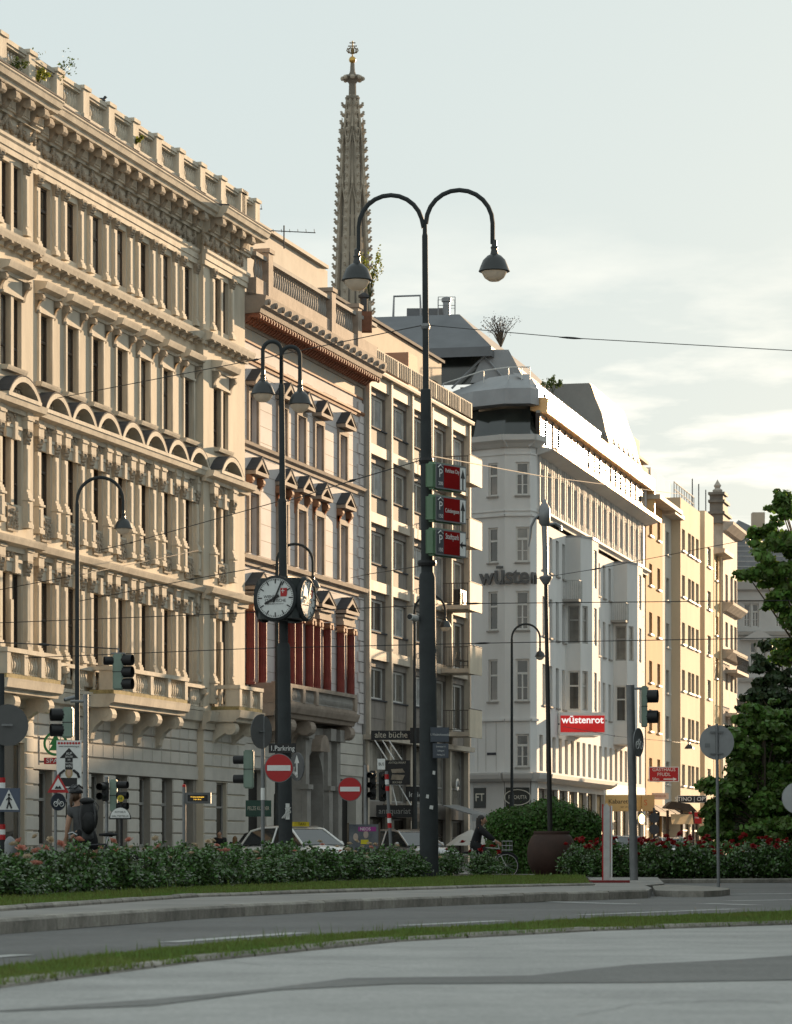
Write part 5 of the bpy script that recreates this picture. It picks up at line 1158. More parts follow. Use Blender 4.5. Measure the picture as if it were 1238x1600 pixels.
# ================= small plants on the roofs
def tuft(name,label,p,w,h,n,size,m_,seed,stemr=.012,twigs=6):
    global RNG
    RNG=np.random.default_rng(seed); t=thing(name,label,'plant',tuple(p)); r=random.Random(seed); m=MB(); tips=[]
    for i in range(twigs):
        a=r.uniform(0,6.28); q=r.uniform(.3,1)*w; e=(q*math.cos(a),q*math.sin(a)*.6,h*r.uniform(.6,1)); tips.append(e); m.tube([(0,0,0),(e[0]*.4,e[1]*.4,e[2]*.6),e],[stemr,stemr*.7,stemr*.3],4)
    part('stems',m,STEM if m_ is not TWIG else BARK,t); cs=[(e,(w*.28,w*.28,h*.2)) for e in tips]+[((e[0]*.6,e[1]*.6,e[2]*.75),(w*.25,w*.25,h*.2)) for e in tips]
    P,d=blobpts(cs,n,.1); ob('foliage',leafmesh('foliage',P,d,size,m_),t)
TWIG=mat('bare_twig_leaf',(.10,.055,.04),.8,.2,2,island=.4); YEL=mat('yellow_leaf',(.22,.25,.03),.6,.2,2,island=.4,transl=.4); RG=mat('roof_green',(.09,.13,.03),.6,.2,2,island=.4,transl=.3)
tuft('roof_weed','green weed growing at the foot of the leftmost roof balustrade',f1.w(f1.t(28,.95),.95,24.95),.35,.5,160,.1,RG,1)
tuft('roof_shrub','feathery shrub reaching over the roof balustrade of the palace',f1.w(f1.t(72,.5),.5,25.0),.9,1.6,260,.09,RG,2,.015,9)
tuft('roof_weed','yellowish weed hanging in the roof balustrade near the feathery shrub',f1.w(f1.t(58,.95),.95,24.95),.4,.6,200,.1,YEL,3)
tuft('roof_weed','small yellow weed beside a post in the middle of the roof balustrade',f1.w(f1.t(210,.95),.95,24.95),.35,.45,160,.1,YEL,4)
tuft('birch_sapling','yellow green sapling growing on the roof below the spire',Wp(578,470,140),.55,2.0,380,.12,YEL,5,.02,12)
tuft('bare_roof_tree','bare twiggy potted tree on the roof edge of the white corner house',Wp(783,542,184),1.35,1.7,500,.09,TWIG,6,.035,22)
tuft('terrace_shrub','small green shrub on the roof terrace above the metal fascia',Wp(864,614,186),.7,.9,260,.16,RG,7)

# unseen tree row added beyond the right edge to shade the near ground
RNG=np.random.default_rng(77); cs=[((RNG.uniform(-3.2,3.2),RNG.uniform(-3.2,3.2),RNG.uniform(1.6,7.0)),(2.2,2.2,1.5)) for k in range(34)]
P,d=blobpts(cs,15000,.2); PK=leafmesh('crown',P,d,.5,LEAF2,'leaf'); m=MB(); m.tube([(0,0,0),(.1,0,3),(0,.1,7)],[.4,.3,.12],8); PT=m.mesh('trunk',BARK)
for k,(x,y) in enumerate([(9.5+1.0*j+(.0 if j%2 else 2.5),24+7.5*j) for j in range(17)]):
    t=thing('shade_tree','broad park tree outside the picture on the right','tree',(x+2.5,y,0),k*1.3,'park trees beyond the right edge'); ob('crown',PK,t); ob('trunk',PT,t); t.scale=(1.35,)*3 if k>4 else (1,1,1)
# ================= street furniture
POLE=mat('dark_green_pole',(.035,.040,.042),.7,.15,3,spec=.25); GALV=mat('galvanised',(.25,.255,.26),.45,.15,4,metal=.55); SHADE=mat('lamp_shade_black',(.02,.022,.022),.35,.1,3,spec=.6); OPAL=mat('opal_bowl',(.82,.80,.74),.25,.05,4,transl=.65)
SIGGRN=mat('signal_green',(.20,.27,.22),.5,.1,4); SIGBLK=mat('signal_black',(.012,.012,.013),.5,.1,4); GREENBOX=mat('green_sign_case',(.10,.19,.105),.4,.08,3,coat=.3); SIGNGREY=mat('sign_back_grey',(.20,.205,.21),.55,.12,4,metal=.3)
STICK=mat('sticker_white',(.6,.6,.58),.6,.1)
def at(px,py,Z): return Wp(px,py,Z)
def lamp(parent,p,dia,m_=SHADE):
    k=dia/.6; prof=[(.03,.62),(.055,.6),(.05,.5),(.075,.47),(.06,.42),(.08,.33),(.14,.30),(.22,.22),(.27,.1),(.3,.02),(.31,0),(.29,-.01)]
    m=MB(); m.lathe([(r*k,z*k) for r,z in reversed(prof)],(0,0,0),18); s=part('lamp_shade',m,m_,parent,True,tuple(p))
    m=MB(); m.lathe([(.0,-.2*k),(.1*k,-.19*k),(.19*k,-.13*k),(.24*k,-.04*k),(.25*k,.0)],(0,0,0),16,False); part('lamp_bowl',m,OPAL,s,True)
    return s
def arcpts(p0,c,r,a0,a1,n=14): return [Vector((c[0]+r*math.cos(R(a0+(a1-a0)*i/n)),p0,c[1]+r*math.sin(R(a0+(a1-a0)*i/n)))) for i in range(n+1)]
def steppole(parent,name,px0,px1,Z,secs,m_=POLE,n=14):
    # secs: list of (y_bottom,y_top,half width px at bottom, at top)
    base=Wp(px0,1330,Z); base.z=0; out=[]
    ytop=secs[-1][1]; ybot=H+HC*F/Z
    def cx(y): return px0+(px1-px0)*(ybot-y)/(ybot-ytop)
    for i,(yb,yt,rb_,rt_) in enumerate(secs):
        yb=ybot if yb is None else yb; a=Wp(cx(yb),yb,Z)-base; b=Wp(cx(yt),yt,Z)-base; m=MB()
        sc=Z/F; ra,rb2=rb_*sc,rt_*sc; pts=[a,a+(b-a)*.985,b]; m.tube([tuple(q) for q in pts],[ra,rb2,rb2*.8],n); out.append(part(name if i==0 else 'pole_section',m,m_,parent,True))
    return base,cx
# ---- main double lamp
Zm=72.; km=Zm/62
L1=thing('double_arm_lamp_post','tall dark double-arm street lamp with two hanging bell lamps, tallest in the picture','street lamp',tuple(Vector((at(671,1330,Zm).x,Zm,0))))
b,cxm=steppole(L1,'pole',671,664,Zm,[(None,895,15.3,13),(897,720,9.5,9.5),(722,608,9.2,8.6),(610,365,5.0,4.6),(367,345,3.6,3.4)])
def armpair(root,b,px,y0,cl,cr,yl,yr,r,Z):
    # two half-round arms from (px,y0): left arc top/centre cl=(x,y,rad) etc
    s=Z/F
    for (cx_,cy_,rd,side,ye) in (cl,cr):
        P=[at(px,y0+8,Z)-b,at(px-0*side,y0,Z)-b]
        for i in range(13):
            a=i/12*math.pi; x=cx_-side*rd*math.cos(a)*1.0; y=cy_-rd*math.sin(a); P.append(at(x,y,Z)-b)
        P.append(at(cx_+side*rd,ye,Z)-b); m=MB(); m.tube([tuple(q) for q in P],r*s,8); part('lamp_arm',m,POLE,root,True)
armpair(L1,b,664,345,(611,355,50,-1,393),(718,349,52,1,381),0,0,3.6,Zm)
lamp(L1,at(558,438,Zm)-b,.69); lamp(L1,at(772.5,424,Zm)-b,.69)
for y,w in ((510,6.2),(720,10.5),(880,14)):
    m=MB(); q=at(cxm(y),y,Zm)-b; m.lathe([(w*Zm/F,-.06),(w*Zm/F+.015,0),(w*Zm/F,.06)],tuple(q),14); part('pole_band',m,GALV if y<600 else SIGBLK,L1)
for x,y in ((678,1208),(668,1245),(674,1262)):
    m=MB(); w_=random.uniform(.02,.045); m.prism([(-w_,-.03),(w_*.8,-.045),(w_,.04),(-w_*.7,.05)],-.004,0,'y'); q=at(x,y,Zm)-b; part('sticker',m,STICK,L1,loc=(q.x,-.222,q.z))
# parking guidance boxes: a box seen from its end, its lettered side turned to the right
def pbox(y0,y1,word,arrow,label,size,px=663):
    s=62/F; h=(y1-y0)*s; P=at(px,y1,Zm-.4); t=thing('parking_sign',label,'sign',tuple(P)); t.scale=(km,km,km)
    # end face looks at the camera, long side recedes to the right
    ex=Vector((1,0,0)); th=R(52.); u=Vector((math.cos(th),math.sin(th),0)); nrm=Vector((math.sin(th),-math.cos(th),0))
    wE=17*s; Ls=1.0
    # footprint: end edge A->B (towards right), then side B->C
    A_=Vector((0,0,0)); B_=A_+Vector((wE,.0,0)); C_=B_+u*Ls; D_=A_+u*Ls
    m=MB(); pts=[A_,B_,C_,D_]; c=.03; m.prism([(p.x,p.y) for p in pts],0,h,'z'); bm=bmesh.new(); me=m.mesh('sign_case',GREENBOX); bm.from_mesh(me); bmesh.ops.bevel(bm,geom=bm.edges[:],offset=.045,segments=3,affect='EDGES'); bm.to_mesh(me); bm.free(); ob('sign_case',me,t)
    rot=th
    f=ob('sign_panel',None,t,tuple(B_+nrm*.004),rot); f.empty_display_size=.1
    def pl(name,x0,x1,z0,z1,m_,d=.002): m=MB(); m.box(x0,x1,-d,0,z0,z1); return ob(name,m.mesh(name,m_),t,tuple(B_+nrm*(.004+d*.3)),rot)
    bpy.data.objects.remove(f)
    pl('sign_frame',.01,Ls-.01,.02,h-.02,SIGNGREY,.004); pl('grey_field',.04,.26,.05,h-.05,mat('sign_dark_grey',(.09,.095,.105),.9,.1,3,spec=.05),.008); pl('red_field',.26,.78,.05,h-.05,mat('matrix_red',(.24,.010,.010),.9,.15,2,spec=.05),.009); pl('white_field',.78,Ls-.04,.05,h-.05,SIGNW,.008)
    def tx(b_,sz,x,z,m_,sx=1): text(b_,sz,m_,t,tuple(B_+nrm*.022+u*x+Vector((0,0,z))),(R(90),0,rot),sx=sx,ext=.001)
    wl=plain('sign_white_letters',(.72,.72,.70)); tx(word,size,.52,h*(.72 if arrow=='up' and word[0]=='P' else (.45 if arrow=='up' else .72)),wl,.72); tx('P',.24,.15,h*.58,wl); tx('200' if word[0]=='P' else '150',.1,.15,h*.22,wl)
    m=MB(); m.tube([tuple(B_+nrm*.02+u*.07+Vector((0,0,h*.8))),tuple(B_+nrm*.02+u*.15+Vector((0,0,h*.9))),tuple(B_+nrm*.02+u*.23+Vector((0,0,h*.8)))],.012,4); part('roof_symbol',m,wl,t)
    m=MB(); k=SIGNK
    ap=[(-.02,-.2),(.02,-.2),(.02,.02),(.07,.02),(0,.2),(-.07,.02),(-.02,.02)]
    if arrow!='up': ap=[(z*.5-.0,x*1.0) for x,z in ap]; ap=[(-a,b_) for a,b_ in ap]
    m.prism([(x,z) for x,z in ap],-.003,0,'y'); ob('arrow',m.mesh('arrow',k),t,tuple(B_+nrm*.016+u*.87+Vector((0,0,h*.48))),rot)
pbox(721,764,'Parkhaus City','up','topmost parking guidance box on the tall lamp post, white lettering on red',.112)
pbox(772,815,'Cobdengasse','up','middle parking guidance box on the tall lamp post, white lettering on red',.118)
pbox(824,868,'Stadtpark','left','lowest parking guidance box on the tall lamp post with a left arrow',.155)
# street plates on the main post
def plate(name,label,px,py,w,h,Z,face,lines,tm,yaw=0,th=.03,back=None):
    s=Z/F; t=thing(name,label,'sign',tuple(at(px,py,Z)),yaw); W_,H_=w*s,h*s
    m=MB(); m.box(-W_/2,W_/2,0,th,-H_/2,H_/2); part('plate',m,back or face,t)
    m=MB(); m.box(-W_/2+.012,W_/2-.012,-.004,0,-H_/2+.012,H_/2-.012); part('plate_face',m,face,t)
    for tx_,sz,ox,oz,sx in lines: text(tx_,sz*s,tm,t,(ox*W_,-.008,oz*H_),(R(90),0,0),sx=sx,ext=.001)
    return t
SLATEB=plain('slate_blue_plate',(.07,.08,.10),.45); WL=plain('plate_white',(.62,.63,.62))
plate('street_name_plate','grey street name plate on the tall lamp post above the small-print plate',687.5,1148,29,23,Zm-.27,SLATEB,[('1. Weiskirchnerstraße',5.4,0,0,.62)],WL,R(8))
plate('direction_plate','grey small-print plate under the street name plate on the tall lamp post',689,1173,25,23,Zm-.27,SLATEB,[('Stubenbastei 1-5',3.6,0,.28,.62),('Zedlitzgasse',3.6,0,0,.62),('Parkring 2-10',3.6,0,-.28,.62)],WL,R(8))
# surveillance camera
p=at(645,965,Zm); t=thing('surveillance_camera','white surveillance camera clamped to the left of the tall lamp post','camera',tuple(p)); m=MB(); m.tube([(-.06,-.25,0),(.1,.02,-.02)],.075,12); part('housing',m,plain('camera_white',(.6,.6,.58),.4),t,True); m=MB(); m.tube([(-.07,-.268,0),(-.065,-.255,0)],.06,12); part('lens',m,SIGBLK,t); m=MB(); m.tube([(.1,.0,-.05),(.2,0,-.1),(.3,0,-.08)],.03,6); part('bracket',m,GALV,t)
# ---- clock lamp
Zc=80.
L2=thing('clock_lamp_post','dark double-arm street lamp carrying the cube clock, second tallest','street lamp',tuple(Vector((at(447,1330,Zc).x,Zc,0))))
b,cxc=steppole(L2,'pole',447,440,Zc,[(None,1005,11.2,10.2),(1008,779,6.9,6.6),(781,600,4.9,4.4)])
armpair(L2,b,440,600,(425.5,548,14.5,-1,592),(454.5,556,14.5,1,602),0,0,3.2,Zc)
lamp(L2,at(411,616,Zc)-b,.60); lamp(L2,at(469,632,Zc)-b,.60)
m=MB(); m.box(-.05,.05,-.004,0,-.2,.2); q=at(450,1268,Zc)-b; part('graffiti_sticker',m,STICK,L2,loc=(q.x,-.18,q.z))
def scribble(parent,p,seed,w,h,m_):
    r=random.Random(seed); m=MB()
    for k in range(3):
        pts=[(r.uniform(-w,w),0,r.uniform(-h,h)) for i in range(6)]; m.tube(pts,.012,4)
    part('graffiti',m,m_,parent,loc=p)
scribble(L2,(0.02,-.185,(at(447,1270,Zc)-b).z),2,.12,.15,STICK)
K=thing('cube_clock','dark cube clock with white round dials fixed to the smaller double-arm lamp','clock',tuple(at(445.5,937,Zc)),R(-21))
a=.55; m=MB(); m.prism([(-a+.12,-a),(a-.12,-a),(a,-a+.12),(a,a-.12),(a-.12,a),(-a+.12,a),(-a,a-.12),(-a,-a+.12)],-.5,.5,'z')
m.prism([(-a+.3,-a+.15),(a-.3,-a+.15),(a-.3,a-.15),(-a+.3,a-.15)],-.56,.56,'z')
part('clock_case',m,mat('clock_case',(.03,.038,.038),.45,.1,3),K)
DIAL=plain('clock_dial',(.68,.70,.69),.35)
for k in range(4):
    rt=k*math.pi/2; e=ob('clock_face',None,K,(0,0,0),rt); bpy.data.objects.remove(e)
    M=Matrix.Rotation(rt,4,'Z')
    m=MB(); m.lathe([(.56,0),(.56,.07),(.5,.1),(.5,0)],(0,0,0),28); m.xf(M@Matrix.Translation((0,-a+.01,0))@Matrix.Rotation(R(90),4,'X')); fr_=part('dial_rim',m,POLE,K,True)
    m=MB(); m.lathe([(.5,.0),(.5,.06),(0.0,.062)],(0,0,0),28,False); m.xf(M@Matrix.Translation((0,-a+.0,0))@Matrix.Rotation(R(90),4,'X')); part('dial',m,DIAL,K)
    m=MB()
    for j in range(60):
        an=R(6*j); big=j%5==0; r0=.36 if big else .44; w_=.014 if big else .006; q=MB(); q.box(-w_,w_,-.006,0,r0,.475); q.xf(Matrix.Rotation(an,4,'Y')); m.add(q.v,q.f)
    m.xf(M@Matrix.Translation((0,-a-.066,0))); part('minute_marks',m,SIGNK,K)
    for an,ln,w_ in ((24,.44,.018),(242,.31,.026)):
        q=MB(); q.prism([(-w_*1.3,-.12),(w_*1.3,-.12),(w_,ln),(-w_,ln)],-.008,0,'y'); q.xf(Matrix.Rotation(R(an),4,'Y')); q.xf(M@Matrix.Translation((0,-a-.085,0))); part('clock_hand',q,SIGNK,K)
    if k in(0,1):
        def tx(b_,sz,x,z): 
            o=text(b_,sz,SIGNK,K,(0,0,0),(0,0,0),ext=.001,sx=.95); o.matrix_local=M@Matrix.Translation((x,-a-.068,z))@Matrix.Rotation(R(90),4,'X')@Matrix.Diagonal((1,1,1,1))
        tx('WIENER',.105,-.13,.03); tx('STÄDTISCHE',.105,0,-.07); tx('VIENNA INSURANCE GROUP',.036,.0,-.15)
        m=MB(); m.prism([(.14,.03),(.3,.03),(.32,.1),(.32,.24),(.14,.24)],-.002,0,'y'); m.xf(M@Matrix.Translation((0,-a-.068,0))); part('red_emblem',m,SIGNRED,K)
        m=MB(); m.box(.16,.25,-.002,0,.165,.18); m.box(.197,.213,-.0025,0,.12,.225); m.xf(M@Matrix.Translation((0,-a-.071,0))); part('emblem_cross',m,SIGNW,K)
# ---- single-arm lamps
def single(px,Z,ytop,lx,ly,label,dia=.55,w0=4,w1=3.2,ph=None):
    t=thing('single_arm_lamp_post',label,'street lamp',tuple(Vector((at(px,1330,Z).x,Z,0))),0,'single-arm lamps along the facades'); r=(lx-px)/2; cy=ytop+abs(r)*1.0
    b,_=steppole(t,'pole',px,px,Z,[(None,1250 if Z<110 else 1240,w0*1.7*96/Z*1.0,w0*1.5*96/Z),(1252 if Z<110 else 1242,cy,w0*96/Z,w1*96/Z)])
    P=[at(px,cy+4,Z)-b]+[at(px+r-r*math.cos(i/14*math.pi),cy-abs(r)*math.sin(i/14*math.pi),Z)-b for i in range(15)]+[at(lx,ly-.42*dia/.6*F/Z*1.4,Z)-b]
    m=MB(); m.tube([tuple(q) for q in P],2.6*Z/F*96/Z,8); part('lamp_arm',m,POLE,t,True); m=MB(); m.tube([tuple(P[-1]),tuple(at(lx,ly,Z)-b)],.02,5); part('lamp_cable',m,POLE,t); lamp(t,at(lx,ly,Z)-b,dia); return t
single(121,96,746,193,826,'single-arm street lamp in front of the palace at far left')
single(433,118,850,489,918,'single-arm street lamp half hidden behind the cube clock')
single(648,135,930,696,980,'single-arm street lamp half hidden behind the tall lamp post',.52)
single(800,160,975,844,1026,'single-arm street lamp before the white corner house',.52)
# ---- tall thin post with tap-like finial, standing in the pot
Zp=80.; b0=Gp(862,1377,0); Zp=b0.y
t=thing('terracotta_pot','large round brown terracotta pot standing on the lawn','pot',(b0.x,b0.y+.0,.13)); k=77*Zp/F/2
m=MB(); m.lathe([(k*.62,0),(k*.78,.08),(k*.95,.32),(k*1.0,.55),(k*.95,.8),(k*.82,.98),(k*.72,1.04),(k*.74,1.09),(k*.72,1.12),(k*.66,1.1),(k*.64,.98)],(0,0,0),30,False); part('pot_wall',m,mat('terracotta',(.052,.024,.016),.7,.2,2,.2),t,True)
m=MB(); m.lathe([(0,.99),(k*.66,.98)],(0,0,0),20,False); part('potting_soil',m,SOIL,t)
t=thing('tap_topped_post','thin black post topped by a silver water-tap figure, rising from the pot','post',(at(859,1312,Zp).x,b0.y,1.12)); bb=Vector((at(859,1312,Zp).x,Zp,1.12))
m=MB(); m.tube([tuple(at(860,1312,Zp)-bb),tuple(at(853,912,Zp)-bb)],[4.2*Zp/F,3.0*Zp/F],10); part('post',m,mat('post_black',(.02,.018,.016),.5,.1,3),t,True)
s=Zp/F; q=at(853,905,Zp)-bb; m=MB(); m.lathe([(4*s,-8*s),(10*s,1*s),(10*s,4*s),(4*s,6*s),(3.5*s,8*s)],tuple(q),14); part('collar',m,SIGNGREY,t,True)
m=MB(); m.tube([tuple(at(853,900,Zp)-bb),tuple(at(851,822,Zp)-bb)],[3.6*s,4.6*s],12); q=at(851,822,Zp)-bb; m.lathe([(5*s,0),(9*s,5*s),(9*s,26*s),(7*s,32*s),(4*s,36*s),(3*s,40*s),(0.5*s,43*s)],tuple(q),12); part('tap_body',m,GALV,t,True)
m=MB(); m.tube([tuple(at(855,820,Zp)-bb),tuple(at(868,818,Zp)-bb),tuple(at(876,822,Zp)-bb),tuple(at(876,829,Zp)-bb)],[2.6*s,2.4*s,2.2*s,2.4*s],8); part('spout',m,GALV,t,True)
m=MB(); m.tube([tuple(at(846,803,Zp)-bb),tuple(at(836,810,Zp)-bb),tuple(at(830,823,Zp)-bb),tuple(at(829,840,Zp)-bb),tuple(at(826,854,Zp)-bb)],[2.4*s,2*s,1.9*s,1.7*s,1*s],8); part('handle',m,GALV,t,True)
# ---- red-white delineator
b0=Gp(948,1389,0); s=b0.y/F; t=thing('lane_delineator','white and red lane delineator on a flat red base at the island tip','delineator',(b0.x,b0.y,.0)); hh=124*s
m=MB(); m.prism([(-5*s,.05),(5*s,.05),(5*s,hh-.08),(0,hh),(-5*s,hh-.08)],-.03,.03,'y'); part('board',m,mat('delineator_white',(.55,.54,.52),.5,.15,5),t)
m=MB(); m.box(-7*s,-4.9*s,-.02,.03,.05,hh-.02); m2=MB(); part('red_edge',m,SIGNRED,t); m=MB(); m.box(6.2*s,9*s,.0,.02,.05,hh-.05); part('rear_board',m,SIGNW,t); m=MB(); m.box(5.3*s,6.2*s,-.01,.02,.4,hh-.05); part('red_edge',m,SIGNRED,t)
m=MB(); m.box(-30*s,35*s,-.25,.25,.0,.045); part('base',m,mat('red_rubber',(.22,.02,.02),.7,.15,3),t); t.location.z=ZI+.002
# ---- signs
def disc(parent,r,m_,p,yaw=0,th=.02,name='disc',n=28):
    m=MB(); m.lathe([(r,0),(r,th)],(0,0,0),n); m.xf(Matrix.Rotation(yaw,4,'Z')@Matrix.Rotation(R(90),4,'X')); return part(name,m,m_,parent,loc=tuple(p))
def pole(parent,p0,p1,r,m_=GALV,name='pole'): m=MB(); m.tube([tuple(p0),tuple(p1)],r,10); return part(name,m,m_,parent,True)
Zs=62.5; b=Gp(1123,1390); t=thing('round_sign_back','grey back of a round traffic sign on a slim pole in front of the trees','sign',tuple(b)); c=at(1120,1160,Zs)-b
pole(t,(0,0,0),c+Vector((0,-.03,.36)),.032,SIGNGREY); disc(t,.34,mat('sign_alu',(.30,.305,.31),.5,.12,3,metal=.3),c,th=.012,name='sign_disc')
for dz in (-.22,.2): m=MB(); m.box(-.13,.13,-.06,-.03,-.015,.015); part('sign_clamp',m,SIGNGREY,t,loc=tuple(c+Vector((0,0,dz))))
m=MB(); m.box(-.05,.05,-.004,0,-.04,.04); part('sticker',m,SIGNGREY,t,loc=tuple(c+Vector((-.18,-.013,-.06))))
Zs=69.; b=Gp(991,1384); t=thing('signal_pole','thick grey traffic signal pole at the right of the terracotta pot','pole',tuple(b)); c=at(985,1070,Zs)-b; pole(t,(0,0,0),c,.092); m=MB(); m.tube([(c.x,0,c.z-.06),(c.x+.42,-.1,c.z-.06)],.03,6); part('signal_arm',m,GALV,t)
def hood(parent,p,r,d,dirn,m_=SIGBLK):
    m=MB(); d_=Vector(dirn).normalized(); m.tube([tuple(Vector(p)),tuple(Vector(p)+d_*d)],[r,r*1.0],12,False); m.tube([tuple(Vector(p)-d_*.01),tuple(Vector(p)+d_*.01)],r*.98,12); return part('signal_hood',m,m_,parent,True)
def signal(label,px,py,Z,w,h,d,dirn,n,rad,case=SIGBLK,back=SIGGRN,group=None,gap=None):
    # housing box w x h px seen at (px,py) centre, lenses face dirn
    s=Z/F; t=thing('traffic_signal',label,'traffic light',tuple(at(px,py,Z)),0,group); W_,H_=w*s,h*s
    m=MB(); m.box(-W_/2,W_/2,-d/2,d/2,-H_/2,H_/2); me=m.mesh('housing',back); bm=bmesh.new(); bm.from_mesh(me); bmesh.ops.bevel(bm,geom=bm.edges[:],offset=min(W_,d)*.12,segments=2,affect='EDGES'); bm.to_mesh(me); bm.free(); ob('housing',me,t)
    m=MB(); m.box(-W_*.5-.004,W_*.5+.004,-d/2-.004,d/2+.004,-.008,.008); part('housing_seam',m,SIGBLK,t)
    for i in range(n):
        z=H_/2-H_*(i+.5)/n; dv=Vector(dirn).normalized(); ex=W_/2 if abs(dv.x)>.5 else d/2
        hood(t,(dv.x*ex,dv.y*ex,z),rad,.24,dirn,case)
    return t
t2=signal('traffic signal with two black hoods facing right on the thick grey pole',1007,1104,69,8,64,.3,(1,-.25,0),2,.14)
disc_t=thing('cycle_sign','small round cycle sign turned almost edge-on on the thick grey pole','sign',tuple(at(997,1160,68.8)),R(65)); disc(disc_t,.31,SIGNGREY,(0,0,0),name='sign_disc')
m=MB()
for x in (-.11,.11): m.tube([(x+.08*math.cos(R(a)),-.03,-.06+.08*math.sin(R(a))) for a in range(0,361,30)],.01,4)
m.tube([(-.11,-.03,-.06),(0,-.03,.07),(.1,-.03,-.06),(.0,-.03,-.05),(-.05,-.03,.06)],.01,4); part('cycle_symbol',m,SIGNW,disc_t)
# near blurred sign at the right edge
Zs=30.; t=thing('edge_sign','out-of-focus round grey sign cut off by the right edge','sign',tuple(Vector((at(1247,1330,Zs).x,Zs,0)))); disc(t,.15,mat('sign_alu2',(.30,.31,.31),.5,.1),(0,0,at(1247,1247,Zs).z),name='sign_disc'); pole(t,(.0,.05,0),(0,.05,at(1247,1247,Zs).z),.03)
# ---- left cluster
Zs=46.; b=Vector((at(3,1330,Zs).x,Zs,0)); t=thing('banded_sign_pole','dark pole with red and white bands at the left edge','pole',tuple(b)); pole(t,(0,0,0),(0,0,at(3,1052,Zs).z),.04,POLE)
for y0,y1,m_ in ((1215,1223,SIGNRED),(1223,1232,SIGNW),(1232,1240,SIGNRED),(1288,1296,SIGNRED),(1296,1304,SIGNW),(1304,1312,SIGNRED)):
    m=MB(); z0,z1=at(0,y1,Zs).z,at(0,y0,Zs).z; m.lathe([(.052,z0),(.052,z1)],(0,0,0),12); part('band',m,m_,t)
t=thing('round_sign_back','dark grey back of a round sign on the banded pole at the left edge','sign',tuple(at(12,1133,Zs-.1))); disc(t,.30,mat('sign_dark_back',(.10,.10,.10),.6,.1),(0,0,0),R(18),name='sign_disc'); m=MB(); m.box(-.08,.08,-.05,-.03,-.015,.015); part('sign_clamp',m,SIGNGREY,t)
t=thing('crossing_sign','square pedestrian crossing sign on the banded pole at the left edge','sign',tuple(at(14,1250,Zs-.12)),R(25)); m=MB(); m.box(-.17,.17,0,.02,-.17,.17); part('sign_plate',m,mat('sign_blue_grey',(.10,.12,.17),.5,.1),t); m=MB(); m.prism([(-.15,-.14),(.15,-.14),(0,.15)],-.004,0,'y'); part('white_triangle',m,SIGNW,t)
m=MB(); m.tube([(-.03,-.008,-.12),(0,-.008,-.02),(.0,-.008,.05)],.012,4); m.tube([(.04,-.008,-.12),(0,-.008,-.02)],.012,4); m.tube([(-.04,-.008,.0),(.0,-.008,.04),(.04,-.008,.0)],.009,4); m.ball((0,-.008,.075),.018,6,4); part('walking_figure',m,SIGNK,t)
t=thing('dome_bollard','dull metal dome-topped bollard beside the banded pole','bollard',tuple(Vector((at(16,1330,49).x,49,0)))); m=MB(); m.lathe([(.1,0),(.1,.75),(.095,.85),(.07,.93),(.03,.97),(0,.98)],(0,0,0),16); part('bollard_body',m,GALV,t,True); m=MB(); m.lathe([(.104,.6),(.104,.64)],(0,0,0),16); part('bollard_band',m,SIGNGREY,t)
# grey signal post with camera arm
Zs=60.; b=Vector((at(134,1330,Zs).x,Zs,0)); t=thing('signal_pole','grey signal pole between the poster and the curved lamp','pole',tuple(b)); pole(t,(0,0,0),at(134,1085,Zs)-b,.05); m=MB(); z=at(134,1096,Zs).z; m.tube([(0,0,z),(-.28,-.05,z)],.03,6); part('signal_arm',m,GALV,t)
signal('green-backed traffic signal with two hoods facing left above the poster',107,1129,Zs,16,48,.28,(-1,-.3,0),2,.12)
t=thing('surveillance_camera','small camera on top of the green-backed signal at left','camera',tuple(at(110,1092,Zs))); m=MB(); m.tube([(-.1,-.05,-.02),(.08,0,.03)],.04,8); part('housing',m,GALV,t); m=MB(); m.tube([(-.11,-.054,-.022),(-.1,-.05,-.02)],.03,8); part('lens',m,SIGBLK,t)
# signal hung from the wires
Zs=75.
t=signal('traffic signal hanging from the overhead wires with three hoods facing right',185,1050,Zs,16,56,.3,(1,-.3,0),3,.13); hood(t,(-.13,-.06,.26),.1,.2,(-1,-.3,0)); m=MB(); m.box(-.16,.16,-.12,.12,.42,.45); m.tube([(0,0,.45),(0,0,.56)],.02,5); part('hanger',m,GALV,t)
# poster board
Zs=54.; s=Zs/F; t=thing('campaign_poster','white poster board with a big black arrow and a woman, left of the cyclist','poster',tuple(at(108,1194,Zs)),R(3)); W_,H_=39*s,74*s; t.scale=(54/47,)*3; W_*=47/54; H_*=47/54
m=MB(); m.box(-W_/2,W_/2,0,.02,-H_/2,H_/2); part('board',m,SIGNW,t)
m=MB(); m.prism([(-.055,-.08),(.055,-.08),(.055,.09),(.135,.09),(0,.24),(-.135,.09),(-.055,.09)],-.004,0,'y'); part('black_arrow',m,SIGNK,t)
for i,(b_,sz) in enumerate((('AUF',.055),('DAUER',.04),('DER',.03),('RICHTIGE',.03),('WEG',.05))): text(b_,sz,SIGNW,t,(0,-.006,.155-i*.046),(R(90),0,0),ext=.001,sx=.85)
text('www.stadtwerbung.at',.034,SIGNK,t,(0,-.004,.262),(R(90),0,0),ext=.001)
for i in range(8): m=MB(); x=-.147+i*.042; m.lathe([(.018,0),(.018,.002)],(0,0,0),12); m.xf(Matrix.Translation((x,-.002,.308))@Matrix.Rotation(R(90),4,'X')); part('red_dot',m,SIGNRED,t)
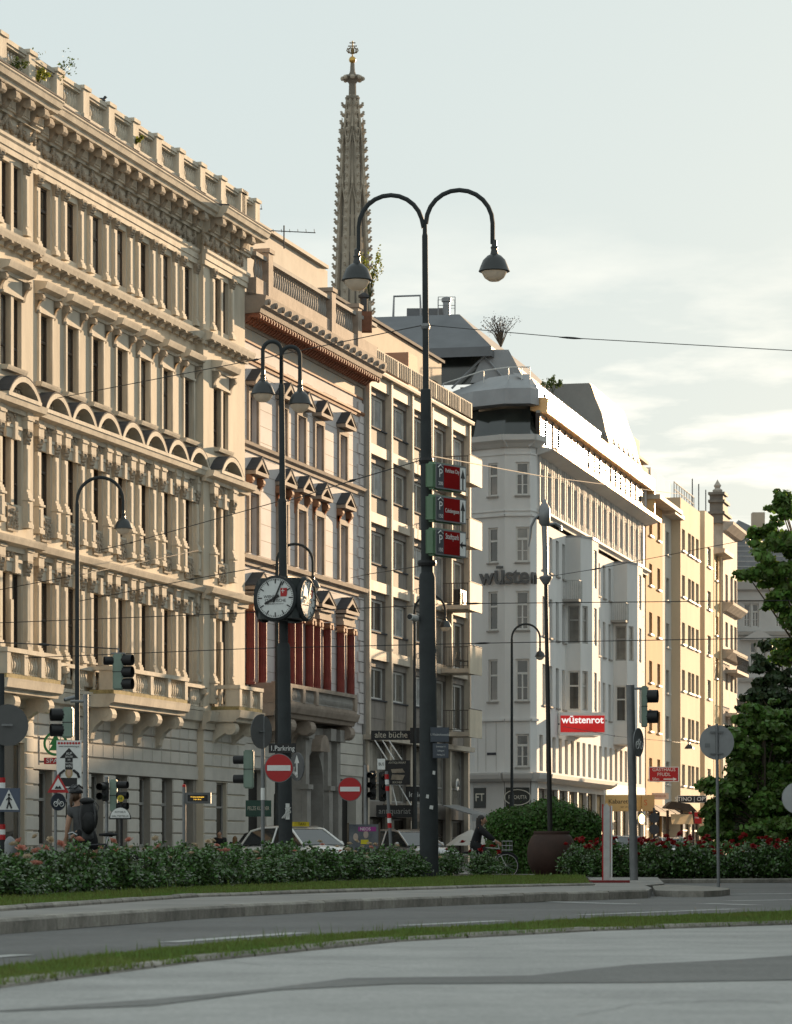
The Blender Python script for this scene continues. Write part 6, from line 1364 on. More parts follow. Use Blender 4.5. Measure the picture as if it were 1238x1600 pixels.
m=MB(); m.ball((0,-.003,-.13),(.035,.004,.05),10,8); part('printed_face',m,plain('print_skin',(.5,.33,.25)),t); m=MB(); m.ball((0,-.0015,-.13),(.055,.003,.075),10,8); part('printed_hair',m,plain('print_hair',(.42,.30,.16)),t); m=MB(); m.tube([(-.06,-.003,-.085),(-.13,-.003,-.14),(-.15,-.003,-.2)],.02,5); m.tube([(.06,-.003,-.085),(.13,-.003,-.14),(.15,-.003,-.2)],.02,5); m.box(-.12,.12,-.002,0,-.33,-.2); part('printed_dress',m,SIGNK,t)
pole(t,(0,.05,-H_/2-.9),(0,.05,H_/2),.03)
# warning triangle and cycle disc
Zs=46.; b=Vector((at(87,1330,Zs).x,Zs,0)); t=thing('sign_pole','slim pole carrying the red triangle and the cycle disc at left','pole',tuple(b)); pole(t,(0,0,0),(0,0,at(0,1205,Zs).z),.022); m=MB(); m.lathe([(.03,0),(.03,.04)],(0,0,at(0,1240,Zs).z),8); part('pole_clamp',m,SIGNGREY,t)
def tri(parent,k,m_,y,name): m=MB(); m.prism([(-k,-k*.75),(k,-k*.75),(0,k)],-.004,.0,'y'); return part(name,m,m_,parent,loc=(0,y,0))
t=thing('warning_triangle','red-bordered warning triangle with a bump symbol below the poster','sign',tuple(at(91,1226,Zs-.06)),R(10)); tri(t,.155,SIGNRED,0,'red_border'); tri(t,.095,SIGNW,-.006,'white_field'); m=MB(); m.prism([(-.05,-.06),(.05,-.06),(.035,-.03),(.02,-.015),(0,-.04),(-.02,-.015),(-.035,-.03)],-.004,0,'y'); part('bump_symbol',m,SIGNK,t,loc=(0,-.012,0))
t=thing('cycle_sign','dark round cycle path sign below the warning triangle','sign',tuple(at(90.5,1253,Zs-.06)),R(40)); disc(t,.125,mat('sign_navy',(.03,.035,.05),.5),(0,0,0),name='sign_disc')
m=MB()
for x in (-.05,.05): m.tube([(x+.035*math.cos(R(a)),-.025,-.03+.035*math.sin(R(a))) for a in range(0,361,40)],.006,4)
m.tube([(-.05,-.025,-.03),(-.01,-.025,.04),(.05,-.025,-.03),(0,-.025,-.03),(-.02,-.025,.03)],.006,4); part('cycle_symbol',m,SIGNW,t)
# pedestrian signals and bus stop
Zs=66.; b=Vector((at(167,1330,Zs).x,Zs,0)); t=thing('signal_pole','slim pole of the pedestrian signals right of the cyclist','pole',tuple(b)); pole(t,(0,0,0),(0,0,at(0,1216,Zs).z),.035); m=MB(); m.lathe([(.045,0),(.045,.03),(0,.06)],(0,0,at(0,1216,Zs).z),8); part('pole_cap',m,GALV,t)
signal('pedestrian signal with two hoods facing left, right of the cyclist',165,1237,Zs-.1,10,30,.2,(-.3,-1,0),2,.075,back=SIGBLK); signal('green-backed pedestrian signal next to the bus stop sign',178,1243,Zs,11,50,.2,(1,-.35,0),3,.075)
t=thing('bus_stop_sign','half-round white bus stop sign with black rim and lettering','sign',tuple(at(188,1278,Zs-.2))); s=Zs/F; rr_=16*s
m=MB(); m.prism([(rr_*1.08*math.cos(R(a)),rr_*1.15*math.sin(R(a))-.03) for a in range(0,181,15)],0,.03,'y'); part('rim',m,SIGNK,t); m=MB(); m.prism([(rr_*.96*math.cos(R(a)),rr_*1.0*math.sin(R(a))) for a in range(0,181,15)],-.006,0,'y'); part('white_field',m,SIGNW,t)
text('AUTOBUS',.05,SIGNK,t,(0,-.01,.12),(R(90),0,0),ext=.001); text('HALTESTELLE',.058,SIGNK,t,(0,-.01,.035),(R(90),0,0),ext=.001); disc(t,.07,mat('yellow_sign',(.55,.42,.03),.5),(.01,.0,.4),name='yellow_disc'); text('H',.09,plain('sign_green_text',(.02,.12,.04)),t,(.01,-.025,.4),(R(90),0,0),ext=.001); pole(t,(.02,.05,-1.2),(.02,.05,.42),.03,SIGBLK)
# passenger display
Zs=86.; b=Vector((at(288,1330,Zs).x,Zs,0)); t=thing('passenger_display','grey passenger information display with amber text on a pole','display',tuple(b)); pole(t,(0,0,0),(0,0,at(0,1230,Zs).z),.05,SIGNGREY); s=Zs/F; z=at(0,1247,Zs).z
m=MB(); m.box(2*s,42*s,-.1,.12,z-8.5*s,z+8.5*s); part('case',m,mat('display_grey',(.13,.13,.13),.5),t); m=MB(); m.box(6*s,37*s,-.106,-.1,z-5*s,z+5*s); part('screen',m,SIGNK,t); am=mat('amber_text',(.8,.45,.05),.5,.05,emit=1.0); text('71 Schwarzenbergplatz',.052,am,t,(21*s,-.112,z+1.6*s),(R(90),0,0),ext=.001,sx=.75); text('3 min  Börse',.05,am,t,(21*s,-.112,z-2.2*s),(R(90),0,0),ext=.001,sx=.8); m=MB(); m.lathe([(.05,0),(.05,.06),(0,.09)],(0,0,at(0,1230,Zs).z),8); part('red_cap',m,SIGNRED,t)
# middle cluster: no-entry and friends
Zs=74.; b=Vector((at(411,1330,Zs).x,Zs,0)); t=thing('sign_pole','grey sign pole left of the clock lamp carrying a round sign and a no-entry sign','pole',tuple(b)); pole(t,(0,0,0),(0,0,at(0,1118,Zs).z),.045,SIGNGREY)
m=MB(); m.lathe([(.05,0),(.05,.28)],(0,0,at(0,1250,Zs).z),10); part('white_band',m,SIGNW,t)
t=thing('round_sign_back','grey back of a round sign turned sideways left of the clock lamp','sign',tuple(at(408,1143,Zs-.08)),R(55)); disc(t,.4,mat('sign_dark_back',(.1,.1,.1)),(0,0,0),name='sign_disc'); m=MB(); m.box(-.1,.1,-.05,-.03,-.015,.015); part('sign_clamp',m,SIGNGREY,t)
def noentry(px,py,Z,r,label):
    t=thing('no_entry_sign',label,'sign',tuple(at(px,py,Z))); disc(t,r*Z/F*1.06,SIGNGREY,(0,.012,0),name='rim'); disc(t,r*Z/F,SIGNRED,(0,0,0),name='red_disc'); m=MB(); k=r*Z/F; m.box(-k*.85,k*.85,-.026,-.02,-k*.2,k*.2); part('white_bar',m,SIGNW,t)
noentry(436,1200,Zs-.1,21.5,'larger red no-entry sign before the clock lamp'); noentry(547,1233,86,18,'smaller red no-entry sign in front of the dark shop')
t=thing('arrow_sign','oval grey direction disc with white arrow right of the clock lamp','sign',tuple(at(465,1198,Zs)),R(-58)); disc(t,.33,mat('sign_slate',(.10,.105,.11),.5),(0,0,0),name='sign_disc'); m=MB(); m.prism([(-.03,-.25),(.05,-.25),(.05,.08),(.12,.08),(.01,.27),(-.1,.08),(-.03,.08)],-.004,0,'y'); part('white_arrow',m,SIGNW,t,loc=(0,-.022,0)); m=MB(); m.tube([(.03,-.03,-.2),(-.12,-.03,-.12),(-.1,-.03,0)],.035,5); part('turn_mark',m,SIGNW,t)
plate('street_name_plate','black street name plate fixed to the clock lamp',441.5,1169,43,15,Zc-.3,SIGNK,[('1.Parkring',11.5,0,-.03,.82)],SIGNW,R(-3))
signal('pale green signal box seen from behind left of the no-entry sign',389,1202,Zs+.3,16,60,.25,(-1,.2,0),2,.1)
Zs=88.; b=Vector((at(572,1330,Zs).x,Zs,0)); t=thing('signal_pole','light grey signal pole right of the smaller no-entry sign','pole',tuple(b)); pole(t,(0,0,0),(0,0,at(0,1195,Zs).z),.06); m=MB(); m.tube([(0,0,at(0,1210,Zs).z),(.3,0,at(0,1210,Zs).z)],.025,6); part('signal_arm',m,GALV,t)
signal('black three-light traffic signal behind the poster stand, left head',583,1227,Zs,10,46,.25,(-.25,-1,0),3,.085,back=SIGBLK); signal('black three-light traffic signal behind the poster stand, right head',598,1229,Zs,12,46,.25,(.25,-1,0),3,.085,back=SIGBLK)
plate('bus_plate','small white plate reading BUS above the black traffic signals',596,1194,12,17,Zs-.2,SIGNW,[('BUS',6.5,0,0,.8)],SIGNK)
b=Vector((at(614,1330,84).x,84,0)); t=thing('leaning_post','leaning grey post with a red and white band left of the tall lamp','post',tuple(b)); pole(t,(0,0,0),at(604,1205,84)-b,.045,SIGNGREY); 
for f_,m_ in ((.5,SIGNRED),(.545,SIGNW),(.59,SIGNRED),(.84,SIGNRED),(.9,SIGNW),(.95,SIGNRED)): e=at(604,1205,84)-b; m=MB(); m.tube([tuple(e*(f_-.022)),tuple(e*(f_+.022))],.055,10); part('band',m,m_,t)
# poster stand
Zs=80.; s=Zs/F; b=Vector((at(568,1330,Zs).x,Zs,0)); t=thing('poster_stand','dark election poster stand with a purple headline strip','poster',tuple(b)); z0,z1=at(0,1332,Zs).z-.4,at(0,1288,Zs).z
m=MB(); m.box(-24*s,25*s,0,.04,z0,z1); part('board',m,mat('poster_dark',(.05,.055,.07),.5,.4,2,col2=(.16,.17,.18)),t); m=MB(); m.box(-8*s,20*s,-.006,0,z1-11*s,z1-4*s); part('purple_strip',m,plain('purple_print',(.30,.03,.22)),t); text('NEOS',.105,SIGNW,t,(3*s,-.01,z1-7.5*s),(R(90),0,0),ext=.001)
for x,zz in ((-12,-20),(4,-16)): m=MB(); m.ball((x*s,-.004,z1+zz*s),(4*s,.004,6*s),10,8); part('printed_face',m,plain('print_skin2',(.42,.33,.28)),t)
m=MB(); m.box(-4*s,8*s,-.006,0,z1-31*s,z1-24*s); part('yellow_strip',m,plain('yellow_print',(.6,.5,.02)),t)
for x in (-24*s,25*s): m=MB(); m.box(x-.025,x+.025,-.01,.06,0,z1+.04); part('stand_leg',m,BARK,t)
# ---- shop signs
def mount(name,label,px0,px1,py0,py1,Z,face,lines,tm,case=None,cat='sign',d=.18,yaw=0.):
    s=Z/F; c=at((px0+px1)/2,(py0+py1)/2,Z); t=thing(name,label,cat,tuple(c),yaw); W_,H_=(px1-px0)*s,(py1-py0)*s
    m=MB(); m.box(-W_/2,W_/2,0,d,-H_/2,H_/2); part('sign_case',m,case or face,t); m=MB(); e=H_*.05; m.box(-W_/2+e,W_/2-e,-.01,0,-H_/2+e,H_/2-e); part('sign_face',m,face,t)
    for b_,sz,ox,oz,sx in lines: text(b_,sz*s,tm,t,(ox*W_,-.02,oz*H_),(R(90),0,0),sx=sx,ext=.002)
    return t
CRL=plain('cream_letters',(.62,.58,.48))
ZB=f1.Z(600,.8)-1.5
mount('bookshop_fascia','black bookshop sign with cream old-style lettering left of the tall lamp',580,643,1141.5,1156,ZB,SIGNK,[('alte büche',13.5,0,.02,.92)],CRL)
mount('sign_box','black sign box between the bookshop sign and the tall lamp',641,659,1137,1161,ZB-.4,SIGNK,[],CRL,d=.5)
t=mount('hanging_book_sign','square black antiquarian sign with a carved book, hung on rods',601,641,1188,1226,ZB-1.2,SIGNK,[('ANTIQUARIAT',4.6,0,.4,.9),('BÜCHER',4.4,0,-.41,.9)],CRL)
s=(ZB-1.2)/F
for y in (-1,1): m=MB(); m.prism([(-10*s,8*s*y-3*s),(8*s,9*s*y-3*s),(12*s,y*2*s-2*s),(-8*s,y*1*s-2*s)],-.05,0,'y'); part('carved_book',m,CARVE,t)
for k,(xa,ya,xb,yb) in enumerate(((586,1157,605,1187),(598,1157,616,1187),(608,1157,628,1187),(612,1226,620,1258),(623,1226,642,1258))): m=MB(); m.tube([tuple(at(xa,ya,ZB-.6)-t.location),tuple(at(xb,yb,ZB-1.2)-t.location)],.03,5); part('tie_rod',m,SIGNW,t)
mount('shop_fascia','black shop fascia with pale lettering above the bookshop door',588,652,1258,1277,ZB,SIGNK,[('antiquariat',13,-.05,0,.9)],plain('dim_letters',(.35,.34,.32)))
mount('cafe_sign','black cafe sign with white lettering partly behind the tall lamp',634,664,1229,1252,ZB-.5,SIGNK,[('lebic',12,.0,-.05,.9)],SIGNW)
mount('shop_sign','green shop sign with pale lettering left of the clock lamp',384,424,1250.5,1276,f1.Z(400,1.2)-1,mat('green_shop_sign',(.02,.075,.055),.4,.15,2),[('PELZE KLEIDER',8.5,0,0,.6)],CRL)
for i,px in enumerate((690,729)):
    t=thing('window_emblem','round white emblem on the grid house window, %s'%('partly behind the tall lamp' if i==0 else 'right of the tall lamp'),'emblem',tuple(f1.w(f1.t(676 if i==0 else 714),.02,f1.z(676 if i==0 else 714,1226))),f1.rot); m=MB(); m.lathe([(.3,0),(.3,.03)],(0,0,0),24); m.xf(Matrix.Rotation(R(90),4,'X')); part('disc',m,SIGNW,t); m=MB(); m.tube([(-.16,-.04,-.1),(0,-.04,.18),(.13,-.04,-.1),(-.05,-.04,.0)],.03,5); part('motif',m,SIGNGREY,t)
# awnings along the grid house
AW=mat('brown_awning',(.16,.12,.09),.8,.15,2)
def awning(label,px,w,z,o,m_):
    t=thing('awning',label,'awning',tuple(f1.w(f1.t(px),.25,z)),f1.rot); m=MB(); m.prism([(0,0),(-o,-.45),(-o,-.5),(0,-.05)],0,w,'x'); part('canopy',m,m_,t); m=MB(); m.box(0,w,-o-.01,-o+.01,-.8,-.45); part('valance',m,m_,t)
awning('dark brown awning over the antiquarian shop',590,5,2.9,1.3,AW); awning('grey flat awning right of the tall lamp on the grid house',683,4,3.0,1.5,mat('grey_awning',(.25,.25,.25),.8,.1,2))
# umbrella
t=thing('cafe_parasol','white cafe parasol in front of the grid house','parasol',tuple(Vector((at(736,1330,120).x,120,0)))); z=at(0,1296,120).z; m=MB(); m.lathe([(0.95,z-.6),(.5,z-.25),(0.02,z)],(0,0,0),8,False); part('canopy',m,mat('white_canvas',(.6,.59,.56),.8,.05,2,transl=.3),t); m=MB(); m.tube([(0,0,0),(0,0,z)],.03,6); part('pole',m,GALV,t)
# supermarket sign on the palace wall
Zg=f1.Z(70,1.2); s=Zg/F; t=thing('supermarket_sign','round green fir-tree emblem over a small red name plate on the palace wall','sign',tuple(at(87,1162,Zg)),R(6)); GRN=mat('spar_green',(.02,.2,.04),.35,.05,3)
m=MB(); k=19*s
rg=[(k*math.cos(R(a)),k*math.sin(R(a))) for a in range(0,360,12)]; ri=[(k*.8*math.cos(R(a)),k*.8*math.sin(R(a))) for a in range(0,360,12)]; n=len(rg)
v=[(x,-.1,z) for x,z in rg]+[(x,-.1,z) for x,z in ri]+[(x,.1,z) for x,z in rg]+[(x,.1,z) for x,z in ri]
m.add(v,[(i,(i+1)%n,n+(i+1)%n,n+i) for i in range(n)]+[(2*n+i,3*n+i,3*n+(i+1)%n,2*n+(i+1)%n) for i in range(n)]+[(i,2*n+i,2*n+(i+1)%n,(i+1)%n) for i in range(n)]+[(n+i,n+(i+1)%n,3*n+(i+1)%n,3*n+i) for i in range(n)]); part('green_ring',m,GRN,t)
m=MB(); m.prism([(0,k*.85),(k*.5,-k*.1),(k*.25,-k*.1),(k*.55,-k*.55),(-k*.55,-k*.55),(-k*.25,-k*.1),(-k*.5,-k*.1)],-.08,.08,'y'); part('fir_tree',m,GRN,t)
m=MB(); m.box(-18*s,18*s,-.08,.08,-32*s,-22*s); part('name_plate',m,SIGNRED,t); text('SPAR',9.5*s,SIGNW,t,(-2*s,-.09,-27*s),(R(90),0,0),ext=.004,sx=1.2)
for z in (8*s,-28*s): m=MB(); m.tube([(-k*.8,0,z),(-26*s,.2,z)],.03,5); part('bracket',m,GALV,t)
m=MB(); m.box(-27*s,-24.5*s,.1,.2,-33*s,2*s+10*s); part('wall_bracket',m,GALV,t)
# far street signs
mount('inn_sign','red sign with white lettering and arrow hanging over the far street',1014,1061,1198,1221.5,204,SIGNRED,[('GASTHAUS',7.2,0,.3,1.0),('PFUDL',7.2,0,-.02,1.0),('50m',6.2,-.27,-.33,1.0)],SIGNW,case=SIGNW)
m=MB(); s=204/F; m.prism([(-3*s,-.5*s),(12*s,-.5*s),(12*s,-2.5*s),(18*s,.3*s),(12*s,3*s),(12*s,1.2*s),(-3*s,1.2*s)],-.03,0,'y'); o=part('arrow',m,SIGNW,bpy.data.objects['inn_sign'],loc=(0.1,-.0,-8*s))
mount('optician_sign','black sign with white lettering beside the bushy tree',1059,1104,1243,1254.5,212,SIGNK,[('STINO | OPT',9.2,-.02,0,1.0)],SIGNW,case=SIGNW)
mount('cabaret_sign','cream box sign with black script over the lit cabaret entrance',944,1003,1242,1267,197,mat('cream_lit_sign',(.62,.44,.2),.5,.08,1),[('Kabarett',10,-.1,.08,.95),('SEIT 1912',3.2,.05,-.27,1.0)],SIGNK,d=2.2)
mount('cabaret_side_sign','orange and black end of the cabaret sign behind the grey signal pole',1003,1023,1242,1267,196.6,mat('cream_sign_b',(.5,.33,.15),.5,.1,1),[('S',13,-.2,0,.9)],plain('orange_letter',(.5,.08,.01)),d=2.2)
mount('shop_banner','pale pink banner on the ochre house above the shop doors',1019,1045,1239,1249,214,plain('pale_banner',(.6,.45,.36)),[('FRISEUR',5,0,0,1)],plain('banner_letters',(.4,.15,.1)),d=.1)
mount('red_shop_sign','small red shop sign under the bushy tree edge',1077,1097,1269,1287,208,SIGNRED,[('OPTIK',4,0,0,1)],SIGNW,d=.2)
# lit globe lamps and lantern by the cabaret door
t=thing('wall_lantern','glowing warm lantern beside the cabaret entrance','lamp',tuple(at(1003,1280,194))); m=MB(); m.lathe([(.06,-.28),(.15,-.16),(.18,.14),(.08,.28),(0,.34)],(0,0,0),10); part('lantern_glass',m,mat('lantern_glow',(1,.62,.22),.3,.02,emit=6),t); m=MB(); m.tube([(0,0,.45),(0,.3,.6),(0,.8,.6)],.03,5); part('bracket',m,SIGBLK,t)
for i,px in enumerate((933,941)):
    t=thing('globe_lamp','small warm globe lamp behind the delineator, %s of two'%('left' if i==0 else 'right'),'lamp',tuple(at(px,1302,190))); m=MB(); m.ball((0,0,0),.15,10,8); part('globe',m,mat('globe_glow',(1,.75,.4),.3,.02,emit=1.6),t,True); m=MB(); m.tube([(0,0,.15),(0,.02,.3),(.15 if i==0 else -.15,.1,.45)],.02,5); part('bracket',m,SIGBLK,t)
# hanging street lamp far down the street
t=thing('hanging_street_lamp','black cone street lamp hung on a wire before the cream block','lamp',tuple(at(1077,1170,200))); m=MB(); m.lathe([(.3,0),(.25,.12),(.08,.3),(.05,.42)],(0,0,0),12); part('shade',m,SHADE,t); m=MB(); m.tube([(0,0,.4),(0,0,.75)],.015,4); part('hanger',m,SHADE,t)
# ball-topped bollard, concrete block
b=Vector((at(1104,1330,92).x,92,.0)); t=thing('ball_bollard','grey stone bollard with ball top behind the red roses','bollard',tuple(b)); m=MB(); m.lathe([(.33,0),(.33,.5),(.35,.55),(.3,.62),(.16,.66)],(0,0,0),16); part('bollard_shaft',m,KERB,t,True); m=MB(); m.ball((0,0,.78),.2,14,8); part('ball_top',m,KERB,t,True)
b=Vector((at(1178,1330,96).x,96,0)); t=thing('concrete_box','pale graffiti-covered concrete box behind the right-hand roses','box',tuple(b)); m=MB(); m.box(-.53,.53,0,.8,0,.88); part('body',m,mat('pale_concrete',(.42,.41,.39),.85,.12,2),t); m=MB(); m.box(-.56,.56,-.03,.83,.88,.92); part('lid',m,mat('pale_concrete'  ,(.42,.41,.39)),t); scribble(t,(0,-.012,.62),9,.45,.15,SIGNGREY)
# ---- overhead wires
WIRE=plain('wire_black',(.02,.02,.02),.6)
def wire(label,pts,r=.012):
    P=[at(x,y,Z) for x,y,Z in pts]; t=thing('overhead_wire',label,'wire',tuple(P[0]),0); m=MB()
    Q=[]
    for a,b_ in zip(P[:-1],P[1:]):
        for i in range(6): Q.append(a+(b_-a)*i/6)
    Q.append(P[-1]); m.tube([tuple(q-P[0]) for q in Q],r,5); part('cable',m,WIRE,t)
    mid=P[len(P)//2]-P[0]; d=(P[-1]-P[0]).normalized()*.25; m=MB(); m.tube([tuple(mid-d),tuple(mid-d*.3),tuple(mid+d*.3),tuple(mid+d)],[r,r*2.6,r*2.6,r],6); part('insulator',m,WIRE,t)
wire('overhead wire running right from the tall lamp across the sky',[(667,508,72),(892,528,66),(1260,549,72)],.009)
wire('overhead wire from the tall lamp left across the red-column house',[(661,508,72),(400,562,85),(90,622,98)])
wire('overhead wire from the parking boxes towards the white house',[(672,712,72),(846,744,100),(1062,772,150)])
wire('long horizontal wire at the height of the clock',[(-20,974,95),(400,957,92),(740,943,90),(1260,938,88)],.012)
wire('long horizontal wire below the clock',[(40,1028,95),(400,1013,92),(754,1005,90),(1260,996,88)],.012)
wire('wire at left holding the hanging signal',[(-20,1003,78),(68,1007,76),(186,1014,75)],.014)
wire('rising wire in front of the white corner house towards the trees',[(790,912,120),(931,889,125),(1175,842,120)])
wire('wire from the palace front up to the clock lamp',[(155,860,100),(205,848,98),(441,782,80)])
wire('wire between the clock lamp and the tall lamp',[(443,785,80),(550,751,72),(661,718,72)])
wire('wire left of the cube clock descending to the palace',[(441,880,80),(300,905,90),(120,940,100)])
wire('short wire from the tall lamp to the grid house',[(660,884,72),(576,897,100),(548,903,138)])
wire('far wire in front of the cream row',[(880,1135,150),(960,1150,160),(1080,1162,200)])
wire('sloping wire crossing the palace near the curved lamp',[(-20,925,99),(130,897,97),(310,860,118)])
# roof aerials
for label,px,y,w in (('roof aerial with a bird on the palace roof end',376,340,.9),('larger roof aerial behind the red-column house',444,377,1.3)):
    Z=132; p=at(px,y,Z); t=thing('roof_aerial',label,'aerial',tuple(p)); m=MB(); m.tube([(0,0,-.3),(0,0,.65)],.03,5); part('mast',m,LEAD,t); m=MB(); m.tube([(-w*.6,0,.45),(w,0,.35)],.02,4)
    for i in range(7): x=-w*.6+i*w*.26; m.tube([(x,-.25,.45-.0*i),(x,.25,.42)],.012,4)
    part('yagi_boom',m,LEAD,t)
p=f1.w(f1.t(158,.7),.7,25.93); t=thing('pigeon','pigeon perched on the palace roof balustrade','bird',tuple(p)); m=MB(); m.ball((0,0,.12),(.16,.09,.09),8,6); m.ball((.14,0,.22),(.055,.05,.055),7,5); m.tube([(.02,0,.0),(.02,0,.1)],.01,4); m.tube([(.1,0,.16),(.14,0,.22)],[.06,.045],6); m.tube([(-.1,0,.13),(-.3,0,.06)],[.06,.03],5); m.tube([(.18,0,.22),(.22,0,.21)],[.014,.004],4); part('body',m,mat('pigeon_grey',(.06,.065,.075),.7,.2,10),t,True)
p=at(569,490,140); t=thing('brick_chimney','small brick chimney with metal cowl on the roof beside the sapling','chimney',tuple(p)); m=MB(); m.box(-.35,.35,-.3,.3,-.8,.05); part('stack',m,mat('brick_red',(.22,.10,.06),.9,.2,6),t); m=MB(); m.lathe([(.16,.05),(.16,.65),(.25,.7),(.25,.8),(.1,.9)],(0,0,0),10); part('cowl',m,LEAD,t)
# ================= people
def skinmesh(name,J,E,mats,sub=1):
    ks=list(J); ix={k:i for i,k in enumerate(ks)}
    me=bpy.data.meshes.new(name); me.from_pydata([J[k][0] for k in ks],[(ix[a],ix[b]) for a,b in E],[]); o=bpy.data.objects.new(name,me); COL.objects.link(o)
    o.modifiers.new('skin','SKIN'); 
    if not me.skin_vertices:
        bm=bmesh.new(); bm.from_mesh(me); bm.verts.layers.skin.verify(); bm.to_mesh(me); bm.free()
    d=me.skin_vertices[0].data
    for k in ks:
        r=J[k][1]; d[ix[k]].radius=(r,r) if not isinstance(r,tuple) else r; d[ix[k]].use_root=(k==ks[0])
    s=o.modifiers.new('sub','SUBSURF'); s.levels=sub; s.render_levels=sub
    dg=bpy.context.evaluated_depsgraph_get(); nm=bpy.data.meshes.new_from_object(o.evaluated_get(dg)); bpy.data.objects.remove(o)
    nm.materials.clear(); nm.materials.append(mats); 
    for p in nm.polygons: p.use_smooth=True
    return nm
SKIN_=mat('skin',(.42,.24,.16),.55,.1,8)
def headmesh(c,yaw,k=1.):
    m=MB(); m.ball((0,0,0),(.078*k,.098*k,.118*k),16,12)
    v=[]
    for x,y,z in m.v:
        if z<-.04*k: x*=.86; 
        if y<-.05*k and z<-.03*k: y*=.97
        v.append((x,y,z))
    m.v=v; m.tube([(0,-.092*k,.02*k),(0,-.118*k,-.022*k),(0,-.1*k,-.03*k)],[.01*k,.016*k,.012*k],6)
    for s in (-1,1): m.ball((s*.08*k,.01*k,-.005*k),(.012*k,.025*k,.034*k),6,5); m.ball((s*.033*k,-.086*k,.015*k),(.017*k,.012*k,.01*k),6,4)
    m.tube([(-.025*k,-.094*k,-.06*k),(0,-.1*k,-.062*k),(.025*k,-.094*k,-.06*k)],.008*k,5)
    m.xf(Matrix.Translation(c)@Matrix.Rotation(yaw,4,'Z')); return m
def person(label,loc,J,shirt,trousers,hair,headyaw=0,hairstyle='short',sleeve='short',legs='short',rot=0.,k=1.,extra=None):
    t=thing('person',label,'person',tuple(loc),rot)
    V=lambda n:Vector(J[n])
    S_={}
    def j(n,p,r): S_[n]=(tuple(p),r)
    j('pelvis',V('pelvis'),(.118*k,.1*k)); j('spine',(V('pelvis')+V('chest'))/2,(.1*k,.085*k)); j('chest',V('chest'),(.15*k,.105*k)); j('neck',V('neck'),.055*k); j('head',V('head')+Vector((0,0,-.03)),.06*k)
    E=[('pelvis','spine'),('spine','chest'),('chest','neck'),('neck','head')]
    for s in 'LR':
        j('sh'+s,V('sh'+s),.062*k); j('el'+s,V('el'+s),.042*k); j('wr'+s,V('wr'+s),.028*k); d=(V('wr'+s)-V('el'+s)).normalized(); hp=V('wr'+s)+d*.075*k; j('ha'+s,hp,(.036*k,.02*k))
        E+=[('chest','sh'+s),('sh'+s,'el'+s),('el'+s,'wr'+s),('wr'+s,'ha'+s)]
        side=d.cross(Vector((0,1,.2))).normalized(); 
        for i,(off,ln) in enumerate(((-.026,.07),(-.009,.085),(.009,.08),(.026,.062))):
            a=hp+side*off*k+d*.03*k; b=a+d*ln*.55*k; c=b+(d*.5+Vector((0,.0,-.6)))*ln*.5*k; j(f'f{i}a'+s,a,.0095*k); j(f'f{i}b'+s,b,.0085*k); j(f'f{i}c'+s,c,.0075*k); E+=[('ha'+s,f'f{i}a'+s),(f'f{i}a'+s,f'f{i}b'+s),(f'f{i}b'+s,f'f{i}c'+s)]
        a=hp-side*.035*k-d*.03*k; b=a-side*.02*k+d*.035*k; j('ta'+s,a,.011*k); j('tb'+s,b,.009*k); E+=[('wr'+s,'ta'+s),('ta'+s,'tb'+s)]
        j('hi'+s,V('hi'+s),.095*k); j('kn'+s,V('kn'+s),.062*k); j('an'+s,V('an'+s),.042*k); j('to'+s,V('an'+s)+Vector(J.get('toe',(0,-.16,-.05))),.035*k)
        E+=[('pelvis','hi'+s),('hi'+s,'kn'+s),('kn'+s,'an'+s),('an'+s,'to'+s)]
    body=skinmesh('body',S_,E,SKIN_); hd=headmesh(V('head'),headyaw,k)
    bm=bmesh.new(); bm.from_mesh(body); tmp=hd.mesh('h',SKIN_,True); bm.from_mesh(tmp); bm.to_mesh(body); bm.free()
    for p in body.polygons: p.use_smooth=True
    ob('body',body,t)
    def cloth(name,keys,edges,grow,m_,cut={}):
        Q={n:(S_[n][0],tuple(x+grow for x in S_[n][1]) if isinstance(S_[n][1],tuple) else S_[n][1]+grow) for n in keys}
        Q.update(cut); ob(name,skinmesh(name,Q,edges,m_),t)
    cut={}; ed=[('chest','spine'),('spine','pelvis')]
    keys=['chest','spine','pelvis']
    for s in 'LR':
        a,b=V('sh'+s),V('el'+s); keys.append('sh'+s); ed.append(('chest','sh'+s))
        if sleeve=='short': cut['sl'+s]=(tuple(a+(b-a)*.55),.06*k); ed.append(('sh'+s,'sl'+s))
        else: keys+=['el'+s]; ed.append(('sh'+s,'el'+s)); w=V('wr'+s); cut['cu'+s]=(tuple(b+(w-b)*.92),.042*k); ed.append(('el'+s,'cu'+s))
    pv,ch=V('pelvis'),V('chest'); cut['hemS']=(tuple(pv+(pv-ch)*.28),(.155*k,.125*k)); ed.append(('pelvis','hemS')); cut['nk']=(tuple(V('chest')+(V('neck')-V('chest'))*.75),.07*k); ed.append(('chest','nk'))
    cloth('shirt',keys,ed,.045,shirt,cut)
    cut={}; ed=[]; keys=['pelvis']
    for s in 'LR':
        keys.append('hi'+s); ed.append(('pelvis','hi'+s)); a,b,c=V('hi'+s),V('kn'+s),V('an'+s)
        if legs=='short': cut['hm'+s]=(tuple(a+(b-a)*.5),.105*k); ed.append(('hi'+s,'hm'+s))
        else: keys.append('kn'+s); ed.append(('hi'+s,'kn'+s)); cut['hm'+s]=(tuple(b+(c-b)*.95),.065*k); ed.append(('kn'+s,'hm'+s))
    cut['wa']=(tuple(V('pelvis')+(V('chest')-V('pelvis'))*.5),(.14*k,.115*k)); ed.append(('pelvis','wa')); cloth('shorts' if legs=='short' else 'trousers',keys,ed,.022,trousers,cut)
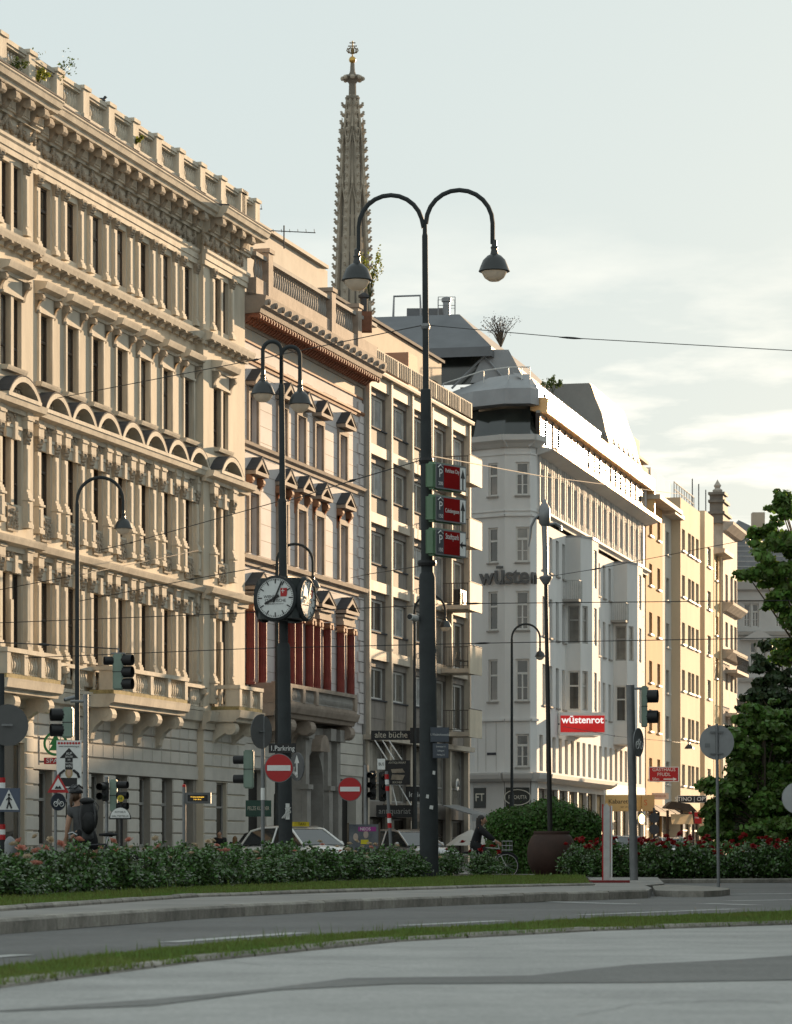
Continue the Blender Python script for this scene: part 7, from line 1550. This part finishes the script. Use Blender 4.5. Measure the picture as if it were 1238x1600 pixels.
    for s in 'LR':
        m=MB(); a=V('an'+s); tv=Vector(J.get('toe',(0,-.16,-.05))); m.tube([tuple(a+Vector((0,0,-.02))-tv*.3),tuple(a+tv*.6+Vector((0,0,-.0))),tuple(a+tv*1.15)],[.05*k,.052*k,.03*k],8); part('shoe',m,plain('shoe_dark',(.03,.03,.03)),t,True)
    c=V('head'); M=Matrix.Translation(c)@Matrix.Rotation(headyaw,4,'Z'); m=MB()
    if hairstyle!='helmet':
        m.ball((0,.018*k,.03*k),(.09*k,.102*k,.105*k),14,10)
        m.v=[(x,y,z) if not (y<-.055*k and z<.06*k) else (x*.98,-.055*k,max(z,.06*k)) for x,y,z in m.v]
    if hairstyle=='long':
        for i in range(9):
            a=R(20+i*17.5); x,y=.075*k*math.cos(a),.02*k+.085*k*math.sin(a); m.tube([(x,y,.06*k),(x*1.15,y*1.1,-.08*k),(x*1.2,y*1.05+.01,-.22*k),(x*.9,y+.01,-.36*k)],[.03*k,.034*k,.03*k,.012*k],6)
    if hairstyle=='tail' or hairstyle=='helmet':
        m.ball((0,.03*k,-.0*k),(.082*k,.085*k,.1*k),12,8); m.tube([(0,.1*k,.0),(0,.14*k,-.08*k),(0.01,.12*k,-.2*k)],[.03*k,.03*k,.01*k],7)
    m.xf(M); part('hair',m,hair,t,True)
    if hairstyle=='helmet':
        m=MB(); m.ball((0,.01*k,.05*k),(.105*k,.135*k,.105*k),14,10); m.v=[(x,y,max(z,.035*k)) for x,y,z in m.v]
        for x in (-.05,0,.05): m.tube([(x*k,-.1*k,.11*k),(x*k,.0,.165*k),(x*k,.12*k,.11*k)],.014*k,5)
        m.xf(M); part('helmet',m,plain('helmet_black',(.018,.018,.02),.35),t,True)
    return t
BLK=mat('black_cloth',(.014,.014,.016),.85,.2,6); GRYT=mat('grey_tshirt',(.085,.085,.088),.85,.15,6); HBR=mat('brown_hair',(.09,.05,.028),.5,.2,20); HDK=mat('dark_hair',(.018,.013,.011),.45,.2,20)
HLB=mat('light_brown_hair',(.20,.115,.05),.5,.2,20)
# bicycles: x forward
CHR=mat('chrome',(.4,.4,.41),.3,.05,4,metal=.9); TYRE=plain('tyre_rubber',(.015,.015,.015),.8)
def bicycle(label,loc,rot,framem,bask=False):
    t=thing('bicycle',label,'bicycle',tuple(loc),rot); r=.335
    for x in (-.52,.52):
        m=MB(); m.tube([(x+r*math.cos(R(a)),0,r+.02+r*math.sin(R(a))) for a in range(0,361,12)],.018,6); w=part('wheel',m,TYRE,t,True)
        m=MB(); m.tube([(x+(r-.025)*math.cos(R(a)),0,r+.02+(r-.025)*math.sin(R(a))) for a in range(0,361,12)],.01,5)
        for a in range(0,360,24): m.tube([(x,0,r+.02),(x+(r-.03)*math.cos(R(a)),0,r+.02+(r-.03)*math.sin(R(a)))],.002,3)
        ob('rim',m.mesh('rim',CHR),w)
    A_,B_,C_,D_,E_=(-.52,0,.355),(-.08,0,.3),(-.26,0,.86),(.33,0,.82),(.52,0,.355)
    m=MB(); m.tube([C_,B_],.016,6); m.tube([C_,D_],.016,6); m.tube([B_,(.36,0,.7)],.018,6); m.tube([A_,B_],.011,5); m.tube([A_,C_],.011,5); part('frame',m,framem,t,True)
    m=MB(); m.tube([(.3,0,.95),(.36,0,.7),(.42,0,.55),E_],.014,6); part('fork',m,framem,t,True)
    m=MB(); m.tube([C_,(-.3,0,.98)],.013,6); part('seat_post',m,CHR,t); m=MB(); m.ball((-.36,0,1.01),(.09,.075,.025),10,6); m.tube([(-.36,0,1.01),(-.15,0,1.005)],[.04,.018],8); part('saddle',m,BLK,t,True)
    m=MB(); m.tube([(.16,-.28,1.0),(.24,-.2,1.04),(.32,-.04,1.02),(.32,.04,1.02),(.24,.2,1.04),(.16,.28,1.0)],.013,6); m.tube([(.3,0,.95),(.32,0,1.02)],.014,6); part('handlebar',m,CHR,t)
    m=MB(); m.lathe([(.09,-.004),(.09,.004)],(0,0,0),14); m.xf(Matrix.Translation(B_)@Matrix.Rotation(R(90),4,'X')); m.tube([B_,(.02,-.08,.17)],.01,5); m.tube([B_,(-.18,.08,.43)],.01,5); m.box(-.02,.06,-.14,-.06,.155,.18); m.box(-.22,-.14,.06,.14,.42,.445); part('crank',m,CHR,t)
    m=MB(); m.tube([(-.52+.37*math.cos(R(a)),0,.355+.37*math.sin(R(a))) for a in range(20,170,15)],.022,5); m.tube([(.52+.37*math.cos(R(a)),0,.355+.37*math.sin(R(a))) for a in range(30,150,15)],.022,5); part('mudguard',m,BLK,t)
    if bask:
        m=MB()
        for z in (.78,.9,1.02): m.tube([(.4,-.15,z),(.68,-.17,z),(.68,.17,z),(.4,.15,z),(.4,-.15,z)],.008,4)
        for x in (.42,.52,.62,.68):
            for y in (-.16,.16): m.tube([(x,y*.9,.76),(x,y,1.03)],.006,4)
        part('basket',m,CHR,t)
    return t
Z1=50.; p=Vector((at(128,1330,Z1).x,Z1,0))
person('standing cyclist in black helmet, grey t-shirt and black shorts carrying a large backpack',p,dict(pelvis=(.07,0,.98),chest=(-.0,.02,1.32),neck=(-.06,.02,1.47),head=(-.09,.03,1.62),shL=(-.17,-.02,1.39),elL=(-.215,-.06,1.13),wrL=(-.24,-.02,.95),shR=(.12,.08,1.40),elR=(.02,.3,1.18),wrR=(-.16,.34,.99),hiL=(-.02,-.02,.92),knL=(-.05,.0,.5),anL=(-.04,.05,.09),hiR=(.16,.06,.92),knR=(.18,.12,.5),anR=(.2,.16,.09),toe=(-.14,.07,-.05)),GRYT,BLK,HBR,R(150),'helmet')
pk=thing('backpack','large black backpack on the back of the standing cyclist','backpack',tuple(p+Vector((.115,-.13,1.0)))); m=MB(); m.ball((0,0,.28),(.135,.12,.27),14,10); m.v=[(x*(1.12 if abs(z-.28)<.2 else 1),y,z) for x,y,z in m.v]; part('main_bag',m,mat('backpack_black',(.012,.012,.013),.6,.3,8,.4),pk,True)
m=MB(); m.ball((.02,-.1,.2),(.11,.07,.17),12,8); part('front_pocket',m,MATS['backpack_black'],pk,True); m=MB(); m.ball((-.02,-.0,.53),(.12,.11,.06),12,8); part('lid',m,MATS['backpack_black'],pk,True)
for s in (-1,1): m=MB(); m.tube([(s*.1,-.12,.5),(s*.12,-.14,.3),(s*.1,-.1,.08)],.012,5); part('strap',m,GRYT,pk)
m=MB(); m.tube([(.11,-.05,.52),(.17,-.05,.44),(.15,-.08,.36)],.006,4); part('cord',m,GRYT,pk)
bicycle('dark bicycle held by the standing cyclist, saddle to the right',Vector((at(139,1330,49.6).x,49.7,0)),math.pi,plain('bike_dark',(.03,.03,.035),.3))
Z2=86.; s2=F/Z2; p=Vector((at(748,1330,Z2).x,Z2,0))
def pj(px,py,y=0): return ((px-748)/s2,y,HC+(H-py)/s2)
person('long-haired woman in black jacket riding a bicycle to the right',p,dict(pelvis=(-.1,0,.9),chest=(.0,0,1.28),neck=(.06,0,1.44),head=(.09,0,1.58),shL=(.02,-.16,1.36),elL=(.26,-.2,1.16),wrL=(.45,-.2,1.03),shR=(.02,.16,1.36),elR=(.26,.2,1.16),wrR=(.45,.2,1.03),hiL=(-.06,-.09,.86),knL=(.3,-.1,.7),anL=(.18,-.1,.3),hiR=(-.06,.09,.86),knR=(.22,.1,.5),anR=(.06,.1,.14),toe=(.16,0,-.04)),BLK,BLK,HDK,R(90),'long','long','long',k=1.1)
bicycle('pale bicycle ridden by the long-haired woman',Vector((p.x+.22,Z2,0)),0,plain('bike_pale',(.45,.45,.42),.35),True)
Z3=118.; p=Vector((at(344,1330,Z3).x,Z3,0))
person('dark-haired man in black t-shirt leaning forward on the pavement by the palace',p,dict(pelvis=(.02,.1,.78),chest=(0,-.08,1.13),neck=(0,-.16,1.25),head=(-.01,-.2,1.38),shL=(-.19,-.1,1.17),elL=(-.3,-.14,.93),wrL=(-.34,-.22,.72),shR=(.19,-.1,1.17),elR=(.27,-.1,.92),wrR=(.24,-.2,.7),hiL=(-.09,.1,.74),knL=(-.11,-.05,.42),anL=(-.1,.1,.08),hiR=(.1,.1,.74),knR=(.12,-.1,.42),anR=(.12,.0,.08)),BLK,BLK,HDK,0)
p=Vector((at(367.5,1330,Z3).x,Z3,0))
person('girl with long light brown hair and black top walking away beside the man',p,dict(pelvis=(0,0,.7),chest=(0,0,.97),neck=(0,0,1.09),head=(0,0,1.2),shL=(-.15,0,1.03),elL=(-.19,0,.8),wrL=(-.18,.06,.62),shR=(.15,0,1.03),elR=(.19,0,.8),wrR=(.18,.06,.62),hiL=(-.08,0,.66),knL=(-.08,0,.38),anL=(-.08,0,.08),hiR=(.08,0,.66),knR=(.08,.04,.38),anR=(.08,.1,.08),toe=(0,.13,-.05)),BLK,GRYT,HLB,math.pi,'long','long','long',k=.86)
PNK=mat('pink_top',(.5,.12,.3),.8,.1,5); WTS=mat('white_top',(.6,.58,.55),.8,.1,5)
seat=dict(pelvis=(0,0,.5),chest=(0,-.02,.86),neck=(0,-.03,1.0),head=(0,-.05,1.12),shL=(-.18,0,.92),elL=(-.22,-.1,.68),wrL=(-.12,-.3,.62),shR=(.18,0,.92),elR=(.22,-.1,.68),wrR=(.12,-.3,.62),hiL=(-.09,-.05,.5),knL=(-.1,-.45,.5),anL=(-.1,-.48,.08),hiR=(.09,-.05,.5),knR=(.1,-.45,.5),anR=(.1,-.48,.08))
def stool(p,label): 
    t=thing('cafe_stool',label,'stool',tuple(p)); m=MB(); m.lathe([(.2,.42),(.21,.44),(.2,.46)],(0,0,0),14); part('seat',m,BARK,t)
    for a in (45,135,225,315): m=MB(); m.tube([(.12*math.cos(R(a)),.12*math.sin(R(a)),.42),(.19*math.cos(R(a)),.19*math.sin(R(a)),0)],.016,5); part('leg',m,MET,t)
for px,Z,lab,sh,hr,yw in ((1026,104,'dark-haired woman in white with pink bag seated behind the right-hand roses',WTS,HDK,R(20)),(1080,118,'grey-haired man in dark jacket seated near the ball bollard',BLK,mat('grey_hair',(.22,.2,.18),.6,.1,20),R(-30))):
    p=Vector((at(px,1330,Z).x,Z,0)); person(lab,p,seat,sh,BLK,hr,yw,'short','long','long'); stool(p+Vector((0,.03,0)),'small cafe stool under the seated %s'%('woman' if px<1050 else 'man'))
p=Vector((at(1032,1330,103.6).x,103.6,.72)); t=thing('pink_bag','pink bag beside the seated woman behind the roses','bag',tuple(p)); m=MB(); m.ball((0,0,.1),(.17,.1,.13),10,7); part('bag_body',m,PNK,t,True); m=MB(); m.tube([(-.1,0,.2),(0,0,.32),(.1,0,.2)],.012,5); part('bag_strap',m,PNK,t); t.location.z=.45
# ================= cars (x forward)
RUB=TYRE; CGL=glassmat('car_glass',(.02,.023,.025),.1,.05)
def car(label,loc,rot,paint,wagon=False,taxi=False,tone=None):
    t=thing('parked_car',label,'car',tuple(loc),rot); st=[(-2.15,.45,.72,.72),(-2.05,.3,.92,.82),(-1.5,.22,.98,.89),(-.5,.2,1.0,.9),(.7,.2,.98,.9),(1.4,.22,.92,.88),(1.95,.28,.82,.82),(2.15,.4,.66,.7)]
    m=MB(); n=12; V_=[];Fc=[]
    for (x,zb,zt,hw) in st:
        for k in range(n):
            a=2*math.pi*k/n; c,s=math.cos(a),math.sin(a); V_.append((x,hw*math.copysign(abs(c)**.45,c),(zb+zt)/2+(zt-zb)/2*math.copysign(abs(s)**.55,s)))
    for i in range(len(st)-1): Fc+=[(i*n+k,i*n+(k+1)%n,(i+1)*n+(k+1)%n,(i+1)*n+k) for k in range(n)]
    Fc+=[tuple(range(n-1,-1,-1)),tuple((len(st)-1)*n+k for k in range(n))]; m.add(V_,Fc); part('body',m,paint,t,True)
    xr=-2.0 if wagon else -1.55
    rb_=[(xr,.94,.78),(xr+.35,1.36,.66),(xr+.9,1.46,.62),(-.1,1.48,.62),(.35,1.42,.6),(1.15,.94,.76)]
    m=MB()
    V_=[];Fc=[]
    for x,z,hw in rb_: V_+=[(x,-hw,z),(x,hw,z)]
    for i in range(1,4): Fc.append((2*i,2*i+2,2*i+3,2*i+1))
    m.add(V_,Fc); m.tube([(x,-hw,z) for x,z,hw in rb_],.035,6); m.tube([(x,hw,z) for x,z,hw in rb_],.035,6); m.tube([(-.35,-.62,1.46),(-.35,-.82,.95)],.04,5); m.tube([(-.35,.62,1.46),(-.35,.82,.95)],.04,5)
    part('roof',m,paint,t,True)
    def pane(name,pts): m=MB(); m.add(pts,[tuple(range(len(pts)))]); part(name,m,CGL,t)
    pane('windscreen',[(.35,-.6,1.41),(.35,.6,1.41),(1.15,.75,.95),(1.15,-.75,.95)]); pane('rear_window',[(xr+.35,-.66,1.35),(xr+.35,.66,1.35),(xr,.77,.95),(xr,-.77,.95)])
    for s in (-1,1):
        pane('side_window',[(xr+.05,s*.78,.95),(xr+.36,s*.665,1.35),(xr+.9,s*.625,1.45),(-.38,s*.625,1.45),(-.38,s*.8,.95)]); pane('side_window',[(-.32,s*.8,.95),(-.32,s*.625,1.45),(.33,s*.605,1.41),(1.1,s*.76,.95)])
        for x in (-1.35,1.35):
            m=MB(); m.lathe([(.31,-.1),(.32,0),(.31,.1)],(0,0,0),18); m.xf(Matrix.Translation((x,s*.8,.32))@Matrix.Rotation(R(90),4,'X')); w=part('wheel',m,RUB,t,True); m=MB(); m.lathe([(.19,-.105),(.19,.105)],(0,0,0),12); m.xf(Matrix.Translation((x,s*.8,.32))@Matrix.Rotation(R(90),4,'X')); ob('rim',m.mesh('rim',CHR),w)
        m=MB(); m.ball((2.02,s*.6,.68),(.14,.16,.09),10,6); part('headlight',m,mat('headlight_lens',(.6,.6,.6),.1,.05),t,True); m=MB(); m.ball((-2.08,s*.62,.75),(.08,.14,.1),8,6); part('tail_light',m,SIGNRED,t,True)
        m=MB(); m.ball((.75,s*.95,1.0),(.08,.1,.07),8,6); part('mirror',m,paint,t,True); m=MB(); m.tube([(xr+.7,s*.56,1.5),(.1,s*.56,1.51)],.018,5); part('roof_rail',m,CHR,t)
    if taxi: m=MB(); m.box(-.1,.06,-.28,.28,1.5,1.64); part('taxi_sign',m,mat('taxi_yellow',(.55,.42,.03),.4),t); text('TAXI',.13,SIGNK,t,(.065,0,1.57),(R(90),0,R(90)),ext=.001)
    return t
WP=mat('white_paint',(.62,.61,.58),.25,.03,2,coat=.8); GP=mat('grey_paint',(.12,.13,.14),.25,.05,2,coat=.8); SP=mat('silver_paint',(.35,.35,.35),.3,.05,2,metal=.6,coat=.6); BP=mat('black_paint',(.012,.012,.014),.2,.05,2,coat=.8)
def cl(px,Z): return Vector((at(px,1330,Z).x,Z,0))
car('white estate taxi right of the clock lamp behind the roses',cl(470,97),R(-52),WP,True,True)
car('black car half hidden left of the clock lamp',cl(438,113),R(-52),BP)
car('silver car between the poster stand and the tall lamp',cl(636,112),R(-55),SP,True)
car('white car behind the delineator on the far street',cl(975,150),R(-70),WP)
car('white car further down the far street behind the seated people',cl(1048,168),R(-75),WP)
car('grey car left of the white cars by the cabaret',cl(938,165),R(-70),GP)
